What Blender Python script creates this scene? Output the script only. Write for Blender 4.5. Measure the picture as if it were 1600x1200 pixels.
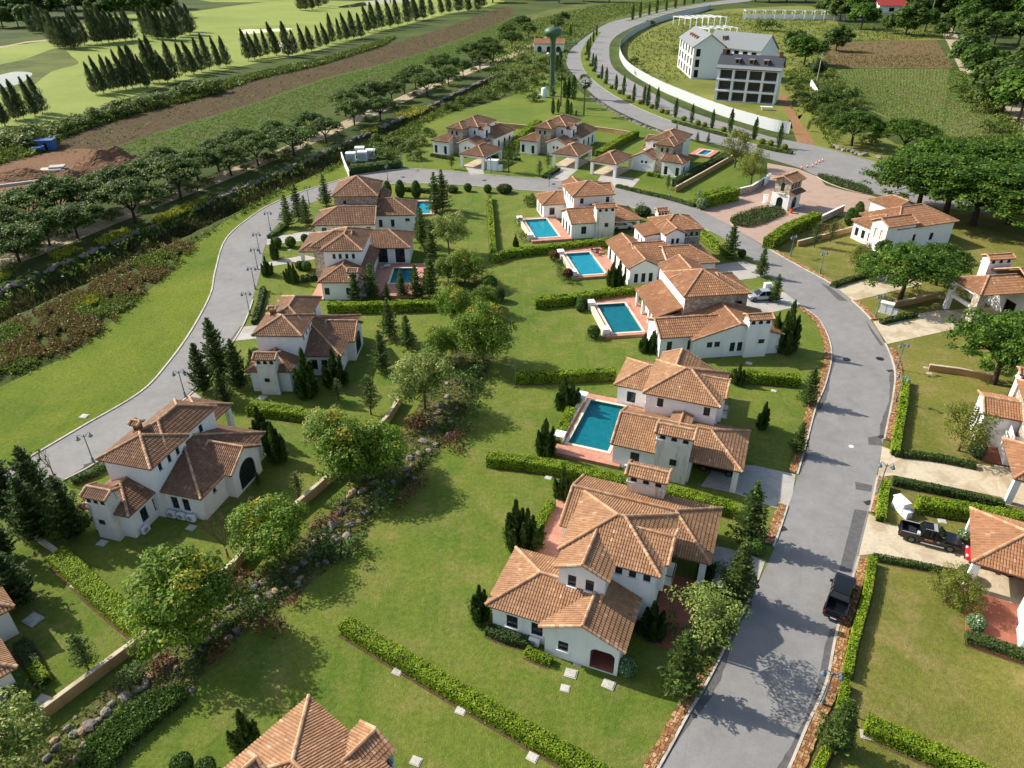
import bpy, math, random
import numpy as np
from mathutils import Vector, Matrix

for _o in list(bpy.data.objects):
    bpy.data.objects.remove(_o)
R = random.Random(7)
NR = np.random.default_rng(7)
SC = bpy.context.scene
COL = SC.collection

# ---------------------------------------------------------------- camera
CAM_H = 50.0
PITCH = math.radians(31.4)
FPX = 1130.0            # focal length in pixels of the 1600 px wide photograph
cam = bpy.data.cameras.new('camera')
cam.sensor_width = 36.0
cam.lens = 36.0 * FPX / 1600.0
cam.clip_start = 0.5
cam.clip_end = 6000
camo = bpy.data.objects.new('camera', cam)
COL.objects.link(camo)
camo.location = (0, 0, CAM_H)
camo.rotation_euler = (math.pi / 2 - PITCH, 0, 0)
SC.camera = camo

# ---------------------------------------------------------------- sky, sun, exposure
SUN_AZ = math.radians(155.0)      # direction towards the sun, from +x
SUN_EL = math.radians(37.5)
world = bpy.data.worlds.new('World')
SC.world = world
world.use_nodes = True
_n = world.node_tree.nodes
_bg = _n['Background']
_sky = _n.new('ShaderNodeTexSky')
_sky.sky_type = 'NISHITA'
_sky.sun_disc = False
_sky.sun_elevation = SUN_EL
_sky.sun_rotation = math.pi / 2 - SUN_AZ
_sky.air_density = 1.2
_sky.dust_density = 2.0
world.node_tree.links.new(_sky.outputs[0], _bg.inputs[0])
_bg.inputs[1].default_value = 0.125
sl = bpy.data.lights.new('sun', 'SUN')
sl.energy = 4.8
sl.angle = math.radians(0.55)
sl.color = (1.0, 0.935, 0.83)
so = bpy.data.objects.new('sun', sl)
COL.objects.link(so)
_sd = Vector((math.cos(SUN_AZ) * math.cos(SUN_EL), math.sin(SUN_AZ) * math.cos(SUN_EL), math.sin(SUN_EL)))
so.rotation_euler = _sd.to_track_quat('Z', 'Y').to_euler()
so.location = (-100, 60, 150)
SC.view_settings.view_transform = 'Standard'
SC.view_settings.look = 'None'
SC.view_settings.gamma = 1
SC.view_settings.exposure = 0.48
SC.render.engine = 'CYCLES'
SC.cycles.max_bounces = 6
SC.cycles.diffuse_bounces = 3
SC.cycles.glossy_bounces = 3
SC.cycles.transmission_bounces = 4
SC.cycles.transparent_max_bounces = 6

# ---------------------------------------------------------------- surveying helpers
_cp, _sp = math.cos(PITCH), math.sin(PITCH)
def G(px, py, z=0.0):
    """ground (or height z) point seen at a pixel of the 1600x1200 photograph"""
    u = (px - 800) / FPX
    v = (py - 600) / FPX
    dz = -_sp - v * _cp
    t = (z - CAM_H) / dz
    return Vector((u * t, (_cp - v * _sp) * t, z))
def GL(pts, z=0.0):
    return [G(p[0], p[1], z) for p in pts]
def row_of(p):
    y, z = p[1], p[2] - CAM_H
    return 600 + FPX * (-y * _sp - z * _cp) / (y * _cp - z * _sp)
def height_at(px, py, top):
    b = G(px, py)
    lo, hi = 0.0, 45.0
    for _ in range(40):
        m = (lo + hi) / 2
        if row_of((b.x, b.y, m)) > top: lo = m
        else: hi = m
    return lo

# ---------------------------------------------------------------- object helpers
def tag(o, label=None, cat=None, group=None, kind=None):
    if label: o['label'] = label
    if cat: o['category'] = cat
    if group: o['group'] = group
    if kind: o['kind'] = kind
    return o
def link(name, me, parent=None, loc=None, rz=None):
    o = bpy.data.objects.new(name, me)
    COL.objects.link(o)
    if parent: o.parent = parent
    if loc is not None: o.location = loc
    if rz is not None: o.rotation_euler = (0, 0, rz)
    return o
def empty(name, loc=(0, 0, 0), rz=0.0, s=1.0):
    o = bpy.data.objects.new(name, None)
    COL.objects.link(o)
    o.location = loc
    o.rotation_euler = (0, 0, rz)
    o.scale = (s, s, s) if not isinstance(s, tuple) else s
    o.empty_display_size = 0.3
    return o
ORD = ['first', 'second', 'third', 'fourth', 'fifth', 'sixth', 'seventh', 'eighth', 'ninth', 'tenth', 'eleventh', 'twelfth',
       'thirteenth', 'fourteenth', 'fifteenth', 'sixteenth', 'seventeenth', 'eighteenth', 'nineteenth', 'twentieth']
_TEN = {2: 'twenty', 3: 'thirty', 4: 'forty', 5: 'fifty', 6: 'sixty', 7: 'seventy', 8: 'eighty', 9: 'ninety'}
def nth(i):
    i += 1
    if i <= 20: return ORD[i - 1]
    if i >= 100:
        if i == 100: return 'hundredth'
        return 'hundred-' + nth(i - 101)
    t, u = divmod(i, 10)
    return (_TEN[t][:-1] + 'ieth') if u == 0 else _TEN[t] + '-' + ORD[u - 1]

class MB:
    """collects faces; every face can carry a material slot and a tint"""
    def __init__(self):
        self.v, self.f, self.m, self.t = [], [], [], []
    def face(self, pts, m=0, t=0.5):
        i = len(self.v)
        self.v.extend([tuple(p) for p in pts])
        self.f.append(tuple(range(i, i + len(pts))))
        self.m.append(m); self.t.append(t)
    def box(self, x0, x1, y0, y1, z0, z1, m=0, t=0.5, X=None, bottom=True):
        c = [(x0, y0, z0), (x1, y0, z0), (x1, y1, z0), (x0, y1, z0), (x0, y0, z1), (x1, y0, z1), (x1, y1, z1), (x0, y1, z1)]
        if X: c = [X(*p) for p in c]
        i = len(self.v)
        self.v.extend([tuple(p) for p in c])
        fs = [(0, 1, 5, 4), (1, 2, 6, 5), (2, 3, 7, 6), (3, 0, 4, 7), (4, 5, 6, 7)]
        if bottom: fs.append((3, 2, 1, 0))
        for q in fs:
            self.f.append(tuple(i + k for k in q)); self.m.append(m); self.t.append(t)
    def tube(self, p0, p1, r0, r1, n=6, m=0, t=0.5, cap=True):
        p0, p1 = Vector(p0), Vector(p1)
        d = (p1 - p0)
        if d.length < 1e-6: return
        d.normalize()
        a = d.orthogonal().normalized()
        b = d.cross(a)
        i = len(self.v)
        for (p, r) in ((p0, r0), (p1, r1)):
            for k in range(n):
                an = 2 * math.pi * k / n
                self.v.append(tuple(p + a * (r * math.cos(an)) + b * (r * math.sin(an))))
        for k in range(n):
            k2 = (k + 1) % n
            self.f.append((i + k, i + k2, i + n + k2, i + n + k)); self.m.append(m); self.t.append(t)
        if cap:
            self.f.append(tuple(i + n + k for k in range(n))); self.m.append(m); self.t.append(t)
            self.f.append(tuple(i + n - 1 - k for k in range(n))); self.m.append(m); self.t.append(t)
    def lathe(self, prof, n=12, c=(0, 0, 0), m=0, t=0.5):
        i = len(self.v)
        for (r, z) in prof:
            for k in range(n):
                an = 2 * math.pi * k / n
                self.v.append((c[0] + r * math.cos(an), c[1] + r * math.sin(an), c[2] + z))
        for j in range(len(prof) - 1):
            for k in range(n):
                k2 = (k + 1) % n
                self.f.append((i + j * n + k, i + j * n + k2, i + (j + 1) * n + k2, i + (j + 1) * n + k)); self.m.append(m); self.t.append(t)
        self.f.append(tuple(i + (len(prof) - 1) * n + k for k in range(n))); self.m.append(m); self.t.append(t)
    def mesh(self, name, mats, smooth=False):
        me = bpy.data.meshes.new(name)
        me.from_pydata(self.v, [], self.f)
        for mt in (mats if isinstance(mats, (list, tuple)) else [mats]):
            me.materials.append(mt)
        if any(self.m): me.polygons.foreach_set('material_index', self.m)
        at = me.attributes.new('tint', 'FLOAT', 'FACE')
        at.data.foreach_set('value', self.t)
        if smooth: me.polygons.foreach_set('use_smooth', [True] * len(self.f))
        me.update()
        return me
    def build(self, name, mats, parent=None, smooth=False, loc=None, rz=None):
        return link(name, self.mesh(name, mats, smooth), parent, loc, rz)

def quads_mesh(name, V, mat, tint):
    """V (n,4,3) -> mesh of n loose quads with a tint per face"""
    n = V.shape[0]
    me = bpy.data.meshes.new(name)
    me.vertices.add(4 * n)
    me.vertices.foreach_set('co', V.reshape(-1).astype(np.float32))
    me.loops.add(4 * n)
    me.loops.foreach_set('vertex_index', np.arange(4 * n, dtype=np.int32))
    me.polygons.add(n)
    me.polygons.foreach_set('loop_start', np.arange(0, 4 * n, 4, dtype=np.int32))
    me.polygons.foreach_set('loop_total', np.full(n, 4, dtype=np.int32))
    me.materials.append(mat)
    at = me.attributes.new('tint', 'FLOAT', 'FACE')
    at.data.foreach_set('value', tint.astype(np.float32))
    me.update(calc_edges=True)
    me.validate()
    return me
def leaves(P, N, size, aspect=0.55, rng=NR, jitter=0.35):
    """leaf diamonds at P with rough normals N"""
    n = len(P)
    N = N + rng.normal(0, jitter, (n, 3))
    N /= np.linalg.norm(N, axis=1, keepdims=True) + 1e-9
    A = rng.normal(0, 1, (n, 3))
    T = np.cross(N, A); T /= np.linalg.norm(T, axis=1, keepdims=True) + 1e-9
    B = np.cross(N, T)
    s = (size * rng.uniform(0.7, 1.3, n))[:, None]
    a = (aspect * rng.uniform(0.8, 1.2, n))[:, None]
    return np.stack([P + T * s, P + B * s * a, P - T * s, P - B * s * a], axis=1)
def sph(n, rng=NR):
    d = rng.normal(0, 1, (n, 3))
    return d / np.linalg.norm(d, axis=1, keepdims=True)
# ---------------------------------------------------------------- materials
def S(r, g, b):
    f = lambda c: (c / 255 / 12.92) if c <= 10 else ((c / 255 + 0.055) / 1.055) ** 2.4
    return (f(r), f(g), f(b), 1.0)
class NT:
    def __init__(self, name):
        self.mat = bpy.data.materials.new(name)
        self.mat.use_nodes = True
        self.t = self.mat.node_tree
        self.n = self.t.nodes
        self.p = self.n['Principled BSDF']
        self.out = self.n['Material Output']
        self._c = None
    def new(self, typ, **k):
        nd = self.n.new(typ)
        for a, b in k.items(): setattr(nd, a, b)
        return nd
    def l(self, a, b): self.t.links.new(a, b)
    def coord(self, kind='Object'):
        if self._c is None: self._c = self.new('ShaderNodeTexCoord')
        return self._c.outputs[kind]
    def pos(self):
        return self.new('ShaderNodeNewGeometry').outputs['Position']
    def noise(self, scale, vec=None, detail=4, rough=0.55, stretch=None, dist=0.0, rot=None):
        nz = self.new('ShaderNodeTexNoise')
        nz.inputs['Scale'].default_value = scale
        nz.inputs['Detail'].default_value = detail
        nz.inputs['Roughness'].default_value = rough
        nz.inputs['Distortion'].default_value = dist
        v = vec if vec is not None else self.pos()
        if stretch:
            mp = self.new('ShaderNodeMapping')
            mp.inputs['Scale'].default_value = stretch
            if rot is not None: mp.inputs['Rotation'].default_value = (0, 0, rot)
            self.l(v, mp.inputs[0]); v = mp.outputs[0]
        self.l(v, nz.inputs['Vector'])
        return nz.outputs['Fac']
    def ramp(self, fac, stops, interp='LINEAR'):
        r = self.new('ShaderNodeValToRGB')
        r.color_ramp.interpolation = interp
        el = r.color_ramp.elements
        while len(el) < len(stops): el.new(0.5)
        for e, (p, c) in zip(el, stops):
            e.position = p
            e.color = c if isinstance(c, (tuple, list)) else (c, c, c, 1)
        self.l(fac, r.inputs[0])
        return r.outputs[0]
    def mix(self, fac, a, b, mode='MIX'):
        m = self.new('ShaderNodeMix', data_type='RGBA', blend_type=mode)
        for s, v in ((m.inputs[0], fac), (m.inputs[6], a), (m.inputs[7], b)):
            if hasattr(v, 'links') or hasattr(v, 'is_linked'): self.l(v, s)
            else: s.default_value = v
        return m.outputs[2]
    def math(self, op, a, b=0.5):
        m = self.new('ShaderNodeMath', operation=op)
        for s, v in ((m.inputs[0], a), (m.inputs[1], b)):
            if hasattr(v, 'is_linked'): self.l(v, s)
            else: s.default_value = v
        return m.outputs[0]
    def attr(self, name='tint'):
        a = self.new('ShaderNodeAttribute'); a.attribute_name = name
        return a.outputs['Fac']
    def base(self, c, rough=0.8, spec=0.3, metal=0.0):
        if hasattr(c, 'is_linked'): self.l(c, self.p.inputs['Base Color'])
        else: self.p.inputs['Base Color'].default_value = c
        self.p.inputs['Roughness'].default_value = rough
        self.p.inputs['Specular IOR Level'].default_value = spec
        self.p.inputs['Metallic'].default_value = metal
        return self
    def bump(self, h, strength=0.5, dist=0.05):
        b = self.new('ShaderNodeBump')
        b.inputs['Strength'].default_value = strength
        b.inputs['Distance'].default_value = dist
        self.l(h, b.inputs['Height'])
        self.l(b.outputs[0], self.p.inputs['Normal'])
        return self

def plain(name, c, rough=0.7, spec=0.3, metal=0.0, var=0.12, scale=3.0):
    m = NT(name)
    f = m.noise(scale, detail=3)
    d = tuple(x * (1 - var) for x in c[:3]) + (1,)
    b = tuple(min(1, x * (1 + var)) for x in c[:3]) + (1,)
    m.base(m.ramp(f, [(0.3, d), (0.7, b)]), rough, spec, metal)
    return m.mat

def leafmat(name, dark, mid, light, alt=None, trans=0.28, var=0.25):
    """foliage: tint 0..1 picks the leaf's own colour; alt is for flowers and young shoots (tint above 0.9)"""
    m = NT(name)
    st = [(0.0, dark), (0.45, mid), (0.88, light)]
    if alt is not None: st += [(0.9, alt), (1.0, alt)]
    c = m.ramp(m.attr(), st)
    oi = m.new('ShaderNodeObjectInfo')
    hs = m.new('ShaderNodeHueSaturation')
    mr = m.new('ShaderNodeMapRange')
    mr.inputs[3].default_value = 1 - var; mr.inputs[4].default_value = 1 + var
    m.l(oi.outputs['Random'], mr.inputs[0])
    m.l(mr.outputs[0], hs.inputs['Value'])
    m.l(c, hs.inputs['Color'])
    dif = m.new('ShaderNodeBsdfPrincipled')
    dif.inputs['Roughness'].default_value = 0.55
    dif.inputs['Specular IOR Level'].default_value = 0.25
    tr = m.new('ShaderNodeBsdfTranslucent')
    mx = m.new('ShaderNodeMixShader'); mx.inputs[0].default_value = trans
    m.l(hs.outputs[0], dif.inputs['Base Color'])
    m.l(hs.outputs[0], tr.inputs[0])
    m.l(dif.outputs[0], mx.inputs[1]); m.l(tr.outputs[0], mx.inputs[2])
    m.l(mx.outputs[0], m.out.inputs[0])
    m.n.remove(m.p)
    return m.mat

def lawnmat(name, g1, g2, dry, dryamt=0.5, stripes=0.0, sdir=0.0, patch=0.055):
    m = NT(name)
    big = m.noise(patch, detail=5, rough=0.6, dist=0.6)
    fine = m.noise(2.2, detail=6, rough=0.75)
    vf = m.noise(9.0, detail=3, rough=0.8)
    mid = m.noise(0.28, detail=4, rough=0.6)
    c = m.mix(m.ramp(big, [(0.36, 0.0), (0.64, 1.0)]), g1, g2)
    dm = m.math('MULTIPLY', m.ramp(mid, [(0.47, 0.0), (0.72, 1.0)]), dryamt)
    c = m.mix(dm, c, dry)
    sp = m.math('MULTIPLY', m.ramp(m.noise(0.9, detail=6, rough=0.7), [(0.55, 0.0), (0.75, 1.0)]), dryamt * 0.6)
    c = m.mix(sp, c, dry)
    if stripes:
        st = m.noise(0.5, detail=2, stretch=(1.0, 0.08, 1.0), rot=sdir)
        c = m.mix(m.math('MULTIPLY', m.ramp(st, [(0.42, 0.0), (0.6, 1.0)]), stripes), c, g2)
    wear = m.noise(0.11, detail=8, rough=0.75, dist=1.2)
    c = m.mix(m.math('MULTIPLY', m.ramp(wear, [(0.56, 0.0), (0.68, 1.0)]), dryamt * 0.9), c, tuple(x * 1.05 for x in dry[:3]) + (1,))
    c = m.mix(m.math('MULTIPLY', m.ramp(wear, [(0.3, 1.0), (0.42, 0.0)]), 0.32), c, tuple(x * 0.72 for x in g1[:3]) + (1,))
    c = m.mix(0.75, c, m.ramp(fine, [(0.25, (0.48, 0.5, 0.46, 1)), (0.75, (1.4, 1.4, 1.3, 1))]), 'MULTIPLY')
    c = m.mix(0.5, c, m.ramp(vf, [(0.3, (0.55, 0.55, 0.55, 1)), (0.7, (1.4, 1.4, 1.4, 1))]), 'MULTIPLY')
    m.base(c, 0.9, 0.15)
    m.bump(m.math('ADD', fine, vf), 0.9, 0.12)
    return m.mat

M = {}
M['lawn'] = lawnmat('lawn', S(84, 110, 36), S(112, 124, 50), S(146, 132, 82), 0.6, 0.5, 0.6)
M['lawn_east'] = lawnmat('lawn_east', S(100, 108, 44), S(126, 124, 58), S(152, 132, 88), 0.7)
M['lawn_west'] = lawnmat('lawn_west', S(82, 106, 24), S(112, 124, 34), S(130, 126, 58), 0.3, 0.3, 0.9)
M['lawn_top'] = lawnmat('lawn_top', S(88, 110, 38), S(112, 124, 46), S(128, 126, 66), 0.35)
M['fairway'] = lawnmat('fairway', S(122, 138, 64), S(144, 154, 78), S(156, 154, 94), 0.3, patch=0.015)
M['meadow'] = lawnmat('meadow', S(100, 110, 44), S(128, 132, 62), S(140, 124, 76), 0.6, patch=0.03)
M['scrub'] = lawnmat('scrub', S(48, 66, 26), S(78, 94, 38), S(96, 90, 54), 0.6, patch=0.03)
M['rough'] = lawnmat('rough', S(66, 84, 34), S(98, 110, 48), S(120, 106, 66), 0.7, patch=0.04)

def soilmat(name, a, b, c, furrow=None, rot=0.0, green=None, greenamt=0.0):
    m = NT(name)
    n1 = m.noise(0.12, detail=6, rough=0.7)
    n2 = m.noise(1.4, detail=6, rough=0.75)
    col = m.mix(m.ramp(n1, [(0.35, 0.0), (0.65, 1.0)]), a, b)
    col = m.mix(m.ramp(n2, [(0.4, 0.0), (0.75, 1.0)]), col, c)
    h = n2
    if furrow:
        w = m.noise(furrow, detail=3, stretch=(1.0, 0.06, 1.0), rot=rot)
        if green is not None:
            col = m.mix(m.math('MULTIPLY', m.ramp(w, [(0.42, 0.0), (0.55, 1.0)]), greenamt), col, green)
        h = m.math('ADD', n2, w)
    elif green is not None:
        w = m.noise(0.5, detail=6, rough=0.7)
        col = m.mix(m.math('MULTIPLY', m.ramp(w, [(0.45, 0.0), (0.6, 1.0)]), greenamt), col, green)
    m.base(col, 0.95, 0.1)
    m.bump(h, 0.9, 0.35)
    return m.mat
M['plough'] = soilmat('ploughed_soil', S(64, 46, 35), S(84, 64, 48), S(104, 86, 66), 0.9, 1.15, S(80, 90, 46), 0.25)
M['crop'] = soilmat('crop_soil', S(88, 74, 50), S(78, 82, 42), S(92, 92, 56), 0.9, 1.15, S(76, 104, 42), 0.75)
M['field'] = soilmat('field_soil', S(116, 98, 70), S(104, 92, 62), S(128, 112, 82), 0.8, 0.0, S(98, 124, 54), 0.6)
M['field_brown'] = soilmat('field_brown', S(112, 86, 62), S(98, 78, 54), S(126, 104, 76), 0.8, 1.57, S(100, 104, 54), 0.35)
M['site'] = soilmat('site_soil', S(122, 90, 66), S(100, 74, 54), S(148, 118, 92))
M['path'] = soilmat('dirt_path', S(178, 162, 134), S(158, 142, 116), S(192, 178, 152), green=S(120, 116, 76), greenamt=0.3)
M['redpath'] = soilmat('red_dirt', S(150, 108, 76), S(134, 96, 68), S(162, 126, 96), green=S(110, 112, 56), greenamt=0.3)
M['creek'] = soilmat('creek_soil', S(92, 84, 56), S(108, 98, 66), S(118, 112, 76), green=S(96, 110, 48), greenamt=0.9)
M['bedsoil'] = soilmat('bed_soil', S(84, 66, 50), S(96, 78, 58), S(110, 92, 70))
M['sand'] = plain('bunker_sand', S(214, 200, 174), 0.95, 0.1, var=0.06)

def asphalt():
    m = NT('asphalt')
    n1 = m.noise(0.13, detail=6, rough=0.65, dist=0.4)
    n2 = m.noise(14.0, detail=3, rough=0.8)
    n3 = m.noise(0.7, detail=6, rough=0.7)
    c = m.ramp(n1, [(0.3, S(122, 120, 118)), (0.7, S(140, 138, 135))])
    c = m.mix(0.3, c, m.ramp(n3, [(0.3, S(104, 102, 100)), (0.7, S(150, 148, 145))]))
    c = m.mix(0.35, c, m.ramp(n2, [(0.3, (0.55, 0.55, 0.55, 1)), (0.7, (1.4, 1.4, 1.4, 1))]), 'MULTIPLY')
    st = m.noise(0.35, detail=7, rough=0.75, dist=2.0)
    c = m.mix(m.ramp(st, [(0.6, 0.0), (0.7, 0.35)]), c, S(92, 90, 88))
    vo = m.new('ShaderNodeTexVoronoi'); vo.feature = 'DISTANCE_TO_EDGE'; vo.inputs['Scale'].default_value = 0.16
    nw = m.new('ShaderNodeTexNoise'); nw.inputs['Scale'].default_value = 0.8; nw.inputs['Detail'].default_value = 5
    m.l(m.pos(), nw.inputs['Vector'])
    m.l(m.mix(0.12, m.pos(), nw.outputs['Color'], 'ADD'), vo.inputs['Vector'])
    c = m.mix(m.ramp(vo.outputs['Distance'], [(0.0, 0.2), (0.005, 0.0)]), c, S(84, 82, 80))
    m.base(c, 0.85, 0.25); m.bump(n2, 0.4, 0.01)
    return m.mat
M['asphalt'] = asphalt()
M['asphalt_dark'] = plain('asphalt_patch', S(92, 90, 90), 0.85, 0.25, var=0.2, scale=2)
def concrete(name, a, b, stain, amt=0.6):
    m = NT(name)
    n1 = m.noise(0.35, detail=6, rough=0.7, dist=0.7)
    n2 = m.noise(3.0, detail=5, rough=0.7)
    c = m.ramp(n2, [(0.3, a), (0.7, b)])
    c = m.mix(m.math('MULTIPLY', m.ramp(n1, [(0.48, 0.0), (0.62, 1.0)]), amt), c, stain)
    m.base(c, 0.85, 0.25); m.bump(n2, 0.3, 0.01)
    return m.mat
M['drive'] = concrete('driveway_concrete', S(182, 168, 142), S(200, 188, 164), S(152, 132, 100))
M['drive_grey'] = concrete('driveway_grey', S(160, 156, 148), S(180, 176, 168), S(134, 128, 118), 0.4)
M['kerb'] = concrete('kerb_concrete', S(176, 168, 152), S(198, 190, 176), S(130, 120, 104), 0.5)
M['lid'] = concrete('concrete_lid', S(176, 172, 160), S(200, 196, 186), S(140, 134, 122), 0.5)
M['pave'] = concrete('entrance_paving', S(158, 132, 116), S(176, 152, 136), S(140, 118, 104), 0.4)
M['paver'] = concrete('entrance_paver', S(166, 130, 110), S(184, 150, 132), S(146, 116, 100), 0.35)
def brickmat(name, a, b, mortar, sc, rough=0.8):
    m = NT(name)
    br = m.new('ShaderNodeTexBrick')
    br.inputs['Color1'].default_value = a; br.inputs['Color2'].default_value = b; br.inputs['Mortar'].default_value = mortar
    br.inputs['Scale'].default_value = sc; br.inputs['Mortar Size'].default_value = 0.02
    br.offset = 0.0
    br.inputs['Brick Width'].default_value = 0.5; br.inputs['Row Height'].default_value = 0.5
    m.l(m.coord(), br.inputs['Vector'])
    n1 = m.noise(0.8, detail=5)
    m.base(m.mix(0.5, br.outputs[0], m.ramp(n1, [(0.3, (0.7, 0.7, 0.7, 1)), (0.7, (1.2, 1.2, 1.2, 1))]), 'MULTIPLY'), rough, 0.3)
    return m.mat
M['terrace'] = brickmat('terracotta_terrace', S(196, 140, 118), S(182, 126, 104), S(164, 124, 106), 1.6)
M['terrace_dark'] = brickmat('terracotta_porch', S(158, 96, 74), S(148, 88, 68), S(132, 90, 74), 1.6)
def stucco(name, a, b, stain, amt):
    m = NT(name)
    n1 = m.noise(0.8, detail=5, rough=0.7)
    n2 = m.noise(1.6, detail=5, rough=0.7, stretch=(1, 1, 0.12))
    n3 = m.noise(12, detail=3)
    c = m.ramp(n1, [(0.3, a), (0.7, b)])
    c = m.mix(m.math('MULTIPLY', m.ramp(n2, [(0.52, 0.0), (0.75, 1.0)]), amt), c, stain)
    m.base(c, 0.88, 0.2); m.bump(n3, 0.25, 0.02)
    return m.mat
M['stucco'] = stucco('white_stucco', S(234, 232, 228), S(242, 240, 237), S(190, 184, 174), 0.35)
M['stucco_stain'] = stucco('stained_stucco', S(206, 200, 190), S(228, 222, 212), S(110, 100, 88), 0.75)
M['brownwall'] = stucco('ochre_wall', S(168, 130, 88), S(184, 146, 102), S(120, 92, 66), 0.6)
M['trimstone'] = stucco('stone_trim', S(206, 192, 168), S(220, 208, 188), S(168, 150, 124), 0.4)
def stonewall():
    m = NT('rubble_stone')
    vo = m.new('ShaderNodeTexVoronoi'); vo.inputs['Scale'].default_value = 3.2
    m.l(m.coord(), vo.inputs['Vector'])
    ve = m.new('ShaderNodeTexVoronoi'); ve.feature = 'DISTANCE_TO_EDGE'; ve.inputs['Scale'].default_value = 3.2
    m.l(m.coord(), ve.inputs['Vector'])
    sep = m.new('ShaderNodeSeparateColor'); m.l(vo.outputs['Color'], sep.inputs[0])
    c = m.ramp(sep.outputs[0], [(0.0, S(150, 138, 124)), (0.5, S(184, 168, 146)), (1.0, S(206, 194, 176))])
    e = m.ramp(ve.outputs['Distance'], [(0.0, 0.0), (0.07, 1.0)])
    m.base(m.mix(e, S(122, 112, 100), c), 0.9, 0.2); m.bump(e, 0.8, 0.05)
    return m.mat
M['stone'] = stonewall()
def tilemat(name, cols, wear):
    m = NT(name)
    c = m.ramp(m.attr(), cols)
    n = m.noise(0.45, detail=6, rough=0.7)
    c = m.mix(m.math('MULTIPLY', m.ramp(n, [(0.42, 0.0), (0.72, 1.0)]), 0.75), c, wear)
    n3 = m.noise(0.16, detail=7, rough=0.75, dist=1.0)
    c = m.mix(m.math('MULTIPLY', m.ramp(n3, [(0.52, 0.0), (0.7, 1.0)]), 0.3), c, tuple(x * 0.62 for x in wear[:3]) + (1,))
    n2 = m.noise(9, detail=4, rough=0.7)
    c = m.mix(0.6, c, m.ramp(n2, [(0.3, (0.72, 0.72, 0.72, 1)), (0.7, (1.2, 1.2, 1.2, 1))]), 'MULTIPLY')
    m.base(c, 0.8, 0.25)
    return m.mat
M['tile'] = tilemat('clay_tile', [(0.0, S(128, 94, 68)), (0.3, S(158, 118, 85)), (0.6, S(174, 134, 100)), (0.9, S(190, 153, 119)), (1.0, S(208, 180, 150))], S(142, 108, 82))
M['tile_dark'] = tilemat('aged_clay_tile', [(0.0, S(102, 75, 58)), (0.35, S(128, 96, 72)), (0.7, S(147, 112, 86)), (1.0, S(174, 144, 116))], S(108, 84, 68))
M['tile_red'] = tilemat('orange_clay_tile', [(0.0, S(132, 93, 66)), (0.4, S(158, 112, 80)), (0.75, S(174, 130, 94)), (1.0, S(196, 158, 124))], S(136, 102, 78))
M['ridge'] = tilemat('ridge_tile', [(0.0, S(172, 130, 98)), (0.5, S(188, 148, 114)), (1.0, S(204, 174, 142))], S(156, 118, 90))
M['fascia'] = plain('dark_fascia', S(134, 98, 74), 0.7)
M['frame'] = plain('dark_window_frame', S(44, 58, 54), 0.5)
M['frame_white'] = plain('white_frame', S(226, 224, 218), 0.5, var=0.04)
def glass(name, c):
    m = NT(name)
    m.base(c, 0.06, 0.6)
    return m.mat
M['glass'] = glass('window_glass', S(34, 40, 42))
M['glass_car'] = glass('car_glass', S(22, 26, 30))
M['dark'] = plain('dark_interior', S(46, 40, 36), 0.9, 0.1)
M['iron'] = plain('black_iron', S(34, 34, 36), 0.5, 0.4)
M['white'] = plain('white_paint', S(230, 232, 232), 0.5, var=0.05)
M['metalgrey'] = plain('grey_metal', S(150, 150, 150), 0.5, 0.4, var=0.1)
M['lampblue'] = plain('weathered_blue_paint', S(96, 116, 128), 0.5, 0.4)
M['lampglass'] = plain('lamp_glass', S(180, 196, 206), 0.25, 0.5, var=0.05)
M['bark'] = plain('bark', S(104, 88, 72), 0.95, 0.1, var=0.35, scale=6)
M['bark_dark'] = plain('dark_bark', S(70, 58, 48), 0.95, 0.1, var=0.35, scale=6)
def water(name, c, rough=0.05, bump=0.15, sc=1.6):
    m = NT(name)
    n1 = m.noise(sc, detail=4, rough=0.6, dist=1.0)
    m.base(m.ramp(n1, [(0.3, tuple(x * 0.92 for x in c[:3]) + (1,)), (0.7, tuple(min(1, x * 1.1) for x in c[:3]) + (1,))]), rough, 0.5)
    m.p.inputs['IOR'].default_value = 1.33
    m.bump(n1, bump, 0.06)
    return m.mat
M['pond'] = water('pond_water', S(70, 78, 66), 0.04, 0.05, 0.5)
def poolwater():
    m = NT('pool_water')
    n1 = m.noise(1.8, detail=3, dist=1.2)
    gl = m.new('ShaderNodeBsdfGlossy'); gl.inputs['Roughness'].default_value = 0.03
    tr = m.new('ShaderNodeBsdfTransparent'); tr.inputs[0].default_value = (0.42, 0.86, 0.92, 1)
    lw = m.new('ShaderNodeLayerWeight'); lw.inputs['Blend'].default_value = 0.5
    fr = m.new('ShaderNodeMath', operation='MULTIPLY_ADD'); fr.inputs[1].default_value = 0.22; fr.inputs[2].default_value = 0.0
    pw = m.new('ShaderNodeMath', operation='POWER'); pw.inputs[1].default_value = 3.0
    m.l(lw.outputs['Facing'], pw.inputs[0]); m.l(pw.outputs[0], fr.inputs[0])
    bp = m.new('ShaderNodeBump'); bp.inputs['Strength'].default_value = 0.25; bp.inputs['Distance'].default_value = 0.08
    m.l(n1, bp.inputs['Height']); m.l(bp.outputs[0], gl.inputs['Normal'])
    mx = m.new('ShaderNodeMixShader')
    m.l(fr.outputs[0], mx.inputs[0]); m.l(tr.outputs[0], mx.inputs[1]); m.l(gl.outputs[0], mx.inputs[2])
    m.l(mx.outputs[0], m.out.inputs[0]); m.n.remove(m.p)
    return m.mat
M['poolwater'] = poolwater()
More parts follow.
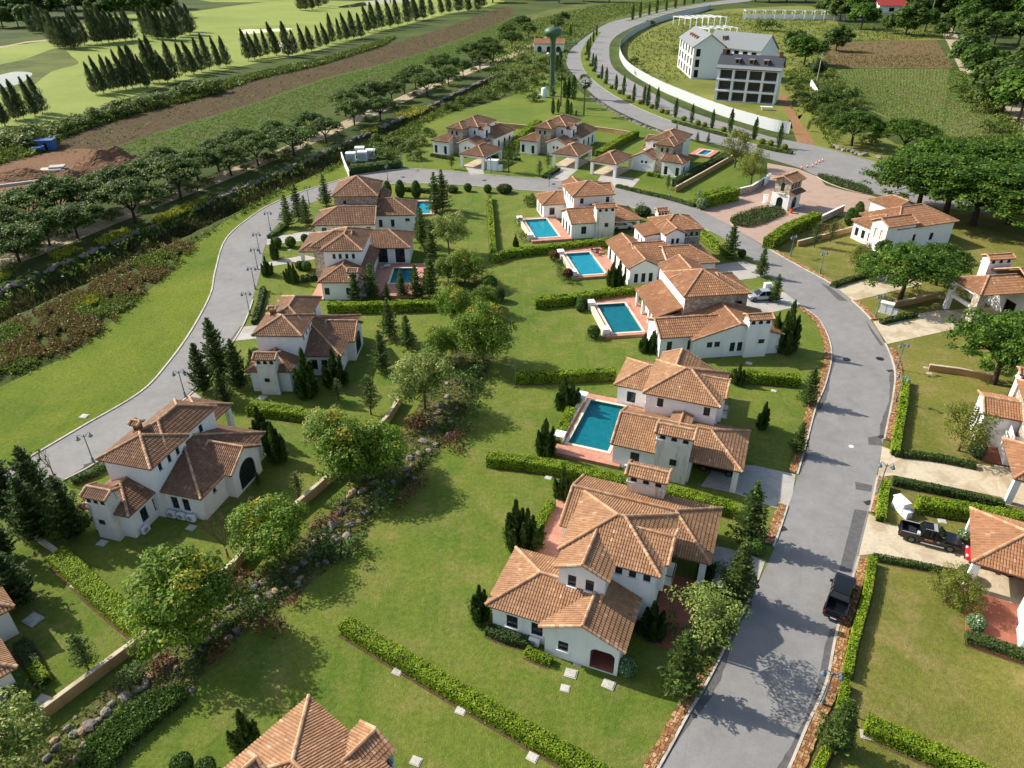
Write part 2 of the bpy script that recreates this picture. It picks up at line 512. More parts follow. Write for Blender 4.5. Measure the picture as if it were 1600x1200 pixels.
def pooltile(name, a, b):
    m = NT(name)
    n1 = m.noise(1.1, detail=5, rough=0.65, dist=1.5)
    n2 = m.noise(5.0, detail=3, rough=0.7)
    c = m.mix(0.4, m.ramp(n1, [(0.35, a), (0.65, b)]), m.ramp(n2, [(0.35, a), (0.65, b)]))  # caustic light rippling through the pool is painted into the tile mottling
    m.base(c, 0.5, 0.3)
    return m.mat
M['pooltile'] = pooltile('pool_tile', S(50, 134, 148), S(80, 164, 174))
M['pooltile_deep'] = pooltile('pool_tile_deep', S(36, 98, 106), S(58, 130, 132))
def rockmat(name, a, b, c):
    m = NT(name)
    n1 = m.noise(1.5, m.coord(), detail=6, rough=0.7)
    oi = m.new('ShaderNodeObjectInfo')
    col = m.ramp(n1, [(0.3, a), (0.55, b), (0.8, c)])
    hs = m.new('ShaderNodeHueSaturation'); m.l(col, hs.inputs['Color'])
    mr = m.new('ShaderNodeMapRange'); mr.inputs[3].default_value = 0.7; mr.inputs[4].default_value = 1.3
    m.l(oi.outputs['Random'], mr.inputs[0]); m.l(mr.outputs[0], hs.inputs['Value'])
    m.base(hs.outputs[0], 0.9, 0.2); m.bump(n1, 0.6, 0.15)
    return m.mat
M['rock'] = rockmat('grey_rock', S(94, 88, 80), S(136, 128, 118), S(176, 168, 156))
M['rock_warm'] = rockmat('tan_rock', S(128, 106, 82), S(164, 140, 112), S(196, 178, 150))
M['verge'] = tilemat('sandstone', [(0.0, S(120, 80, 50)), (0.4, S(160, 112, 70)), (0.75, S(182, 140, 94)), (1.0, S(196, 170, 132))], S(126, 92, 64))
# foliage
M['l_hedge'] = leafmat('hedge_leaf', S(60, 84, 17), S(122, 150, 30), S(164, 182, 48), S(184, 194, 68), 0.36, 0.06)
M['l_hedge_dark'] = leafmat('dark_hedge_leaf', S(38, 54, 26), S(68, 90, 40), S(102, 122, 58), None, 0.28, 0.12)
M['l_topiary'] = leafmat('topiary_leaf', S(40, 62, 24), S(76, 106, 40), S(114, 142, 60), None, 0.3, 0.12)
M['l_pale'] = leafmat('pale_shrub_leaf', S(64, 92, 56), S(102, 130, 84), S(146, 166, 118), S(206, 214, 190), 0.2, 0.15)
M['l_yellow'] = leafmat('golden_shrub_leaf', S(84, 96, 28), S(140, 144, 48), S(184, 180, 78), None, 0.25, 0.12)
M['l_red'] = leafmat('red_shrub_leaf', S(70, 38, 28), S(106, 60, 42), S(136, 92, 62), None, 0.25, 0.15)
M['l_rain'] = leafmat('rain_tree_leaf', S(42, 62, 26), S(82, 108, 42), S(126, 148, 64), None, 0.4, 0.12)
M['l_rain_bright'] = leafmat('rain_tree_leaf_bright', S(40, 64, 18), S(78, 112, 32), S(126, 154, 52), None, 0.4, 0.1)
M['l_garden'] = leafmat('garden_tree_leaf', S(48, 74, 18), S(100, 132, 34), S(148, 168, 56), S(190, 166, 56), 0.38, 0.1)
M['l_garden_pale'] = leafmat('pale_garden_leaf', S(76, 100, 40), S(128, 148, 66), S(174, 184, 100), S(206, 204, 128), 0.42, 0.12)
M['l_olive'] = leafmat('olive_leaf', S(68, 82, 28), S(114, 124, 44), S(150, 150, 66), S(160, 138, 66), 0.4, 0.12)
M['l_pine'] = leafmat('pine_needle', S(46, 66, 30), S(84, 108, 46), S(124, 144, 64), None, 0.35, 0.12)
M['l_juniper'] = leafmat('juniper_needle', S(38, 58, 28), S(70, 96, 42), S(110, 132, 62), None, 0.32, 0.12)
M['l_cedar'] = leafmat('casuarina_needle', S(54, 66, 44), S(90, 102, 66), S(126, 134, 92), None, 0.4, 0.12)
M['l_palm'] = leafmat('palm_leaf', S(46, 66, 26), S(80, 106, 42), S(124, 142, 68), None, 0.2, 0.1)
M['l_scrub'] = leafmat('scrub_leaf', S(52, 70, 26), S(92, 112, 42), S(134, 148, 62), S(150, 148, 74), 0.36, 0.1)
M['l_reed'] = leafmat('reed_blade', S(44, 50, 26), S(74, 78, 40), S(104, 104, 56), S(136, 124, 80), 0.28, 0.1)
M['l_rust'] = leafmat('rusty_scrub', S(84, 66, 42), S(120, 94, 60), S(132, 120, 66), S(112, 126, 52), 0.25, 0.1)
M['l_gold'] = leafmat('gold_weed', S(120, 120, 30), S(160, 158, 44), S(190, 184, 66), S(120, 140, 44), 0.28, 0.1)
M['l_crop'] = leafmat('crop_leaf', S(78, 104, 40), S(110, 138, 58), S(144, 168, 82), None, 0.4, 0.1)
M['hedgecore'] = plain('hedge_core', S(38, 54, 20), 0.95, 0.1)
M['sheet'] = plain('white_sheet_metal', S(206, 210, 210), 0.55, 0.4, var=0.06)
M['slate'] = plain('slate_roof', S(66, 70, 76), 0.75, 0.3, var=0.2, scale=4)
M['slate_pale'] = plain('pale_slate', S(124, 128, 130), 0.75, 0.3, var=0.12, scale=4)
M['green_paint'] = plain('green_paint', S(70, 96, 74), 0.5, 0.4)
M['blue_paint'] = plain('blue_sheet', S(52, 92, 150), 0.5, 0.4)
M['orange'] = plain('orange_plastic', S(214, 104, 52), 0.5, 0.4)
M['black_car'] = plain('black_car_paint', S(18, 19, 22), 0.25, 0.6, var=0.05)
M['silver_car'] = plain('silver_car_paint', S(170, 174, 180), 0.3, 0.6, metal=0.3, var=0.05)
M['white_car'] = plain('white_car_paint', S(226, 226, 224), 0.3, 0.6, var=0.03)
M['red_car'] = plain('red_car_paint', S(190, 32, 40), 0.3, 0.6, var=0.05)
M['tyre'] = plain('tyre_rubber', S(24, 24, 24), 0.9, 0.2)
M['rim'] = plain('wheel_rim', S(110, 112, 116), 0.35, 0.5, metal=0.6, var=0.05)
M['light_red'] = plain('tail_lamp', S(150, 26, 26), 0.3, 0.5)
M['light_white'] = plain('head_lamp', S(220, 224, 226), 0.2, 0.6, var=0.02)
M['sticker'] = plain('orange_sticker', S(222, 140, 90), 0.6, 0.3)
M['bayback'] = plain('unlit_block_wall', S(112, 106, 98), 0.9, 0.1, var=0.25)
M['red_roof'] = plain('red_sheet_roof', S(150, 52, 50), 0.7, 0.3)
# ---------------------------------------------------------------- ground
def smooth(pts, n=6, closed=False):
    P = [Vector(p) for p in pts]
    out = []
    m = len(P)
    rng = range(m if closed else m - 1)
    for i in rng:
        p1, p2 = P[i], P[(i + 1) % m]
        p0 = P[i - 1] if (i > 0 or closed) else p1 * 2 - p2
        p3 = P[(i + 2) % m] if (i + 2 < m or closed) else p2 * 2 - p1
        for k in range(n):
            t = k / n
            out.append(0.5 * ((2 * p1) + (p2 - p0) * t + (2 * p0 - 5 * p1 + 4 * p2 - p3) * t * t + (3 * p1 - p0 - 3 * p2 + p3) * t ** 3))
    if not closed: out.append(P[-1])
    return out
def sheet(name, world_pts, z, mat, label=None):
    me = bpy.data.meshes.new(name)
    me.from_pydata([(p[0], p[1], z) for p in world_pts], [], [tuple(range(len(world_pts)))])
    if me.polygons[0].normal.z < 0: me.flip_normals()
    me.materials.append(mat)
    o = link(name, me)
    o['kind'] = 'structure'
    if label: o['label'] = label
    return o
def psheet(name, px, z, mat, n=0, label=None):
    w = GL(px)
    if n: w = smooth(w, n, True)
    return sheet(name, w, z, mat, label)
def side(path):
    """unit normals (to the left of travel) at every path point, in plan"""
    out = []
    for i, p in enumerate(path):
        a = path[max(0, i - 1)]; b = path[min(len(path) - 1, i + 1)]
        d = Vector((b.x - a.x, b.y - a.y, 0))
        d.normalize()
        out.append(Vector((-d.y, d.x, 0)))
    return out
def sweep(mb, path, o0, o1, z0, z1, m=0, t=0.5, zs=None):
    nn = side(path)
    pr = []
    for i, (p, n) in enumerate(zip(path, nn)):
        dz = zs[i] if zs else 0
        a = p + n * o0; b = p + n * o1
        pr.append([(a.x, a.y, z0 + dz), (a.x, a.y, z1 + dz), (b.x, b.y, z1 + dz), (b.x, b.y, z0 + dz)])
    for i in range(len(pr) - 1):
        A, B = pr[i], pr[i + 1]
        for k in range(3):
            mb.face([A[k], B[k], B[k + 1], A[k + 1]], m, t)
    mb.face(pr[0], m, t); mb.face(pr[-1][::-1], m, t)
def plen(path):
    return sum((path[i + 1] - path[i]).length for i in range(len(path) - 1))
def resample(path, step):
    out = [path[0].copy()]
    need = step
    for i in range(len(path) - 1):
        a, b = path[i], path[i + 1]
        L = (b - a).length
        pos = 0.0
        while L - pos >= need:
            pos += need
            out.append(a + (b - a) * (pos / L))
            need = step
        need -= L - pos
    return out

CANAL = smooth(GL([(-120, 530), (0, 474), (80, 440), (160, 404), (240, 368), (320, 332), (400, 298), (470, 268), (560, 226), (640, 190), (720, 152), (790, 118)]), 4)
CN = np.array([(p.x, p.y) for p in CANAL])
def canal_dist(x, y):
    P = np.stack([x, y], -1)
    best = np.full(x.shape, 1e9)
    for i in range(len(CN) - 1):
        a, b = CN[i], CN[i + 1]
        d = b - a
        t = np.clip(((P - a) @ d) / (d @ d), 0, 1)
        q = a + t[..., None] * d
        best = np.minimum(best, np.hypot(P[..., 0] - q[..., 0], P[..., 1] - q[..., 1]))
    return best
def axis(lo, a, b, hi, step):
    c = list(np.arange(a, b + 0.1, step))
    l, h = [], []
    x, s = a, step
    while x > lo: s *= 1.35; x -= s; l.append(x)
    x, s = b, step
    while x < hi: s *= 1.35; x += s; h.append(x)
    return np.array(l[::-1] + c + h)
def terrain():
    xs = axis(-2600, -150, 40, 2600, 2.0); ys = axis(-300, 76, 330, 4500, 2.0)
    X, Y = np.meshgrid(xs, ys)
    D = canal_dist(X, Y)
    t = np.clip((6.6 - D) / 4.0, 0, 1)
    Zc = -2.3 * t * t * (3 - 2 * t)
    V = np.stack([X, Y, Zc], -1).reshape(-1, 3)
    nx, ny = len(xs), len(ys)
    I = np.arange(nx * ny).reshape(ny, nx)
    F = np.stack([I[:-1, :-1], I[:-1, 1:], I[1:, 1:], I[1:, :-1]], -1).reshape(-1, 4)
    me = bpy.data.meshes.new('terrain')
    me.from_pydata(V.tolist(), [], F.tolist())
    me.materials.append(M['scrub'])
    o = link('terrain', me); o['kind'] = 'structure'
    o['label'] = 'wild green scrubland around the estate'
terrain()

OUTER = [(-120, 806), (-40, 765), (27, 727), (55, 711), (130, 667), (220, 614), (262, 570), (300, 517), (330, 460), (337, 425), (355, 372), (400, 334), (432, 316),
         (475, 299), (520, 285), (560, 274), (625, 265), (675, 266), (800, 277), (875, 282), (962, 292), (1045, 312), (1087, 325), (1140, 352), (1200, 389),
         (1245, 415), (1300, 445), (1330, 470), (1360, 500), (1382, 537), (1396, 575), (1395, 612), (1380, 687), (1372, 732), (1357, 800), (1340, 870),
         (1307, 980), (1289, 1065), (1259, 1132), (1232, 1196), (1195, 1275), (1150, 1370)]
INNER = [(-120, 872), (-40, 826), (27, 787), (110, 745), (147, 725), (225, 672), (302, 612), (345, 560), (380, 507), (397, 460), (408, 420), (414, 385), (435, 350),
         (485, 318), (540, 300), (600, 289), (650, 287), (712, 289), (800, 296), (880, 303), (975, 321), (1012, 332), (1060, 344), (1102, 358), (1135, 376),
         (1175, 405), (1222, 452), (1252, 478), (1282, 502), (1300, 547), (1292, 597), (1275, 640), (1260, 697), (1237, 775), (1210, 855), (1180, 922),
         (1165, 952), (1112, 1057), (1075, 1121), (1034, 1196), (985, 1275), (920, 1370)]
OUTW = smooth(GL(OUTER), 5); INW = smooth(GL(INNER), 5)
sheet('ring_road', OUTW + INW[::-1], 0.045, M['asphalt'], 'grey asphalt ring road curving round the villas')
# lawns
sheet('estate_lawn', INW + [G(-120, 1500), G(-400, 1400)], 0.02, M['lawn'], 'mown lawn inside the ring road')
_w = GL([(-160, 700), (-60, 640), (0, 605), (60, 577), (120, 548), (190, 490), (262, 428), (300, 384), (352, 346), (420, 308), (470, 284), (528, 260), (560, 262), (600, 255)])
sheet('west_lawn', smooth(_w, 4) + OUTW[3:80][::-1], 0.02, M['lawn_west'], 'bright lawn slope between canal scrub and road')
_i0 = min(range(len(OUTW)), key=lambda i: (OUTW[i] - G(1200, 389)).length)
sheet('east_lawn', OUTW[_i0:] + GL([(1500, 1330), (1900, 1330), (2300, 900), (2000, 420), (1620, 330), (1440, 318), (1330, 330), (1250, 365)]), 0.02, M['lawn_east'], 'sunlit lawn east of the ring road')
_i1 = min(range(len(OUTW)), key=lambda i: (OUTW[i] - G(1087, 325)).length)
_i2 = min(range(len(OUTW)), key=lambda i: (OUTW[i] - G(600, 268)).length)
sheet('north_lawn', OUTW[_i2:_i1 + 1] + GL([(1120, 330), (1185, 290), (1190, 256), (1120, 232), (1060, 215), (1000, 196), (950, 171), (915, 150), (880, 120), (850, 110), (800, 150), (740, 168), (690, 178), (655, 196), (630, 235)]), 0.02, M['lawn_top'], 'lawn behind the northern villas')
# far fields
psheet('golf_fairway', [(-60, 245), (0, 222), (100, 188), (180, 160), (280, 128), (380, 103), (500, 78), (600, 48), (700, 22), (790, 2), (700, -6), (560, 2), (440, 0), (300, 18), (210, 22), (140, 32), (80, 62), (0, 72), (-80, 80)], 0.012, M['fairway'], 2, 'pale green golf fairway')
psheet('far_fairway', [(330, 3), (460, 1), (620, -8), (560, -22), (300, -12)], 0.011, M['fairway'], 2, 'distant strip of golf fairway')
psheet('fairway_rough', [(-20, 108), (40, 92), (92, 74), (112, 88), (122, 100), (80, 112), (40, 140), (-20, 145)], 0.016, M['rough'], 3, 'dry rough beside the golf pond')
psheet('bunker', [(372, 50), (384, 46), (410, 46), (452, 44), (452, 47), (420, 50), (385, 53)], 0.02, M['sand'], 3, 'long sand bunker on the fairway')
psheet('lower_bunker', [(432, 68), (448, 65), (458, 67), (446, 76), (436, 80)], 0.02, M['sand'], 3, 'sand bunker behind the tree row')
psheet('cart_path', [(-20, 76), (0, 73), (40, 65), (80, 61), (80, 63), (40, 67), (0, 75), (-20, 78)], 0.02, M['path'], 0, 'thin cart path across the fairway')
psheet('pond', [(-30, 122), (0, 117), (24, 112), (50, 114), (42, 124), (20, 134), (-30, 140)], 0.02, M['pond'], 3, 'small golf course pond')
psheet('far_pond', [(528, 11), (556, 5), (600, -1), (650, -4), (640, 2), (590, 7), (545, 12)], 0.02, M['pond'], 3, 'far pond beyond the tree row')
_pl = [(70, 232), (110, 214), (200, 180), (330, 149), (400, 124), (500, 102), (600, 72), (700, 42), (790, 10), (800, 26), (700, 68), (600, 99), (500, 124), (400, 160), (250, 205), (160, 236), (110, 240)]
psheet('ploughed_field', _pl, 0.013, M['plough'], 2, 'brown ploughed strip of field')
psheet('crop_field', [(160, 236), (250, 205), (400, 160), (500, 124), (600, 99), (700, 68), (800, 26), (830, 34), (740, 84), (600, 126), (500, 172), (420, 202), (330, 218), (262, 252), (190, 248)], 0.011, M['crop'], 2, 'green crop strip beside the ploughed field')
psheet('building_site', [(-60, 275), (0, 258), (60, 242), (130, 232), (195, 245), (205, 266), (130, 306), (60, 332), (0, 348), (-60, 370)], 0.014, M['site'], 3, 'bare brown earth of a building site')
_dp = smooth(GL([(-80, 450), (0, 412), (60, 390), (140, 357), (240, 317), (330, 283), (430, 243), (520, 203), (600, 168), (700, 124), (800, 86), (860, 58)]), 4)
_nn = side(_dp)
sheet('dirt_path', [p + n * 3.0 for p, n in zip(_dp, _nn)] + [p - n * 3.0 for p, n in zip(_dp, _nn)][::-1], 0.018, M['path'], 'pale dirt track under the tree row')
# behind the white hoarding and the fields on the right
psheet('meadow', [(975, 66), (1005, 46), (1092, 20), (1180, 12), (1300, 12), (1300, 100), (1262, 150), (1235, 205), (1130, 178), (1064, 152), (1024, 136), (986, 112), (972, 94)], 0.012, M['meadow'], 2, 'yellow-green meadow round the unfinished white building')
psheet('meadow_north', [(780, 40), (840, 20), (940, 0), (1080, -8), (1060, 6), (985, 26), (940, 38), (890, 74), (880, 100), (800, 130)], 0.011, M['rough'], 2, 'rough grass beside the curving entrance road')
psheet('vegetable_field', [(1300, 108), (1486, 108), (1530, 150), (1590, 212), (1600, 236), (1470, 222), (1330, 160)], 0.014, M['field'], 1, 'vegetable field with green rows')
psheet('brown_field', [(1286, 66), (1462, 62), (1490, 106), (1286, 106)], 0.014, M['field_brown'], 1, 'brown resting field above the vegetable rows')
psheet('field_grass', [(1270, 50), (1480, 42), (1500, 62), (1270, 64)], 0.013, M['meadow'], 1, 'grass strip beyond the brown field')
psheet('lane', [(1466, 40), (1480, 36), (1500, 60), (1545, 100), (1600, 150), (1700, 230), (1700, 300), (1600, 215), (1560, 175), (1500, 110), (1480, 66)], 0.016, M['path'], 1, 'dusty lane along the vegetable field')
psheet('red_track', [(1216, 150), (1230, 150), (1250, 190), (1275, 226), (1246, 224), (1236, 190)], 0.02, M['redpath'], 2, 'red dirt track up to the white building')
psheet('entrance_grass', [(1230, 190), (1290, 160), (1400, 225), (1500, 240), (1480, 300), (1380, 262), (1300, 236), (1250, 224)], 0.012, M['meadow'], 1, 'grass verge under the big trees by the entrance')

# entrance road with its two carriageways, the forecourt and the brick paving
ENT = [(1165, -2), (1100, 4), (1040, 14), (985, 27), (950, 36), (915, 58), (890, 80), (885, 100), (900, 121), (922, 144), (950, 165), (1000, 190), (1060, 212), (1130, 228), (1196, 247), (1247, 262), (1277, 275),
       (1320, 288), (1362, 302), (1460, 322), (1560, 332), (1560, 296), (1460, 272), (1365, 252), (1295, 233), (1245, 222), (1200, 213), (1150, 197), (1100, 182), (1050, 162), (1000, 134), (960, 108), (952, 84), (957, 62), (985, 44), (1040, 23), (1100, 10), (1170, 2)]
psheet('entrance_road', ENT, 0.04, M['asphalt'], 3, 'curving asphalt entrance road')
psheet('entrance_paving', [(1087, 325), (1120, 322), (1170, 300), (1197, 280), (1199, 255), (1247, 264), (1279, 277), (1290, 290), (1320, 298), (1362, 306), (1440, 330), (1330, 336), (1275, 340), (1200, 388), (1140, 352)], 0.05, M['pave'], 0, 'reddish brick paving at the gatehouse')
MED = smooth(GL([(934, 50), (922, 66), (914, 84), (917, 103), (932, 123), (975, 153), (1050, 186), (1135, 209), (1190, 225), (1238, 237)]), 5)
def island(name, path, w, h, label, mat=None):
    nn = side(path)
    me = MB()
    pts = [p + n * w for p, n in zip(path, nn)] + [p - n * w for p, n in zip(path, nn)][::-1]
    top = [(p.x, p.y, h) for p in pts]
    me.face(top, 1)
    for i in range(len(pts)):
        a, b = pts[i - 1], pts[i]
        me.face([(a.x, a.y, 0), (b.x, b.y, 0), (b.x, b.y, h), (a.x, a.y, h)], 0)
    o = me.build(name, [M['kerb'], mat or M['lawn_top']])
    o['kind'] = 'structure'; o['label'] = label
    return o
island('median', MED, 2.2, 0.16, 'planted median of the entrance road')
_um = smooth(GL([(980, 33), (1010, 24), (1050, 14), (1090, 6), (1150, -2)]), 4)
island('upper_median', _um, 1.8, 0.16, 'far end of the planted median')

# kerbs
def kerb(path, o0, o1, label, h=0.15):
    mb = MB(); sweep(mb, path, o0, o1, 0.0, h)
    o = mb.build('kerb', M['kerb']); o['kind'] = 'structure'; o['label'] = label
def cut(path, a, b):
    ia = min(range(len(path)), key=lambda i: (path[i] - a).length)
    ib = min(range(len(path)), key=lambda i: (path[i] - b).length)
    return path[ia:ib + 1]
kerb(cut(OUTW, G(-40, 765), G(1087, 325)), -0.02, 0.22, 'pale kerb on the outer side of the ring road')
for k, (a, b) in enumerate([((1200, 389), (1300, 445)), ((1331, 471), (1362, 502)), ((1384, 540), (1379, 692)), ((1371, 742), (1357, 800)), ((1342, 866), (1150, 1370))]):
    kerb(cut(OUTW, G(*a), G(*b)), 0.0, 0.2, 'pale kerb %s along the eastern road edge' % ['by the corner villa', 'between the two driveways', 'beside the long lawn', 'by the narrow hedge', 'beside the parked pickup'][k])
for k, (a, b) in enumerate([((-120, 872), (395, 465)), ((500, 312), (1110, 362)), ((1248, 474), (1246, 745)), ((1232, 797), (1208, 858)), ((1172, 938), (920, 1370))]):
    kerb(cut(INW, G(*a), G(*b)), -0.2, 0.0, 'pale kerb %s on the inner road edge' % ['along the western villas', 'along the northern bend', 'by the pool villas', 'between shaded driveways', 'beside the nearest villa'][k])

def fit_uv(P, path, w):
    return P
def verge(path, o0, o1, label):
    """crazy paving strip: flat stones with open joints, on a soil bed"""
    mb = MB(); sweep(mb, path, o0, o1, 0.0, 0.12)
    root = mb.build('stone_verge', M['bedsoil'])
    root['kind'] = 'structure'; root['label'] = label
    pts = resample(path, 0.27)
    nn = side(pts)
    rows = 4
    g = [[p + n * (o0 + (o1 - o0) * (j / rows)) + Vector((R.uniform(-.085, .085), R.uniform(-.085, .085), 0)) for j in range(rows + 1)] for p, n in zip(pts, nn)]
    st = MB()
    for i in range(len(g) - 1):
        for j in range(rows):
            q = [g[i][j], g[i + 1][j], g[i + 1][j + 1], g[i][j + 1]]
            c = (q[0] + q[1] + q[2] + q[3]) / 4
            z = 0.15 + R.uniform(0, 0.05)
            top = [c + (v - c) * 0.86 for v in q]
            t = R.random()
            st.face([(v.x, v.y, z) for v in top], 0, t)
            for k in range(4):
                a, b = top[k], top[(k + 1) % 4]
                st.face([(a.x, a.y, 0.11), (b.x, b.y, 0.11), (b.x, b.y, z), (a.x, a.y, z)], 0, t)
    o = st.build('paving_stones', M['verge'], root); o['kind'] = 'stuff'
for k, (a, b) in enumerate([((1252, 478), (1246, 745)), ((1232, 797), (1208, 858)), ((1172, 938), (920, 1370))]):
    verge(cut(INW, G(*a), G(*b)), -1.05, -0.21, 'orange crazy-paved verge %s' % ['curving past the pool villas', 'between the shaded driveways', 'along the nearest villa garden'][k])
for k, (a, b) in enumerate([((1203, 391), (1298, 444)), ((1333, 472), (1362, 502)), ((1386, 543), (1379, 690)), ((1371, 745), (1357, 798)), ((1342, 868), (1150, 1370))]):
    verge(cut(OUTW, G(*a), G(*b)), 0.21, 1.05, 'orange crazy-paved verge %s' % ['by the corner villa lawn', 'between two pale driveways', 'beside the long eastern lawn', 'beside the utility box', 'beside the parked black pickup'][k])

# driveways, terraces, asphalt patches
DRV = [([(1303, 446), (1387, 428), (1442, 444), (1333, 471)], 'drive', 'tan driveway of the corner villa'),
       ([(1364, 503), (1462, 486), (1560, 480), (1560, 505), (1480, 517), (1386, 538)], 'drive', 'tan driveway leading to the stone carport'),
       ([(1378, 698), (1400, 706), (1530, 726), (1562, 731), (1640, 752), (1640, 806), (1572, 779), (1397, 743), (1371, 746)], 'drive', 'long tan driveway between dark low hedges'),
       ([(1357, 803), (1397, 822), (1507, 846), (1640, 880), (1640, 935), (1496, 893), (1364, 866), (1341, 869)], 'drive', 'tan driveway under the parked pickup'),
       ([(1120, 725), (1180, 728), (1243, 742), (1238, 775), (1228, 800), (1150, 772), (1095, 760)], 'drive_grey', 'grey driveway in shade of the pool villa'),
       ([(1105, 852), (1137, 857), (1196, 876), (1180, 922), (1165, 945), (1090, 900)], 'drive_grey', 'grey driveway of the nearest villa'),
       ([(1145, 470), (1200, 455), (1226, 457), (1252, 478), (1190, 492)], 'drive_grey', 'grey driveway under the silver car'),
       ([(1108, 416), (1162, 408), (1184, 416), (1200, 432), (1140, 440)], 'drive_grey', 'short grey driveway near the tiered pine'),
       ([(728, 262), (752, 258), (757, 273), (734, 273)], 'drive_grey', 'driveway of the northwestern villa'),
       ([(872, 260), (903, 265), (881, 284), (848, 280)], 'drive_grey', 'driveway of the middle northern villa'),
       ([(940, 272), (1000, 280), (985, 297), (930, 289)], 'drive_grey', 'driveway of the northeastern villa'),
       ([(418, 372), (490, 360), (488, 375), (416, 383)], 'drive_grey', 'pale driveway with topiary balls'),
       ([(410, 412), (476, 399), (500, 404), (402, 420)], 'drive_grey', 'pale driveway beside the small topiary'),
       ([(378, 511), (409, 508), (412, 528), (368, 533)], 'drive_grey', 'short pale driveway behind the dark pines'),
       ([(280, 628), (303, 613), (316, 622), (300, 636)], 'drive_grey', 'pale driveway end behind the western villa')]
for px, m, lb in DRV: psheet('driveway', px, 0.055, M[m], 0, lb)
for px, lb in [([(1335, 796), (1355, 799), (1330, 895), (1311, 892)], 'long dark asphalt patch by the driveway'), ([(1336, 753), (1363, 759), (1361, 769), (1337, 765)], 'dark asphalt patch near the utility box'),
               ([(1356, 684), (1375, 681), (1379, 697), (1357, 695)], 'dark asphalt patch by the brown drain'), ([(1282, 442), (1310, 470), (1325, 471), (1297, 449)], 'slanted dark asphalt patch by the corner drive'),
               ([(1352, 500), (1381, 540), (1375, 540), (1360, 517)], 'narrow dark asphalt patch by the stone carport')]:
    psheet('asphalt_patch', px, 0.051, M['asphalt_dark'], 0, lb)
for k, (px, py) in enumerate([(1323, 562), (1375, 561), (1020, 303), (630, 277), (757, 282), (865, 288), (1330, 698)]):
    c = G(px, py)
    mb = MB(); mb.lathe([(0.0, 0.058), (0.44, 0.058), (0.44, 0.045), (0.52, 0.064), (0.56, 0.045)][::-1], 16)
    o = mb.build('manhole_cover', M['iron'] if k < 6 else M['white'], loc=c)
    if k == 6: o.scale = (.5, .5, 1)
    tag(o, ['round manhole cover at the curve, western one', 'round manhole cover at the curve, nearer the verge', 'manhole cover on the northern bend by the lamps', 'manhole cover near the transformer hedge', 'manhole cover before the northwestern carport', 'manhole cover behind the northern pool villa', 'small white disc lying on the road'][k], 'manhole cover', 'manhole covers in the ring road')
def drain(px, py, rz, lb, w=0.9, d=0.6):
    root = empty('drain_grate', G(px, py), rz)
    mb = MB(); mb.box(-w / 2, w / 2, -d / 2, d / 2, 0.03, 0.062); mb.build('frame', M['iron'], root)
    mb = MB()
    for i in range(6): mb.box(-w / 2 + 0.06 + i * (w - .12) / 6, -w / 2 + 0.1 + i * (w - .12) / 6, -d / 2 + .04, d / 2 - .04, 0.06, 0.075)
    mb.build('bars', M['bedsoil'], root)
    tag(root, lb, 'drain', 'drain grates along the kerb')
for a in [(1391, 580, 0.2, 'rusty drain grate by the lamp at the curve'), (1378, 683, 0.2, 'rusty drain grate by the asphalt patch'), (1357, 786, 0.3, 'drain grate beside the narrow hedge'),
          (1222, 827, 0.3, 'drain grate in shade between driveways'), (138, 727, 0.5, 'drain grate by the western lamp')]:
    drain(*a)

# damp dirt that has settled along the gutters
for k, (a, b, pth, sg, lb) in enumerate([((1305, 985), (1195, 1275), OUTW, -1, 'dark damp gutter stain below the black pickup'), ((1396, 580), (1378, 690), OUTW, -1, 'thin dark gutter stain along the outer curve'), ((1300, 560), (1250, 740), INW, 1, 'dark gutter stain at the inner curve'), ((1172, 940), (1034, 1196), INW, 1, 'dark gutter stain beside the nearest garden'), ((60, 770), (380, 507), INW, 1, 'gutter stain along the western villas')]):
    q = resample(cut(pth, G(*a), G(*b)), .5)
    if len(q) < 4: continue
    nq = side(q)
    w0 = [(.06 if i in (0, len(q) - 1) else R.uniform(.25, .34) * (1.1 + .7 * math.sin(i * .23 + k) + .5 * math.sin(i * .09))) for i in range(len(q))]
    sheet('gutter_stain', [p + n * sg * .02 for p, n in zip(q, nq)] + [p + n * sg * max(.05, w) for p, n, w in zip(q, nq, w0)][::-1], 0.049, M['asphalt_dark'], lb)

# central creek bed of soil and rocks
CREEK_L = [(-60, 1262), (40, 1178), (110, 1120), (200, 1050), (262, 1000), (330, 950), (400, 895), (470, 840), (530, 785), (580, 735), (622, 690), (650, 640), (672, 600), (700, 560), (720, 515), (700, 470), (690, 440)]
CREEK_R = [(755, 440), (772, 475), (775, 530), (760, 590), (735, 640), (700, 690), (650, 745), (600, 790), (575, 830), (540, 872), (500, 900), (455, 940), (420, 965), (370, 1000), (320, 1050), (290, 1090), (230, 1150), (150, 1240)]
sheet('creek_bed', smooth(GL(CREEK_L), 3) + smooth(GL(CREEK_R), 3), 0.03, M['creek'], 'dry rocky creek bed winding between the gardens')
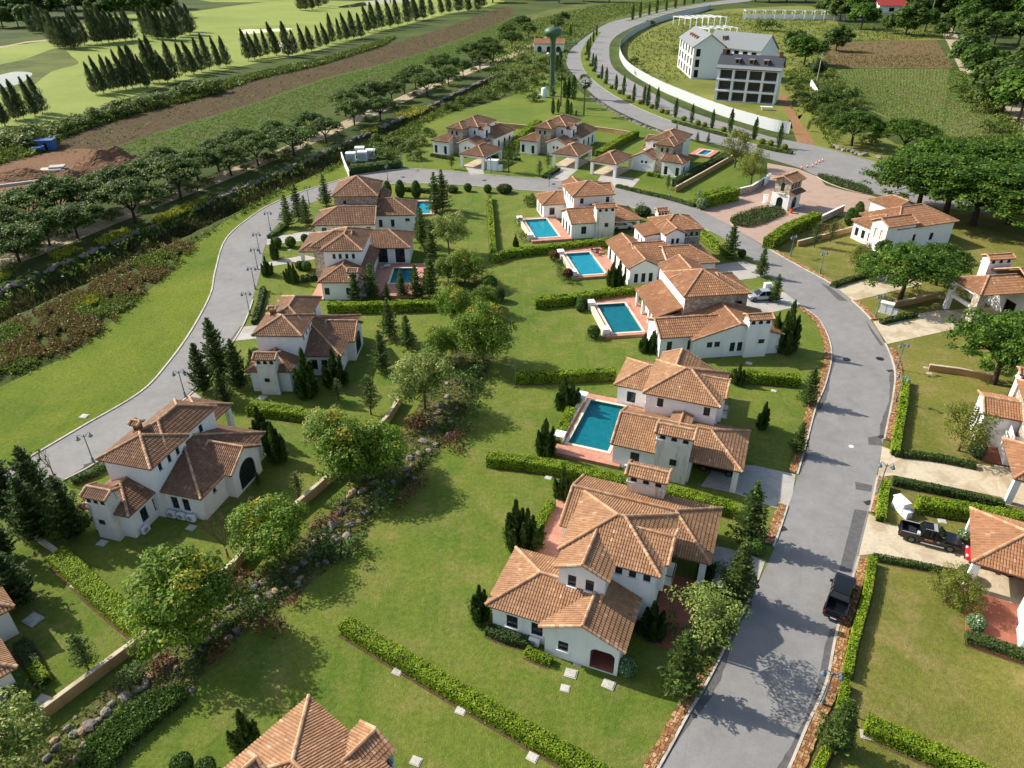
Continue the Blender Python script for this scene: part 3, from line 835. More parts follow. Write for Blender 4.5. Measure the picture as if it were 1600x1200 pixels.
# ---------------------------------------------------------------- villas
_WC = {}
def window_meshes(w, h, kind):
    key = (round(w, 2), round(h, 2), kind)
    if key in _WC: return _WC[key]
    fr, pa, si = MB(), MB(), MB()
    b = 0.07 if w < 1.4 else 0.1
    arch = kind in ('arch', 'archblind')
    r = w / 2
    hs = h - r if arch else h
    for (a, c, z0, z1) in ((-w / 2, -w / 2 + b, 0, hs), (w / 2 - b, w / 2, 0, hs), (-w / 2 + b, w / 2 - b, 0, b)):
        fr.box(a, c, -0.04, 0.04, z0, z1)
    nv = 2 if w < 1.3 else (3 if w < 2.3 else 5)
    nh = 2 if h < 1.7 else 4
    for i in range(1, nv):
        x = -w / 2 + w * i / nv
        top = hs + (math.sqrt(max(0, r * r - x * x)) - 0.03 if arch else -b)
        fr.box(x - 0.025, x + 0.025, -0.03, 0.03, b, top)
    for i in range(1, nh):
        fr.box(-w / 2 + b, w / 2 - b, -0.027, 0.027, hs * i / nh - 0.02, hs * i / nh + 0.02)
    if arch:
        n = 10
        pts = [(r * math.cos(math.pi * k / n), hs + r * math.sin(math.pi * k / n)) for k in range(n + 1)]
        inn = [((r - b) * math.cos(math.pi * k / n), hs + (r - b) * math.sin(math.pi * k / n)) for k in range(n + 1)]
        for k in range(n):
            fr.face([(pts[k][0], -0.04, pts[k][1]), (inn[k][0], -0.04, inn[k][1]), (inn[k + 1][0], -0.04, inn[k + 1][1]), (pts[k + 1][0], -0.04, pts[k + 1][1])])
        pa.face([(-r, 0.0, 0), (r, 0.0, 0)] + [(p[0], 0.0, p[1]) for p in pts])
    else:
        fr.box(-w / 2, w / 2, -0.041, 0.041, h - b, h)
        pa.face([(-w / 2, 0, 0), (w / 2, 0, 0), (w / 2, 0, h), (-w / 2, 0, h)])
    si.box(-w / 2 - 0.1, w / 2 + 0.1, -0.24, 0.02, -0.1, 0.0)
    fm = M['frame_white'] if kind == 'archblind' else M['frame']
    _WC[key] = (fr.mesh('window', fm), pa.mesh('pane', M['glass'] if kind != 'archblind' else M['trimstone']), si.mesh('sill', M['stucco']))
    return _WC[key]

class Villa:
    def __init__(self, name, label, origin, deg, sx=1, sy=1, ox=0.0, oy=0.0, k=1.0, tile='tile', W=0.235, L=0.38, cat='villa', group='white villas with clay tile roofs', sills=True):
        self.root = empty(name, (origin[0], origin[1], 0), math.radians(deg))
        tag(self.root, label, cat, group)
        self.sx, self.sy, self.ox, self.oy, self.k = sx, sy, ox, oy, k
        self.tile, self.W, self.L, self.sills = tile, W, L, sills
        self.deg = deg
    def pt(self, x, y, z):
        return ((self.ox + self.sx * x) * self.k, (self.oy + self.sy * y) * self.k, z)
    def world(self, x, y, z=0.0):
        p = self.pt(x, y, z)
        a = math.radians(self.deg)
        l = self.root.location
        return Vector((l.x + p[0] * math.cos(a) - p[1] * math.sin(a), l.y + p[0] * math.sin(a) + p[1] * math.cos(a), z))
    def part(self, mb, name, mat, parent=None, smooth=False):
        return mb.build(name, mat, parent or self.root, smooth)
    # --- walls with real openings
    def walls(self, x0, x1, y0, y1, z0, z1, holes=None, gables=None, mat='stucco', sides='FBLR', base=True):
        mb = MB()
        holes = holes or {}
        P = {'F': lambda u, z, d: self.pt(u, y0 + d, z), 'B': lambda u, z, d: self.pt(u, y1 - d, z), 'L': lambda u, z, d: self.pt(x0 + d, u, z), 'R': lambda u, z, d: self.pt(x1 - d, u, z)}
        NV = {'F': (0, -1), 'B': (0, 1), 'L': (-1, 0), 'R': (1, 0)}
        D = 0.2
        wins = []
        for s in sides:
            u0, u1 = (x0, x1) if s in 'FB' else (y0, y1)
            hs = holes.get(s, [])
            hh = [(u - w / 2, u + w / 2, z, z + h, kd) for (u, z, w, h, kd) in hs]
            us = sorted({u0, u1} | {a for q in hh for a in q[:2]})
            zs = sorted({z0, z1} | {a for q in hh for a in q[2:4] if z0 < a < z1})
            f = P[s]
            for i in range(len(us) - 1):
                for j in range(len(zs) - 1):
                    cu, cz = (us[i] + us[i + 1]) / 2, (zs[j] + zs[j + 1]) / 2
                    if any(q[0] < cu < q[1] and q[2] < cz < q[3] for q in hh): continue
                    mb.face([f(us[i], zs[j], 0), f(us[i + 1], zs[j], 0), f(us[i + 1], zs[j + 1], 0), f(us[i], zs[j + 1], 0)])
            for (a, b, c, d, kd) in hh:
                mb.face([f(a, c, 0), f(a, d, 0), f(a, d, D), f(a, c, D)])
                mb.face([f(b, c, 0), f(b, d, 0), f(b, d, D), f(b, c, D)])
                mb.face([f(a, d, 0), f(b, d, 0), f(b, d, D), f(a, d, D)])
                mb.face([f(a, c, 0), f(b, c, 0), f(b, c, D), f(a, c, D)])
                if kd in ('arch', 'archblind', 'porch'):
                    r = (b - a) / 2 if kd != 'porch' else 0.5
                    for sgn in (-1, 1):
                        cx = ((a + r) if sgn < 0 else (b - r)); edge = a if sgn < 0 else b
                        n = 6
                        for k in range(n):
                            a0, a1 = math.pi / 2 * k / n, math.pi / 2 * (k + 1) / n
                            q0 = (cx + sgn * r * math.sin(a0), d - r + r * math.cos(a0)); q1 = (cx + sgn * r * math.sin(a1), d - r + r * math.cos(a1))
                            mb.face([f(q0[0], q0[1], -0.004), f(q1[0], q1[1], -0.004), f(edge, d, -0.004)])
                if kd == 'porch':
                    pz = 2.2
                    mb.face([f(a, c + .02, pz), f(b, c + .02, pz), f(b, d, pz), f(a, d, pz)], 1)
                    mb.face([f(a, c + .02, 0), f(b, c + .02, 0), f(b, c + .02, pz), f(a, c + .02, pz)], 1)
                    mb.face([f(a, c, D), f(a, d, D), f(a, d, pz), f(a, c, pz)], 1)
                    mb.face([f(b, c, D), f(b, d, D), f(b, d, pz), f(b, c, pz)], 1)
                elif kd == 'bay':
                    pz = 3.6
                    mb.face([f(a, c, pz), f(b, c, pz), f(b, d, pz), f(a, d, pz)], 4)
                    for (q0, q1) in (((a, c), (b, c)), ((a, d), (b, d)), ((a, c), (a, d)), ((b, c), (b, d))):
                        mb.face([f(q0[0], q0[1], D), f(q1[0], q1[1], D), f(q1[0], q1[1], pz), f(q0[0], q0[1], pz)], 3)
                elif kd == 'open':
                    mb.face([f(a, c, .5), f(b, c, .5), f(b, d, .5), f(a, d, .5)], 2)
                else:
                    wins.append((s, (a + b) / 2, c, (b - a) * self.k, d - c, kd))
        for g in (gables or []):
            s, za = g[0], g[1]
            f = P[s]
            u0, u1 = (x0, x1) if s in 'FB' else (y0, y1)
            mb.face([f(u0, z1, 0), f(u1, z1, 0), f((u0 + u1) / 2, za, 0)])
        w = self.part(mb, 'wall', [M[mat], M['terrace_dark'], M['dark'], M['kerb'], M['bayback']])
        for (s, u, z, ww, h, kd) in wins:
            fm, pm, sm = window_meshes(ww, h, kd)
            p = P[s](u, z, 0.13)
            nx, ny = NV[s][0] * self.sx, NV[s][1] * self.sy
            a = math.atan2(nx, -ny)
            o = link('window', fm, self.root, p, a)
            link('pane', pm, o, (0, 0.02, 0))
            if self.sills and kd == 'sash':
                link('sill', sm, o, (0, -0.05, 0))
        return w
    # --- roof planes with clay tiles
    def tiles(self, mb, poly):
        P = [Vector(p) for p in poly]
        n = (P[1] - P[0]).cross(P[2] - P[0])
        if n.length < 1e-6: return
        n.normalize()
        if n.z < 0: n = -n; P = P[::-1]
        u = Vector((0, 0, 1)).cross(n)
        if u.length < 1e-6: u = Vector((1, 0, 0))
        u.normalize()
        v = n.cross(u)
        O = P[0]
        Q = [((p - O).dot(u), (p - O).dot(v)) for p in P]
        umin, umax = min(q[0] for q in Q), max(q[0] for q in Q)
        nc = max(1, round((umax - umin) / self.W))
        W = (umax - umin) / nc
        prof = [(-0.47 * W, 0.0), (-0.27 * W, 0.28 * W), (0.27 * W, 0.28 * W), (0.47 * W, 0.0)]
        for i in range(nc):
            uc = umin + (i + 0.5) * W + 1e-4
            vs = []
            for k in range(len(Q)):
                a, b = Q[k], Q[(k + 1) % len(Q)]
                if (a[0] - uc) * (b[0] - uc) < 0:
                    t = (uc - a[0]) / (b[0] - a[0]); vs.append(a[1] + t * (b[1] - a[1]))
            if len(vs) < 2: continue
            lo, hi = min(vs), max(vs)
            if hi - lo < 0.05: continue
            m = max(1, math.ceil((hi - lo) / self.L))
            for j in range(m):
                a, b = lo + j * self.L, min(hi, lo + (j + 1) * self.L)
                t = min(1, max(0, R.gauss(0.5, 0.13)))
                if R.random() < 0.015: t = 0.95
                i0 = len(mb.v)
                for (vv, lift) in ((a - 0.04 if j == 0 else a, 0.035), (b, 0.0)):
                    for (du, hh) in prof:
                        mb.v.append(tuple(O + u * (uc + du) + v * vv + n * (hh + lift)))
                for q in ((0, 1, 5, 4), (1, 2, 6, 5), (2, 3, 7, 6), (0, 3, 2, 1)):
                    mb.f.append(tuple(i0 + x for x in q)); mb.m.append(0); mb.t.append(t)
    def caps(self, mb, a, b, r=0.14):
        a, b = Vector(a), Vector(b)
        d = b - a
        L = d.length
        if L < 0.2: return
        d.normalize()
        s = d.cross(Vector((0, 0, 1))).normalized()
        up = s.cross(d)
        n = max(1, round(L / 0.4))
        for i in range(n):
            t = R.random()
            p0, p1 = a + d * (L * i / n - 0.03), a + d * (L * (i + 1) / n)
            i0 = len(mb.v)
            for (p, k) in ((p0, 1.12), (p1, 0.95)):
                for (x, z) in ((-1, -0.1), (-0.7, 0.75), (0, 1.05), (0.7, 0.75), (1, -0.1)):
                    mb.v.append(tuple(p + s * (x * r * k) + up * (z * r * k + 0.02)))
            for q in ((0, 1, 6, 5), (1, 2, 7, 6), (2, 3, 8, 7), (3, 4, 9, 8), (0, 4, 3, 2, 1)):
                mb.f.append(tuple(i0 + x for x in q)); mb.m.append(0); mb.t.append(t)
    def roof(self, x0, x1, y0, y1, z, axis='x', ends='HH', pitch=0.45, tile=None, parent=None, name='roof', dz=None):
        planes, caps = [], []
        if axis in 'xy':
            if axis == 'x': a0, a1, b0, b1 = x0, x1, y0, y1; q = lambda a, b, zz: (a, b, zz)
            else: a0, a1, b0, b1 = y0, y1, x0, x1; q = lambda a, b, zz: (b, a, zz)
            h = (b1 - b0) / 2; bm = (b0 + b1) / 2; zr = z + h * pitch
            ra = a0 + (h if ends[0] == 'H' else 0); rb = a1 - (h if ends[1] == 'H' else 0)
            if ra > rb: ra = rb = (ra + rb) / 2
            A, B = q(ra, bm, zr), q(rb, bm, zr)
            planes.append([q(a0, b0, z), q(a1, b0, z), B, A] if ra < rb else [q(a0, b0, z), q(a1, b0, z), A])
            planes.append([q(a1, b1, z), q(a0, b1, z), A, B] if ra < rb else [q(a1, b1, z), q(a0, b1, z), A])
            if ends[0] == 'H': planes.append([q(a0, b1, z), q(a0, b0, z), A])
            if ends[1] == 'H': planes.append([q(a1, b0, z), q(a1, b1, z), B])
            if ra < rb: caps.append((A, B))
            caps += [(q(a0, b0, z), A), (q(a0, b1, z), A)] + [(q(a1, b0, z), B), (q(a1, b1, z), B)]
        else:                                   # lean-to, low side given
            lo, hi = z, z + (dz if dz else 1.5)
            zz = {'L': (lo, hi, hi, lo), 'R': (hi, lo, lo, hi), 'F': (lo, lo, hi, hi), 'B': (hi, hi, lo, lo)}[axis]
            planes.append([(x0, y0, zz[0]), (x1, y0, zz[1]), (x1, y1, zz[2]), (x0, y1, zz[3])])
        deck, tl, cp = MB(), MB(), MB()
        th = 0.13
        for pl in planes:
            pts = [self.pt(*p) for p in pl]
            deck.face(pts)
            dn = [(p[0], p[1], p[2] - th) for p in pts]
            deck.face(dn[::-1])
            for k in range(len(pts)):
                k2 = (k + 1) % len(pts)
                if abs(pts[k][2] - pts[k2][2]) < 1e-4 and pts[k][2] > z + 0.05 and axis in 'xy': continue
                deck.face([dn[k], dn[k2], pts[k2], pts[k]])
            self.tiles(tl, [(p[0], p[1], p[2] + 0.012) for p in pts])
        for a, b in caps:
            self.caps(cp, Vector(self.pt(*a)) + Vector((0, 0, 0.07)), Vector(self.pt(*b)) + Vector((0, 0, 0.07)))
        ro = self.part(deck, name, M['fascia'], parent)
        t = self.part(tl, 'roof_tiles', M[tile or self.tile], ro); t['kind'] = 'stuff'
        if caps:
            self.part(cp, 'ridge_tiles', M['ridge'], ro)['kind'] = 'stuff'
        return ro
    def block(self, x0, x1, y0, y1, z, axis='x', ends='HH', holes=None, pitch=0.45, oh=0.45, mat='stucco', z0=0.0, open=False, sides='FBLR', tile=None):
        self.roof(x0, x1, y0, y1, z, axis, ends, pitch, tile)
        if open: return
        wx0, wx1, wy0, wy1 = x0 + oh, x1 - oh, y0 + oh, y1 - oh
        h = ((y1 - y0) if axis == 'x' else (x1 - x0)) / 2
        gs = []
        e = {'x': 'LR', 'y': 'FB'}[axis]
        for k in (0, 1):
            if ends[k] == 'G':
                gs.append((e[k], z + h * pitch - 0.14))
        # a gable end stands closer to the verge than the eaves do
        if axis == 'x':
            if ends[0] == 'G': wx0 = x0 + 0.2
            if ends[1] == 'G': wx1 = x1 - 0.2
        else:
            if ends[0] == 'G': wy0 = y0 + 0.2
            if ends[1] == 'G': wy1 = y1 - 0.2
        self.walls(wx0, wx1, wy0, wy1, z0, z + oh * pitch - 0.13, holes, gs, mat, sides)
    def post(self, x, y, z, w=0.55, mat='stucco'):
        mb = MB(); mb.box(x - w / 2, x + w / 2, y - w / 2, y + w / 2, 0, z, X=self.pt)
        self.part(mb, 'column', M[mat])
    def beam(self, x0, x1, y0, y1, z0, z1, mat='stucco'):
        mb = MB(); mb.box(x0, x1, y0, y1, z0, z1, X=self.pt)
        self.part(mb, 'beam', M[mat])
    def chimney(self, x0, x1, y0, y1, z0, z1, axis='x', face='F', mat='stucco_stain', hole=None):
        """chimney tower: shaft, corbelled belfry with three round-topped vents and its own little tiled roof"""
        mb = MB()
        mb.box(x0, x1, y0, y1, z0, z1 - 1.05, X=self.pt)
        e = 0.1
        mb.box(x0 - e, x1 + e, y0 - e, y1 + e, z1 - 1.05, z1 - 0.82, X=self.pt)
        mb.box(x0 - .02, x1 + .02, y0 - .02, y1 + .02, z1 - 0.82, z1, X=self.pt)
        c = self.part(mb, 'chimney', M[mat])
        n = 3
        fy, fx = (y0 if face == 'F' else y1), (x0 if face == 'L' else x1)
        for i in range(n):
            if face in 'FB':
                cc = x0 + (x1 - x0) * (i + .5) / n; w = min(0.3, (x1 - x0) / n * .3); s = -1 if face == 'F' else 1
                f = lambda u, z: self.pt(cc + u, fy + s * .026, z)
            else:
                cc = y0 + (y1 - y0) * (i + .5) / n; w = min(0.3, (y1 - y0) / n * .3); s = -1 if face == 'L' else 1
                f = lambda u, z: self.pt(fx + s * .026, cc + u, z)
            pts = [f(-w, z1 - .72), f(w, z1 - .72)] + [f(w * math.cos(a * math.pi / 6), z1 - .45 + w * math.sin(a * math.pi / 6)) for a in range(7)]
            v = MB(); v.face(pts); self.part(v, 'vent', M['dark'], c)
        ov = 0.22
        W, L = self.W, self.L
        r = self.roof(x0 - ov, x1 + ov, y0 - ov, y1 + ov, z1, axis, 'GG', 0.42, None, c, 'chimney_roof')
        for ch in list(r.children): ch.parent = c      # keep to three levels
        if axis == 'x':
            for xx in (x0 - .02, x1 + .02): g = MB(); g.face([self.pt(xx, y0, z1), self.pt(xx, y1, z1), self.pt(xx, (y0 + y1) / 2, z1 + (y1 - y0) / 2 * .42)]); self.part(g, 'gable', M[mat], c)
        else:
            for yy in (y0 - .02, y1 + .02): g = MB(); g.face([self.pt(x0, yy, z1), self.pt(x1, yy, z1), self.pt((x0 + x1) / 2, yy, z1 + (x1 - x0) / 2 * .42)]); self.part(g, 'gable', M[mat], c)
        if hole:
            (u, z, w, h) = hole
            fm, pm, sm = window_meshes(w, h, 'sash')
            if face in 'FB':
                p = self.pt(u, fy + (-.05 if face == 'F' else .05), z); nx, ny = 0, (-1 if face == 'F' else 1)
            else:
                p = self.pt(fx + (-.05 if face == 'L' else .05), u, z); nx, ny = (-1 if face == 'L' else 1), 0
            o = link('window', fm, self.root, p, math.atan2(nx * self.sx, -ny * self.sy)); link('pane', pm, o, (0, .02, 0))
    def balcony(self, x0, x1, y0, y1, z):
        mb = MB(); mb.box(x0, x1, y0, y1, z - .15, z, X=self.pt)
        b = self.part(mb, 'balcony', M['trimstone'])
        rl = MB()
        for (a, b_, c, d) in ((x0, x1, y0, y0 + .05), (x0, x1, y1 - .05, y1), (x1 - .05, x1, y0 + .05, y1 - .05)):
            rl.box(a, b_, c, d, z + .9, z + .97, X=self.pt)
        n = 6
        for i in range(n + 1):
            yy = y0 + .03 + (y1 - y0 - .06) * i / n
            rl.box(x1 - .04, x1 - .01, yy - .015, yy + .015, z, z + .9, X=self.pt)
        self.part(rl, 'railing', M['iron'], b)

def sash(u, z=1.0, w=1.0, h=1.35): return (u, z, w, h, 'sash')
def archw(u, z=0.2, w=1.1, h=2.3): return (u, z, w, h, 'arch')

def villa_P(name, label, o, deg, sy=1, oy=0.0, k=1.0, tile='tile', W=0.235, L=0.38, conn=False):
    v = Villa(name, label, o, deg, 1, sy, 0, oy, k, tile, W, L)
    # A: low hipped wing to the west
    v.block(0, 9, 0, 7.1, 3.2, 'x', 'HG', {'F': [sash(2.2), sash(4.4)], 'B': [sash(2.2, 0.9, 1.1, 1.5)], 'L': [archw(2.4), archw(4.6)]}, sides='FBL')
    # B: low front gable with the arched porch
    v.block(4.9, 11.9, -0.5, 6.6, 3.2, 'y', 'GG', {'F': [(6.9, 1.1, 0.85, 1.0, 'sash'), (10.15, 0.15, 2.0, 2.25, 'porch')], 'R': [sash(4.2)]}, pitch=0.44)
    # C: upper gable over B
    v.block(4.9, 9.5, 3.0, 9.0, 6.5, 'y', 'GG', {'F': [(6.4, 4.75, 0.7, 1.2, 'sash'), (7.9, 4.75, 0.7, 1.2, 'sash')]}, pitch=0.44, sides='FLR', oh=.35)
    # D: main two-storey hip
    v.block(4.55, 13.2, 5.0, 13.0, 6.5, 'x', 'HH', {'F': [(9.75, 5.3, .6, .8, 'sash'), (10.9, 5.3, .6, .8, 'sash'), (12.1, 5.3, .6, .8, 'sash')], 'B': [(6.6, 4.9, .7, 1.1, 'sash'), (11.8, 4.9, .7, 1.1, 'sash')], 'L': [(6.3, 4.7, .7, 1.2, 'sash'), (8.2, 4.7, .7, 1.2, 'sash'), (10.1, 4.7, .7, 1.2, 'sash'), (11.6, 4.7, .7, 1.2, 'sash')]}, oh=.4)
    # dormer gable facing east with its balcony
    v.block(9.6, 13.55, 6.5, 11.0, 6.5, 'x', 'GG', {'R': [(8.75, 3.6, 1.5, 2.5, 'arch')]}, pitch=.5, oh=.3, sides='FBR', z0=3.2)
    v.balcony(13.3, 13.95, 7.4, 10.1, 3.55)
    # E: low wing along the back with the carport at its east end
    v.roof(2.75, 16.7, 11.35, 19.3, 3.2, 'x', 'GH', 0.43)
    zt = 3.2 + 3.97 * .43 - .14
    v.walls(2.95, 11.4, 11.8, 18.85, 0, 3.26, {'B': [sash(5.4, .9, 1.0, 1.5)], 'L': [(13.2, .15, 1.2, 2.4, 'arch'), (15.3, .15, 1.2, 2.4, 'arch'), (17.4, .15, 1.2, 2.4, 'arch')], 'R': [(15.0, .1, 1.1, 2.1, 'open')]}, [('L', zt)])
    for (x, y) in ((16.1, 18.6), (16.1, 12.1)): v.post(x, y, 3.2, .6)
    v.beam(11.4, 15.85, 18.45, 18.8, 2.75, 3.2); v.beam(15.9, 16.25, 12.4, 18.3, 2.75, 3.2); v.beam(11.4, 15.85, 11.9, 12.25, 2.75, 3.2)
    v.chimney(7.6, 11.2, 17.6, 19.45, 0, 6.1, 'x', 'F' if sy == 1 else 'B', hole=None if sy == 1 else (9.6, 2.3, .7, .75))
    if conn:
        v.block(8.2, 10.5, 12.4, 18.0, 4.6, 'y', 'GG', pitch=.25, oh=.15, z0=2.5, sides='LR')
    return v
# ---------------------------------------------------------------- the villas, one by one
V1 = villa_P('villa', 'nearest white villa with big sunlit tile roof and arched front porch', (-2.21, 41.53), -21.2)
V2 = villa_P('villa', 'white villa by the rectangular pool with stained chimney tower and dark carport', (12.95, 77.3), -21, -1, 6.2, conn=True)
V5 = villa_P('villa', 'white villa by the northernmost pool with white car in its carport', (6.05, 149.45), 11, -1, 5.9, 1.04, tile='tile_red', L=0.6, W=0.32, conn=True)

def villa_Q(label, o, deg, k=1.0, tile='tile_dark', L=.38, W=.235):
    v = Villa('villa', label, o, deg, k=k, tile=tile, L=L, W=W)
    v.block(-6.15, .1, 0, 6.0, 6.5, 'y', 'HH', {'R': [(1.6, 5.2, .5, .8, 'sash'), (3.0, 5.2, .5, .8, 'sash'), (4.3, 5.2, .5, .8, 'sash')]}, oh=.4)
    v.block(-5.7, -.35, 3.0, 11.4, 6.5, 'y', 'HH', {'R': [(8.6, 5.0, .6, .9, 'sash')]}, oh=.3, pitch=.52)
    v.chimney(-5.0, -4.4, 4.3, 4.9, 6, 8.1, 'x', 'F', mat='tile_dark')
    v.block(-4.4, 4.4, .6, 12.4, 3.2, 'x', 'GH', {'F': [sash(.7, .9, .8, 1.5), sash(2.0, .9, .8, 1.5)], 'R': [(3.2, 2.0, .5, .5, 'sash')]}, pitch=.44)
    v.block(1.0, 5.2, 4.6, 10.1, 3.2, 'x', 'GG', {'R': [(7.35, .2, 2.9, 3.1, 'arch')]}, pitch=.62, oh=.35)
    v.block(-6.4, -.7, -3.4, 2.4, 3.2, 'y', 'HG', {'R': [sash(-1.2, .9, .9, 1.5), sash(.6, .9, .9, 1.5)], 'F': []})
    v.chimney(-4.7, -2.4, -3.75, -2.2, 0, 5.3, 'x', 'F', hole=(-3.7, 2.0, .6, .5))
    v.roof(-8.4, -2.5, 10.9, 16.6, 3.2, 'x', 'HH')
    for (x, y) in ((-7.9, 11.4), (-7.9, 16.1), (-3.0, 11.4), (-3.0, 16.1)): v.post(x, y, 3.2)
    v.beam(-7.6, -3.3, 16.0, 16.3, 2.75, 3.2); v.beam(-3.15, -2.85, 11.7, 15.8, 2.75, 3.2); v.beam(-8.05, -7.75, 11.7, 15.8, 2.75, 3.2)
    return v
L1 = villa_Q('white villa with dark tile roof and large arched window beside the creek wall', (-35.02, 55.35), -15)
L2 = villa_Q('white villa half hidden by junipers, below the clipped hedge by the western road', (-27.27, 83.08), -1.5, 1.06)

# L3: villa with the shaded pool behind pines
L3 = Villa('villa', 'western villa with two arched windows, shaded pool and row of pines', (-31.7, 113.35), 1, tile='tile_dark', L=.5, W=.3)
L3.block(0, 7, 0, 10.4, 6.5, 'y', 'HH', {'F': [(x, 5.0, .5, .85, 'sash') for x in (2.1, 3.1, 4.2, 5.3)]}, oh=.4)
L3.block(-2.1, 4.5, 2.0, 9.0, 6.4, 'x', 'HG', {'L': [(5.2, 4.8, .6, 1.0, 'sash')]}, mat='stone', oh=.4)
L3.block(5.0, 13.7, 9.4, 17.8, 3.4, 'x', 'GH', {'F': [(8.6, .5, 1.7, 2.6, 'sash'), (11.7, .5, 1.7, 2.6, 'sash')]})
L3.block(.3, 7.3, -5.4, 2.0, 3.2, 'y', 'HG', {'F': [sash(1.5, .9, .8, 1.2), sash(5.0, .9, .8, 1.2)]})
L3.roof(6.6, 8.2, -4.0, 9.2, 3.0, 'R', 'GG', dz=1.2)
L3.walls(6.7, 7.7, -3.8, 9.0, 0, 2.95, {'R': [archw(-1.5), archw(1.5), archw(4.5)]})
L3.chimney(5.4, 6.7, -5.3, -4.0, 0, 4.9, 'x', 'F')
L3.roof(-6.0, -.6, 8.4, 17.6, 3.2, 'y', 'HH')
for (x, y) in ((-5.5, 8.9), (-5.5, 17.1), (-1.2, 8.9), (-1.2, 17.1)): L3.post(x, y, 3.2)
L3.beam(-5.65, -5.35, 9.2, 16.8, 2.75, 3.2); L3.beam(-5.2, -1.5, 8.75, 9.05, 2.75, 3.2)
L4 = Villa('villa', 'northwestern villa on the ring road bend with long brown roof', (-36.17, 142.93), 3, tile='tile_dark', L=.6, W=.32)
L4.block(0, 9.3, 0, 10.5, 6.6, 'x', 'HH', {'F': [(2.5, 4.9, .6, .8, 'sash')], 'R': [(4, 4.6, .8, 1.3, 'sash')]}, mat='stone', oh=.4, pitch=.5)
L4.block(-3.0, 9.2, -7.3, 1.6, 3.2, 'x', 'HG', {'F': [(x, 1.9, .9, .7, 'sash') for x in (-.8, 1.2, 3.8, 5.8, 7.8)]}, pitch=.5)
L4.block(7.2, 16.6, -2.5, 6.6, 3.4, 'x', 'GH', {'F': [sash(9.6, .9, .7, 1.5), sash(12.0, .9, .7, 1.5), (15, 2.0, .9, .6, 'sash')]})
L4.roof(9.1, 10.9, 3.5, 10.0, 4.6, 'R', 'GG', dz=1.0)
L4.walls(9.05, 10.4, 3.7, 9.8, 0, 4.6, {'R': [archw(6.5)]})

# V3
V3 = Villa('villa', 'white villa with rubble stone upper storey, silver car beside it', (24.69, 95.18), 8, tile='tile_red', L=.5, W=.3)
V3.block(0, 8.5, 0, 9.3, 6.5, 'x', 'HH', {'L': [(y, 4.9, .6, .9, 'sash') for y in (1.5, 3.2, 5.0, 6.8)]}, mat='stone', oh=.4)
V3.walls(.38, .6, .42, 8.9, 3, 6.52, {'L': []}, sides='L')
V3.block(0.05, 6.6, 6.5, 12.2, 6.5, 'y', 'GG', {'B': []}, oh=.35, sides='LRB')
V3.block(7.0, 11.2, 1.6, 9.4, 5.7, 'x', 'GH', {'F': [(9.6, 3.2, .9, 1.2, 'sash')]}, mat='stone', oh=.4)
V3.roof(-3.7, .6, .6, 11.2, 3.1, 'L', 'GG', dz=1.5)
V3.walls(-2.4, .5, 1.0, 10.9, 0, 3.3, {'L': [archw(2.6), archw(5.0), archw(7.4), archw(9.6)]}, sides='FBL')
for y in (1.2, 4.4, 7.6, 10.7): V3.post(-3.3, y, 3.1, .4)
V3.block(-5.0, 4.5, -5.8, .5, 3.2, 'x', 'GG', {'F': [sash(-3.4, .9, .75, 1.5), sash(-.4, .9, .75, 1.5)], 'L': [archw(-2.6, .2, 1.5, 2.5)]}, oh=.4)
V3.block(-.7, 12.7, -6.75, 1.2, 3.0, 'y', 'GG', {'F': [(2.0, 1.7, .8, .8, 'sash'), (3.1, 1.7, .8, .8, 'sash'), (5.4, .8, .75, 1.4, 'sash'), (6.5, .8, .75, 1.4, 'sash')]}, pitch=.31, oh=.4)
V3.chimney(7.0, 10.2, -7.2, -5.6, 0, 5.9, 'x', 'F', hole=(9.2, 2.2, .8, .6), mat='stucco')
# V4
V4 = Villa('villa', 'villa with terrace pool and red topiary balls, low roofs and small tower', (19.36, 113.83), 10, tile='tile_red', L=.5, W=.3)
V4.block(0, 5.8, -.5, 12.6, 3.3, 'y', 'GG', {'F': [(1.6, .7, .7, 1.6, 'sash'), (2.9, .7, .7, 1.6, 'sash'), (4.2, .7, .7, 1.6, 'sash')], 'L': [archw(y, .2, 1.2, 2.5) for y in (2, 5, 8, 11)]}, pitch=.5)
V4.block(2.6, 12.4, 2.4, 10.6, 3.3, 'x', 'GH', {'F': [sash(8)]})
V4.block(7.4, 16.4, .0, 8.2, 3.2, 'x', 'GH', {'F': [sash(13.5, .9, .9, 1.4)], 'R': [archw(3.0)]})
V4.block(8.5, 16.6, 8.0, 15.2, 6.4, 'x', 'HH', {'F': [(13.4, 5.0, .55, .8, 'sash'), (14.5, 5.0, .55, .8, 'sash'), (15.5, 5.0, .55, .8, 'sash')], 'L': [(10, 4.9, .5, .9, 'sash'), (12, 4.9, .5, .9, 'sash')]}, mat='stone', oh=.4)
V4.block(8.45, 12.6, 5.9, 11, 6.4, 'y', 'GG', {'F': [(10.1, 4.7, .55, .95, 'sash'), (11.0, 4.7, .55, .95, 'sash')]}, oh=.35, pitch=.5)
V4.walls(6.0, 8.9, 9.0, 14.6, 0, 5.4, {'L': [(10.5, 3.4, .6, 1.2, 'sash'), (12.3, 3.4, .6, 1.2, 'sash')]}, sides='FBL')
V4.roof(5.7, 9.0, 8.8, 14.8, 5.3, 'L', 'GG', dz=.6)
V4.chimney(10.5, 12.3, 15.2, 16.4, 0, 7.6, 'x', 'F', mat='stucco')

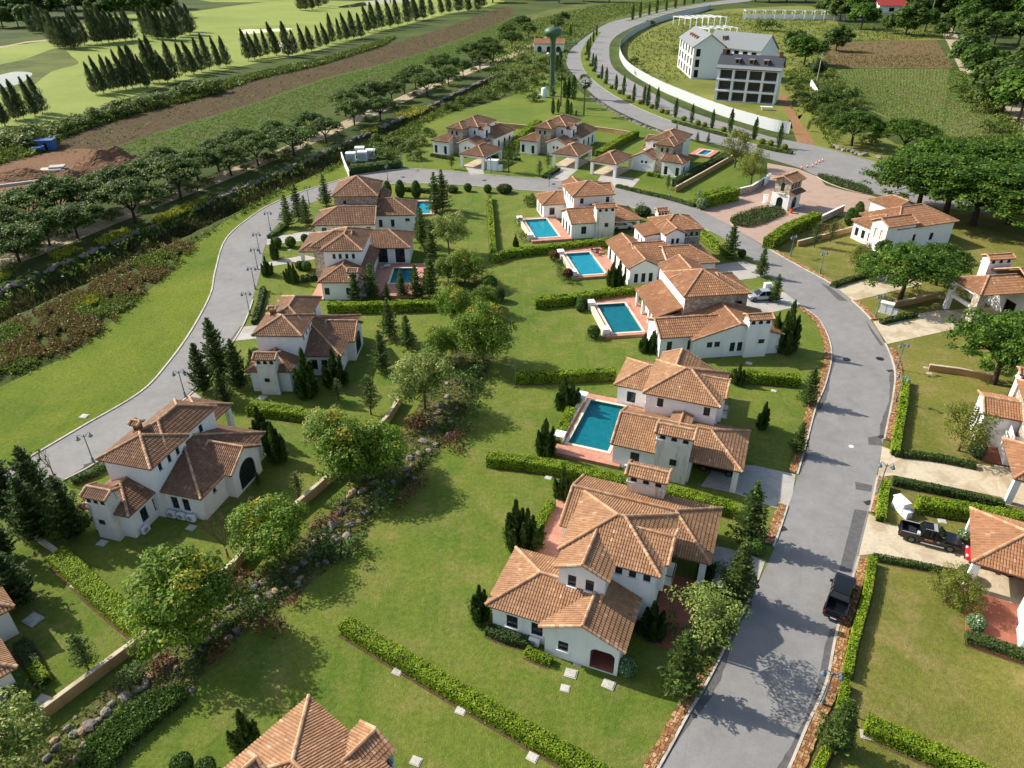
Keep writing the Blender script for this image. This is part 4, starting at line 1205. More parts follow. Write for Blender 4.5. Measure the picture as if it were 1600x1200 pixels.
def villa_T(label, o, deg, sx=1, ox=0.0, tile='tile_dark'):
    v = Villa('villa', label, o, deg, sx, 1, ox, 0, 1.0, tile, .34, .7)
    v.roof(0, 7.3, -.8, 9.6, 3.3, 'y', 'HH', .46)
    for (x, y) in ((.5, -.3), (6.8, -.3), (.5, 9.0), (6.8, 9.0)): v.post(x, y, 3.3, .7)
    v.beam(.3, .7, .1, 8.7, 2.6, 3.3); v.beam(6.6, 7.0, .1, 8.7, 2.6, 3.3); v.beam(.85, 6.45, -.5, -.1, 2.7, 3.3)
    f = MB(); f.box(.3, 7.0, -.5, 9.2, 0.06, .1, X=v.pt); v.part(f, 'floor', M['drive'])
    v.block(-14.0, -8.2, 7.4, 14.4, 3.6, 'x', 'HG', {'F': [(-12.6, .3, .9, 2.1, 'sash'), (-9.6, .3, .9, 2.1, 'sash')], 'L': [sash(10)]}, mat='stucco')
    v.block(-10.5, -5.0, 9.8, 17.5, 6.8, 'y', 'HH', {'F': [(-8.6, 5.1, .6, 1.1, 'arch'), (-7.2, 5.1, .6, 1.1, 'arch')]}, mat='stone', oh=.4)
    v.block(-10.0, -2.2, 13.4, 24.0, 7.0, 'y', 'HH', {'R': [(16.5, 4.2, .9, 2.0, 'sash')], 'F': [(-3.6, 5, .6, 1.0, 'sash')]}, oh=.4)
    v.block(-6.0, -.9, 14.0, 18.4, 6.4, 'x', 'GG', {'R': [(16.2, 4.0, 1.2, 2.0, 'arch')]}, oh=.3, sides='FBR')
    v.balcony(-1.1, -.2, 14.8, 17.6, 3.9)
    v.block(-6.2, 0.2, 8.6, 16, 3.3, 'y', 'GG', {'F': [(-3.8, 2.0, .6, .7, 'sash'), (-2.7, 2.0, .6, .7, 'sash')], 'R': [archw(12)]})
    v.block(-6.0, .8, 17.0, 30.0, 3.6, 'y', 'GH', {'R': [archw(20.5, .2, 1.1, 2.4), archw(24, .2, 1.1, 2.4), archw(27, .2, 1.1, 2.4)], 'F': []}, pitch=.6)
    return v
T1 = villa_T('white villa by the reed canal with square carport, leftmost of the northern three', (-13.3, 191.56), -27)
T2 = villa_T('middle one of the three northern villas, palms behind it', tuple(G(660 + 1090 / 5.333, 165 + 395 / 5.333, 3.2))[:2], -27)
T3 = villa_T('northeastern villa with detached carport and small pool near the entrance road', (19.77, 184.61), -32, -1, 7.5)

# R1: corner villa opposite the gate
R1 = Villa('villa', 'white villa with orange roof between the gatehouse and the big shade trees', (67.11, 137.89), 19.5, tile='tile_red', L=.55, W=.32)
R1.block(-.6, 7.5, -8.2, .1, 3.6, 'y', 'HH', {'L': [(y, .9, .9, 1.6, 'sash') for y in (-1.5, -3.2, -4.9)]})
R1.block(1.5, 16.4, -9.3, .6, 4.4, 'x', 'HH', {'F': [sash(6.6, 1.4, .9, 1.4), sash(11, 1.2, .9, 1.4)], 'R': [sash(-4)]}, pitch=.47)
R1.block(-1.1, 6.0, -9.6, -5.2, 5.2, 'x', 'GG', {'L': [(-8.2, 2.3, .8, 2.0, 'archblind'), (-6.8, 2.3, .8, 2.0, 'archblind')]}, pitch=.5, oh=.3)
R1.block(7.5, 13.5, -2.0, 5.0, 5.4, 'y', 'GH', oh=.4)
# R2: tall carport villa behind the trees
R2 = Villa('villa', 'villa with tall stone-pillared carport mostly behind a big tree', (69.0, 105.3), 8, tile='tile_red', L=.5, W=.3)
R2.roof(0, 10, -6.4, .4, 5.0, 'x', 'HG', .45)
R2.post(.4, -.2, 5.0, .7, 'stucco'); R2.post(.6, -5.8, 5.0, 1.3, 'stone'); R2.beam(.2, .6, -5.1, -.6, 2.3, 2.8); R2.beam(.2, .6, -5.1, -.6, 4.5, 5.0); R2.beam(1.3, 7.8, -.4, 0.0, 4.5, 5.0)
R2.walls(8, 22, -9, 1.5, 0, 5.2, {'L': [(-4, .1, 2.2, 2.4, 'open')], 'F': [sash(12), sash(16)]})
R2.roof(7.4, 23, -9.8, 2.2, 5.2, 'x', 'GH', .45)
R2.chimney(6.6, 10.6, 1.2, 2.8, 0, 7.4, 'x', 'F', mat='stucco')
# R3
R3 = Villa('villa', 'villa at the picture edge with stepped white bay and low hedged drive', (53.8, 64.5), -22.5, tile='tile_red', L=.42, W=.28)
R3.roof(0, 14, -7.4, .2, 3.5, 'x', 'HG', .46)
R3.post(.55, -6.8, 3.5, .6); R3.post(7, -6.8, 3.5, .6); R3.beam(.85, 6.7, -7.0, -6.65, 3.0, 3.5)
f = MB(); f.box(.2, 13, -7.2, 0, .06, .1, X=R3.pt); R3.part(f, 'floor', M['drive'])
R3.walls(7.5, 16, -6.9, -.3, 0, 3.6)
R3.walls(1.0, 1.6, .2, 3.4, 0, 2.8, None, None, 'stucco')
R3.walls(1.3, 4, 1.0, 4.0, 0, 3.6, {'L': [(2.4, .4, .8, 1.9, 'sash')]})
R3.block(-1.6, 4.2, 3.6, 8.9, 4.2, 'x', 'GG', {'L': [(5.6, 1.3, .8, 1.9, 'sash'), (6.8, 1.3, .8, 1.9, 'sash')]}, pitch=.3, oh=.3)
R3.block(1.8, 16, .0, 9.4, 6.3, 'x', 'HH', {'F': [(4.6, 4.6, 1.2, 1.2, 'sash')], 'L': [(2.0, 4.2, 1.0, 2.0, 'sash')]}, mat='stone', oh=.4)
R3.chimney(2.0, 4.8, 9.2, 10.6, 0, 7.2, 'x', 'F', mat='stucco')
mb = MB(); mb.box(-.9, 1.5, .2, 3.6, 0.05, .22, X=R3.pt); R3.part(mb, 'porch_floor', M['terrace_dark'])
# R4
R4 = Villa('villa', 'villa corner with pyramid carport roof beside the dark pickup in the drive', (40.5, 46.2), -27.5, tile='tile_red')
R4.roof(0, 8.2, 0, 8.0, 3.4, 'x', 'HH', .46)
for (x, y) in ((.5, .5), (.5, 7.4)): R4.post(x, y, 3.4, .6)
R4.beam(.35, .65, .8, 7.1, 2.9, 3.4)
f = MB(); f.box(.2, 8, .2, 7.8, .06, .1, X=R4.pt); R4.part(f, 'floor', M['drive'])
R4.walls(6.5, 14, -.2, 7.6, 0, 3.4)
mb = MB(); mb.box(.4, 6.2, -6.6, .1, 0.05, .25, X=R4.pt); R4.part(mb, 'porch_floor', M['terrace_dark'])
R4.walls(4.2, 8.0, -5.4, -3.0, 0, 2.6, {'L': []})
R4.walls(5.3, 12, -9.0, -5.5, 0, 3.2, {'L': [(-7.2, .6, .9, 1.6, 'sash')]})
R4.walls(4.4, 4.8, -2.4, -.6, 0, 3.0)
R4.block(5.0, 16, -10, 1, 6.2, 'x', 'HH', {'L': [(-3, 4.2, 1, 1.8, 'sash')]}, oh=.4)
# B1, B2: cut by the lower and left frame edge
B1 = Villa('villa', 'tile roof of the villa at the bottom frame edge with pale ridge', (-14.77, 33.03), -38.7)
B1.block(0, 9.0, -8.6, 0, 3.2, 'x', 'HG', {'L': [sash(-4)]}, oh=.5)
B1.block(4.5, 7.9, -5.5, 1.0, 3.2, 'y', 'GG', {'B': [sash(7.5)]}, oh=.5)
B1.block(2.5, 11, -15, -8.9, 3.3, 'x', 'HH', oh=.4)
B1.chimney(2.7, 4.0, -9.2, -6.2, 0, 6.3, 'y', 'L', mat='stucco')
B2 = Villa('villa', 'villa at the left frame edge with two tiled corners in shade', (-41.04, 41.35), -42, tile='tile')
B2.block(-13, 0, -8, 0, 3.2, 'x', 'HH', {'R': [sash(-4)]}, oh=.5)
_b = Villa.__new__(Villa); _b.__dict__.update(B2.__dict__)
B2.block(-9, 6.6, -9.5, -1.9, 3.2, 'x', 'HH', {'R': [sash(-6)]}, oh=.5)

# ---------------------------------------------------------------- pools and terraces
def pool(label, o, deg, p, t, z=0.46, deep=False, pillars=True):
    X0, X1, Y0, Y1 = p; a0, a1, b0, b1 = t
    te = MB()
    for q in ((a0, a1, b0, Y0), (a0, a1, Y1, b1), (a0, X0, Y0, Y1), (X1, a1, Y0, Y1)):
        if q[1] - q[0] > .02 and q[3] - q[2] > .02: te.box(q[0], q[1], q[2], q[3], 0, z)
    tr = te.build('terrace', M['terrace'], loc=(o[0], o[1], 0), rz=math.radians(deg))
    tr['kind'] = 'structure'; tr['label'] = 'pink tiled terrace round the ' + label
    r = empty('swimming_pool', (o[0], o[1], 0), math.radians(deg))
    tag(r, label, 'pool', 'turquoise garden pools')
    b = MB(); e = .003
    fl = .05
    b.face([(X0, Y0, fl), (X1, Y0, fl), (X1, Y1, fl), (X0, Y1, fl)])
    for (A, B) in (((X0 + e, Y0 + e), (X1 - e, Y0 + e)), ((X1 - e, Y0 + e), (X1 - e, Y1 - e)), ((X1 - e, Y1 - e), (X0 + e, Y1 - e)), ((X0 + e, Y1 - e), (X0 + e, Y0 + e))):
        b.face([(A[0], A[1], fl), (B[0], B[1], fl), (B[0], B[1], z), (A[0], A[1], z)])
    b.build('basin', M['pooltile_deep' if deep else 'pooltile'], r)
    w = MB(); w.face([(X0 + e, Y0 + e, z - .1), (X1 - e, Y0 + e, z - .1), (X1 - e, Y1 - e, z - .1), (X0 + e, Y1 - e, z - .1)])
    w.build('water', M['poolwater'], r)
    c = MB(); k = .38
    for q in ((X0 - k, X1 + k, Y0 - k, Y0), (X0 - k, X1 + k, Y1, Y1 + k), (X0 - k, X0, Y0, Y1), (X1, X1 + k, Y0, Y1)):
        c.box(q[0], q[1], q[2], q[3], z - .02, z + .05)
    c.build('coping', M['trimstone'], r)
    if pillars:
        for yy in (Y0 - .3, Y1 - .8):
            pm = MB(); pm.box(X0 - 1.6, X0 - .6, yy, yy + 1.1, 0, z + .75); pm.box(X0 - 1.7, X0 - .5, yy - .1, yy + 1.2, z + .75, z + .85); pm.build('pillar', M['stucco'], r)
        bm = MB(); bm.box(X0 - 1.35, X0 - .75, Y0 + .85, Y1 - .85, 0, z + .35); bm.build('bench_wall', M['trimstone'], r)
    return r
pool('turquoise pool with white pillars beside the villa with stained chimney', (12.95, 77.3), -21, (-2.7, 2.0, -10.9, -1.1), (-3.9, 3.9, -13.2, .4), deep=True)
pool('turquoise pool below the hedge, left of the stone-walled villa', (24.69, 95.18), 8, (-9.5, -5.0, 1.9, 11.8), (-10.8, -2.6, .9, 14.2), deep=True)
pool('blue pool on the terrace with the red topiary balls', (19.36, 113.83), 10, (-6.7, -2.2, 5.1, 15.4), (-7.9, .6, 4.0, 19.0))
pool('turquoise pool of the northernmost pool villa', (6.05, 149.45), 11, (-3.8, .8, -12.7, -1.7), (-5.0, 3.1, -14.4, -.3))
pool('shaded pool behind the row of pines', (-31.7, 113.35), 1, (10.9, 14.6, .6, 7.2), (7.75, 16.4, -4.6, 9.5), deep=True, pillars=False)
pool('narrow pool at the end of the long brown roof', (-36.17, 142.93), 3, (15.9, 19.0, 7.4, 16.0), (9.5, 20.0, 6.9, 17.2), pillars=False)
pool('small distant pool beside the northeastern villa', (19.77, 184.61), -32, (17.0, 19.4, 31.5, 37), (15, 21, 30, 38.5), pillars=False)
te = MB(); te.box(.3, 3.0, 7.0, 19.8, 0, .22); te.box(3.0, 4.3, 6.9, 11.6, 0, .218)
o = te.build('terrace', M['terrace'], loc=V1.root.location, rz=math.radians(-21.2)); o['kind'] = 'structure'; o['label'] = 'pink tiled terrace beside the nearest villa'
te = MB(); te.box(13.0, 16.6, 3.8, 12.2, 0, .1)
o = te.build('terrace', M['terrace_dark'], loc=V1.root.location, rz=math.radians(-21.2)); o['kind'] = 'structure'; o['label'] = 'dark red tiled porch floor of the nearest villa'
te = MB(); te.box(-1.4, .8, -5.2, 2.2, 0, .2)
o = te.build('terrace', M['terrace'], loc=L3.root.location, rz=math.radians(1)); o['kind'] = 'structure'; o['label'] = 'pink corner terrace of the western villa'

# ---------------------------------------------------------------- gatehouse
GH = Villa('gatehouse', 'two-storey stone and white gatehouse tower at the entrance paving', tuple(G(1229, 330))[:2], -47, tile='tile_dark', L=.5, W=.3, cat='gatehouse', group=None)
# local +x runs along the right face (away), so the gable with the arch looks west
GH.root.rotation_euler = (0, 0, math.radians(43)); GH.deg = 43
GH.walls(0, 5.2, 0, 4.1, 0, 3.5, {'L': [(2.05, .05, 1.5, 2.6, 'arch')], 'F': [(2.6, .05, 2.0, 2.6, 'arch')]})
GH.walls(.25, 4.95, .25, 3.85, 3.5, 6.2, {'L': [(2.05, 3.9, .85, 1.9, 'arch')], 'F': [(1.2, 4.5, .6, 1.1, 'sash'), (2.5, 4.5, .6, 1.1, 'sash'), (3.8, 4.5, .6, 1.1, 'sash')]}, [('L', 7.0), ('R', 7.0)], 'stone')
GH.roof(-.3, 5.5, -.35, 4.45, 6.15, 'x', 'GG', .42)
GH.roof(-.1, 5.3, -.9, .25, 3.55, 'F', 'GG', dz=.5)
mb = MB(); mb.box(-.35, .0, 1.1, 3.0, 3.45, 3.62, X=GH.pt); GH.part(mb, 'balcony', M['trimstone'])
# ---------------------------------------------------------------- unfinished white building behind the hoarding
def plain_roof(v, x0, x1, y0, y1, z, zr, axis, mat, eave=None):
    mb = MB()
    if axis == 'x':
        ym = (y0 + y1) / 2
        pls = [[(x0, y0, z), (x1, y0, z), (x1, ym, zr), (x0, ym, zr)], [(x1, y1, z), (x0, y1, z), (x0, ym, zr), (x1, ym, zr)]]
    else:
        xm = (x0 + x1) / 2
        pls = [[(x0, y1, z), (x0, y0, z), (xm, y0, zr), (xm, y1, zr)], [(x1, y0, z), (x1, y1, z), (xm, y1, zr), (xm, y0, zr)]]
    for p in pls:
        t = [v.pt(*q) for q in p]; d = [(q[0], q[1], q[2] - .25) for q in t]
        mb.face(t); mb.face(d[::-1])
        for k in range(4): mb.face([d[k], d[(k + 1) % 4], t[(k + 1) % 4], t[k]])
    r = v.part(mb, 'roof', M[mat])
    if eave:
        e = MB()
        for p in pls:
            a, b, c, d = [Vector(v.pt(*q)) for q in p]
            f = eave
            e.face([a + Vector((0, 0, .03)), b + Vector((0, 0, .03)), b + (c - b) * f + Vector((0, 0, .03)), a + (d - a) * f + Vector((0, 0, .03))])
        v.part(e, 'eave_band', M['slate_pale'], r)
    return r
WB = Villa('unfinished_building', 'unfinished white three-storey building with open bays and dark slate roof', (74.8, 283.8), -24, cat='building', group='unfinished white buildings', sills=False)
fh = 3.75
bays = [(.9 + 5.2 * i + 2.2, .25 + fh * j, 4.3, 3.0, 'bay') for i in range(4) for j in range(3)]
lw = [(2.2 + 2.6 * i, .9 + fh * j, 1.2, 2.0, 'open') for i in range(3) for j in range(3)]
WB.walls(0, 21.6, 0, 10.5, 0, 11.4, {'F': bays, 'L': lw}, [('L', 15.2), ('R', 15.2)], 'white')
for j in range(1, 4):
    mb = MB(); mb.box(-.15, 21.75, -.35, 0, fh * j - .22 - .05, fh * j + .1 - .05, X=WB.pt); WB.part(mb, 'floor_band', M['white'])
plain_roof(WB, -.6, 22.2, -.8, 11.3, 11.35, 15.5, 'x', 'slate', .22)
def dormer(v, x, y, z, w=1.6):
    mb = MB(); mb.box(x - w / 2, x + w / 2, y, y + 2.2, z - .6, z + 1.2, X=v.pt)
    d = v.part(mb, 'dormer', M['brownwall'])
    r = MB(); r.box(x - w / 2 - .25, x + w / 2 + .25, y - .35, y + 2.6, z + 1.2, z + 1.4, X=v.pt); v.part(r, 'dormer_roof', M['slate_pale'], d)
    p = MB(); q = [v.pt(x - w / 2 + .3, y - .03, z), v.pt(x + w / 2 - .3, y - .03, z), v.pt(x + w / 2 - .3, y - .03, z + 1), v.pt(x - w / 2 + .3, y - .03, z + 1)]; p.face(q); v.part(p, 'dormer_pane', M['dark'], d)
for x in (6.3, 11.2, 16.2): dormer(WB, x, 1.4, 13.0)
for x in (.7, 20.6):
    mb = MB(); mb.box(x - .6, x + .6, 4.6, 6.0, 14.6, 16.8, X=WB.pt); mb.box(x - .7, x + .7, 4.5, 6.1, 16.8, 17.0, X=WB.pt); WB.part(mb, 'chimney', M['tile_dark'])
WC = Villa('unfinished_building', 'pale slate wing joining the unfinished white buildings', (84.4, 345.5), -48, cat='building', group='unfinished white buildings', sills=False)
WC.walls(0, 27, 0, 13, 0, 11.8, {'F': [(3 + 4.2 * i, .9 + 3.8 * j, 2.4, 2.6, 'open') for i in range(6) for j in range(3)]}, [('L', 17.2), ('R', 17.2)], 'white')
plain_roof(WC, -.5, 27.5, -.6, 13.6, 11.8, 17.5, 'x', 'slate_pale')
dormer(WC, 7, 2.2, 14.6, 1.2)
WR = Villa('unfinished_building', 'rear white building with three rows of open windows and grey roof', (76.8, 334), -2, cat='building', group='unfinished white buildings', sills=False)
hl = [(4.2 + 7.0 * i, .5 + 4.1 * j, 4.0, 3.2, 'bay') for i in range(5) for j in range(3)]
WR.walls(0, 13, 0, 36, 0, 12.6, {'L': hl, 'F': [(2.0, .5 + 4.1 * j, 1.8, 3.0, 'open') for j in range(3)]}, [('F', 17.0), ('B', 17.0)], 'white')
plain_roof(WR, -.7, 13.7, -.6, 36.6, 12.5, 17.4, 'y', 'slate_pale')
for k in range(4):
    mb = MB(); mb.box(2.2, 3.6, 9 + 5 * k, 10.6 + 5 * k, 14.3, 15.6, X=WR.pt); WR.part(mb, 'dormer', M['fascia'])
# roof frames standing behind it
def frame_row(label, o, deg, n, bay, depth, h, name='roof_frame'):
    r = empty(name, (o[0], o[1], 0), math.radians(deg))
    tag(r, label, 'frame', 'bare concrete roof frames')
    for i in range(n + 1):
        mb = MB(); x = i * bay
        mb.box(x - .2, x + .2, -.2, .2, 0, h - .4); mb.box(x - .2, x + .2, depth - .2, depth + .2, 0, h - .4); mb.box(x - .24, x + .24, -.8, depth + .8, h - .4, h)
        mb.build('portal', M['white'], r)
    mb = MB()
    for y in (0, depth / 2, depth): mb.box(-.6, n * bay + .6, y - .15, y + .15, h + .0, h + .25)
    mb.build('beams', M['white'], r)
    if name == 'pergola':
        mb = MB(); mb.box(-.4, n * bay + .4, depth - .45, depth - .25, 0, h * .55); mb.build('back_wall', M['stucco'], r)
frame_row('long white pergola across the far end of the meadow', (176, 610), -6, 13, 7.2, 8, 6.5, 'pergola')
frame_row('pale open roof frame rising behind the rear white building', tuple(G(1078, 44))[:2], 24, 6, 5, 20, 6)
frame_row('lower pale roof frame stepping down beside the rear white building', tuple(G(1106, 62))[:2], 20, 4, 5, 14, 6)

# hoarding: standing sheet panels on posts
_hp = resample(smooth(GL([(1233, 209), (1200, 203), (1125, 180), (1065, 156), (1025, 138), (987, 115), (972, 98), (968, 82), (975, 66), (1002, 47), (1040, 32), (1092, 20), (1110, 14)]), 6), 0.76)
hr = empty('hoarding', _hp[0])
tag(hr, 'white corrugated sheet hoarding curving round the unfinished building', 'fence')
HH = 3.5
npan = len(_hp) - 1
mbr = MB()
for i in range(npan):
    a, b = _hp[i] - _hp[0], _hp[i + 1] - _hp[0]
    mb = MB() if i < 120 else mbr
    d = (b - a); n = Vector((-d.y, d.x, 0)).normalized()
    st = (0, .1, .3, .42, .62, .72, 1.0); of = (0, .05, .05, 0, 0, .05, 0)
    dz = R.uniform(-.06, .06)
    for k in range(6):
        p, q = a + d * st[k] + n * of[k], a + d * st[k + 1] + n * of[k + 1]
        mb.face([(p.x, p.y, .03), (q.x, q.y, .03), (q.x, q.y, HH + dz), (p.x, p.y, HH + dz)], 0, R.random())
    if i < 120: mb.build('panel', M['sheet'], hr)
o = mbr.build('far_panels', M['sheet'], hr); o['kind'] = 'stuff'
mb = MB()
for i in range(0, npan, 3):
    p = _hp[i] - _hp[0]; mb.tube((p.x + .1, p.y + .1, 0), (p.x + .1, p.y + .1, HH + .1), .05, .05, 5)
mb.build('posts', M['metalgrey'], hr)

# ---------------------------------------------------------------- water tower
wt = empty('water_tower', G(862, 150))
tag(wt, 'tall green mushroom-shaped water tower', 'water tower')
mb = MB(); mb.lathe([(1.3, 0), (1.0, 1.5), (.95, 19), (1.5, 20.6), (1.6, 21)], 16); mb.build('shaft', M['green_paint'], wt, True)
mb = MB(); mb.lathe([(1.5, 20.4), (2.9, 21.0), (3.4, 21.9), (3.1, 22.9), (2.0, 23.6), (.5, 23.9), (.3, 24.3)], 20); mb.build('tank', M['green_paint'], wt, True)
mb = MB()
for s in (-1, 1): mb.lathe([(.2, -.45), (.6, -.2), (.6, .2), (.2, .45)], 8, (s * 1.7, -.3, 14.8))
mb.build('floodlights', M['white'], wt, True)
mb = MB()
for s in (-.25, .25): mb.tube((-1.15, s, .3), (-1.15, s, 20.5), .04, .04, 4)
for i in range(40): mb.tube((-1.15, -.25, .5 + i * .5), (-1.15, .25, .5 + i * .5), .025, .025, 4)
mb.build('ladder', M['green_paint'], wt)
pt = empty('pump_tank', G(850, 152)); tag(pt, 'white cylindrical tank on rubble at the water tower foot', 'tank')
mb = MB(); mb.lathe([(1.1, 0), (1.1, 3), (.8, 3.4), (.2, 3.5)], 14); mb.build('drum', M['white'], pt, True)
mb = MB(); mb.box(-2.4, -1.2, -.8, .8, 0, 1.0); mb.build('pump_box', M['lid'], pt)
# small pavilion left of the tower
PV = Villa('pavilion', 'small pavilion with tan roof and white arch left of the water tower', tuple(G(834, 82))[:2], -5, tile='tile_red', L=1.0, W=.5, cat='pavilion', group=None)
PV.block(0, 16, 0, 9, 4.2, 'x', 'GG', {'F': [(3, .1, 2.4, 3, 'arch'), (8, .1, 2.4, 3, 'arch'), (13, .1, 2.4, 3, 'arch')]})

# ---------------------------------------------------------------- walls
def wall_thing(label, px, h, w=0.28, mat='brownwall', cap='drive', name='garden_wall', ztop=True, grp='ochre garden walls'):
    pts = [G(p[0], p[1], h if ztop else 0) for p in px]
    for p in pts: p.z = 0
    r = empty(name, pts[0]); tag(r, label, 'wall', grp)
    loc = [p - pts[0] for p in pts]
    mb = MB(); sweep(mb, loc, -w / 2, w / 2, 0, h); mb.build('wall_body', M[mat], r)
    mb = MB(); sweep(mb, loc, -w / 2 - .06, w / 2 + .06, h, h + .09); mb.build('coping', M[cap], r)
    return r
wall_thing('long ochre retaining wall along the creek, from the lower left corner', [(-60, 1192), (27, 1135), (220, 993), (300, 930)], 1.1)
wall_thing('ochre retaining wall section beside the bare tree', [(300, 930), (365, 877), (392, 845)], 1.1)
wall_thing('ochre retaining wall section below the arched-window villa', [(392, 845), (462, 786), (532, 726)], 1.1)
wall_thing('upper end of the ochre creek wall under flowering trees', [(532, 726), (605, 650), (626, 618)], 1.1)
wall_thing('ochre boundary wall between gatehouse hedge and corner villa', [(1247, 377), (1290, 366), (1334, 354)], 1.0)
wall_thing('low ochre wall beside the driveway of the stone carport', [(1397, 472), (1430, 466), (1466, 457)], 1.0)
wall_thing('ochre wall at the back of the long eastern lawn', [(1453, 570), (1500, 576), (1560, 588)], .9)
wall_thing('brown wall under the sloping hedge of the northeastern villa', [(1056, 292), (1100, 268), (1146, 242)], 1.3)
wall_thing('brown boundary wall behind the northwestern villa', [(738, 187), (790, 193), (826, 196)], 1.2)
wall_thing('brown boundary wall behind the middle northern villa', [(930, 198), (960, 202), (985, 206)], 1.2)
wall_thing('short pale wall end by the western junipers', [(56, 838), (78, 853), (90, 862)], .6, mat='trimstone', grp=None)
wall_thing('pale stone entrance wall left of the gatehouse', [(1150, 296), (1175, 290), (1196, 277)], 1.5, .35, 'stone', 'white', grp='pale entrance walls')
wall_thing('pale entrance wall right of the gatehouse', [(1283, 338), (1300, 330), (1319, 321)], 1.4, .35, 'stone', 'white', grp='pale entrance walls')
wall_thing('white wall stub behind the entrance hedge', [(1196, 280), (1203, 271)], 1.6, .4, 'stucco', 'white', grp='pale entrance walls')
wall_thing('white boundary wall beside the banana plants', [(1268, 125), (1276, 138), (1284, 148)], 2.2, .3, 'stucco', 'white', grp=None)
wall_thing('white fence wall along the canal corner by the transformers', [(533, 238), (537, 250), (545, 268)], 1.4, .2, 'stucco', 'white', grp=None)

# ---------------------------------------------------------------- street lamps
def lamp_proto():
    pole = MB()
    pole.lathe([(.2, 0), (.2, .12), (.13, .2), (.12, .7), (.15, .75), (.07, .85), (.05, 3.7), (.08, 3.75), (.03, 4.0)], 8)
    arm = MB()
    for s in (-1, 1):
        prev = Vector((0, 0, 3.55))
        for k in range(1, 9):
            t = k / 8
            p = Vector((s * .62 * math.sin(t * math.pi / 2 * 1.05), 0, 3.55 + .55 * math.sin(t * math.pi * .8)))
            arm.tube(prev, p, .03, .03, 5, cap=False); prev = p
        c = Vector((s * .28, 0, 3.72))
        for k in range(8):
            a0, a1 = k / 8 * 2 * math.pi, (k + 1) / 8 * 2 * math.pi
            arm.tube(c + Vector((.15 * math.cos(a0), 0, .15 * math.sin(a0))), c + Vector((.15 * math.cos(a1), 0, .15 * math.sin(a1))), .018, .018, 4, cap=False)
    head = MB(); head.lathe([(.05, 0), (.08, -.05), (.12, -.2), (.22, -.36), (.25, -.42)], 10)
    lens = MB(); lens.lathe([(.22, -.41), (.19, -.48), (.1, -.56), (.01, -.57)], 10)
    return pole.mesh('pole', M['lampblue'], True), arm.mesh('arm', M['lampblue']), head.mesh('lamp_head', M['lampblue'], True), lens.mesh('lens', M['lampglass'], True)
LP = lamp_proto()
def lamp(px, py, rz, label, s=1.0):
    r = empty('street_lamp', G(px, py), rz, s)
    tag(r, label, 'street lamp', 'two-headed blue-grey street lamps')
    link('pole', LP[0], r); link('arm', LP[1], r)
    for k in (-1, 1):
        h = link('lamp_head', LP[2], r, (k * .62, 0, 3.92)); link('lens', LP[3], h)
LAMPS = [(147, 724, .6, 'street lamp beside the dark-roofed western villa'), (290, 621, .5, 'street lamp behind the carport of the western villa'), (391, 493, .2, 'street lamp by the short pale driveway'),
         (399, 452, .1, 'first street lamp up the road from the pale driveway'), (403, 421, .1, 'second street lamp up the road from the pale driveway'), (406, 396, .1, 'third street lamp up the road from the pale driveway'),
         (423, 361, .2, 'street lamp near the two roadside pines'), (483, 318, .6, 'street lamp behind the three roadside pines'), (606, 283, 1.4, 'street lamp before the transformer hedge'),
         (628, 264, 1.4, 'street lamp at the end of the transformer hedge'), (767, 270, 1.5, 'street lamp by the white meter boxes'), (1047, 310, 1.3, 'street lamp in front of the northeastern villa'),
         (1089, 326, 1.1, 'street lamp at the tall entrance hedge corner'), (1235, 400, .5, 'street lamp by the low ochre wall near the entrance'), (1281, 427, .5, 'street lamp on the corner villa lawn'),
         (1367, 497, .4, 'street lamp by the white double utility box'), (1401, 577, .2, 'street lamp at the outer curve with manholes'), (1399, 629, -.9, 'street lamp beside the long narrow hedge'),
         (1371, 771, -.3, 'street lamp before the white utility box'), (1284, 1102, -.3, 'nearest street lamp, on the verge below the black pickup')]
for a in LAMPS: lamp(*a)
# utility poles in the far right
def pole(px, py, h, label):
    r = empty('utility_pole', G(px, py)); tag(r, label, 'pole', 'grey concrete utility poles')
    mb = MB(); mb.tube((0, 0, 0), (0, 0, h), .2, .13, 6); mb.build('post', M['lid'], r)
    mb = MB(); mb.box(-1, 1, -.08, .08, h - 1, h - .85); mb.box(0, 1.6, -.05, .05, h - 2.2, h - 2.1); mb.build('crossarm', M['metalgrey'], r)
for a in [(1258, 96, 14, 'utility pole among trees right of the white building'), (1276, 128, 11, 'utility pole beside the white boundary wall'), (1452, 34, 16, 'tilted far utility pole by the red-roofed house'), (1442, 12, 15, 'farthest utility pole behind the red-roofed house'), (1592, 26, 18, 'far utility pole at the upper right corner'), (1578, 178, 9, 'utility pole under the trees along the lane')]:
    pole(*a)

# ---------------------------------------------------------------- small things
def boxy(name, label, cat, px, py, rz, parts, grp=None, s=1.0):
    r = empty(name, G(px, py), rz, s); tag(r, label, cat, grp)
    for (nm, mt, bx) in parts:
        mb = MB()
        for b in bx: mb.box(*b)
        mb.build(nm, M[mt], r)
    return r
UB = [('cabinet', 'white', [(-.9, .9, -.45, .45, .1, 1.7)]), ('door_seam', 'metalgrey', [(-.02, .02, -.47, -.449, .2, 1.6)]), ('roof_plate', 'white', [(-1, 1, -.55, .55, 1.7, 1.8)]), ('annex', 'white', [(.95, 1.7, -.4, .4, .1, 1.0)]), ('plinth', 'lid', [(-1, 1.8, -.5, .5, 0, .1)])]
boxy('utility_box', 'white double utility box on lawn by the low ochre wall', 'utility box', 1383, 489, -.6, UB)
boxy('utility_box', 'white utility box between narrow hedge and dark pickup', 'utility box', 1404, 797, -1.3, UB, s=.82)
boxy('utility_box', 'white meter boxes beside the northwestern carport', 'utility box', 770, 266, -.3, UB, s=1.5)
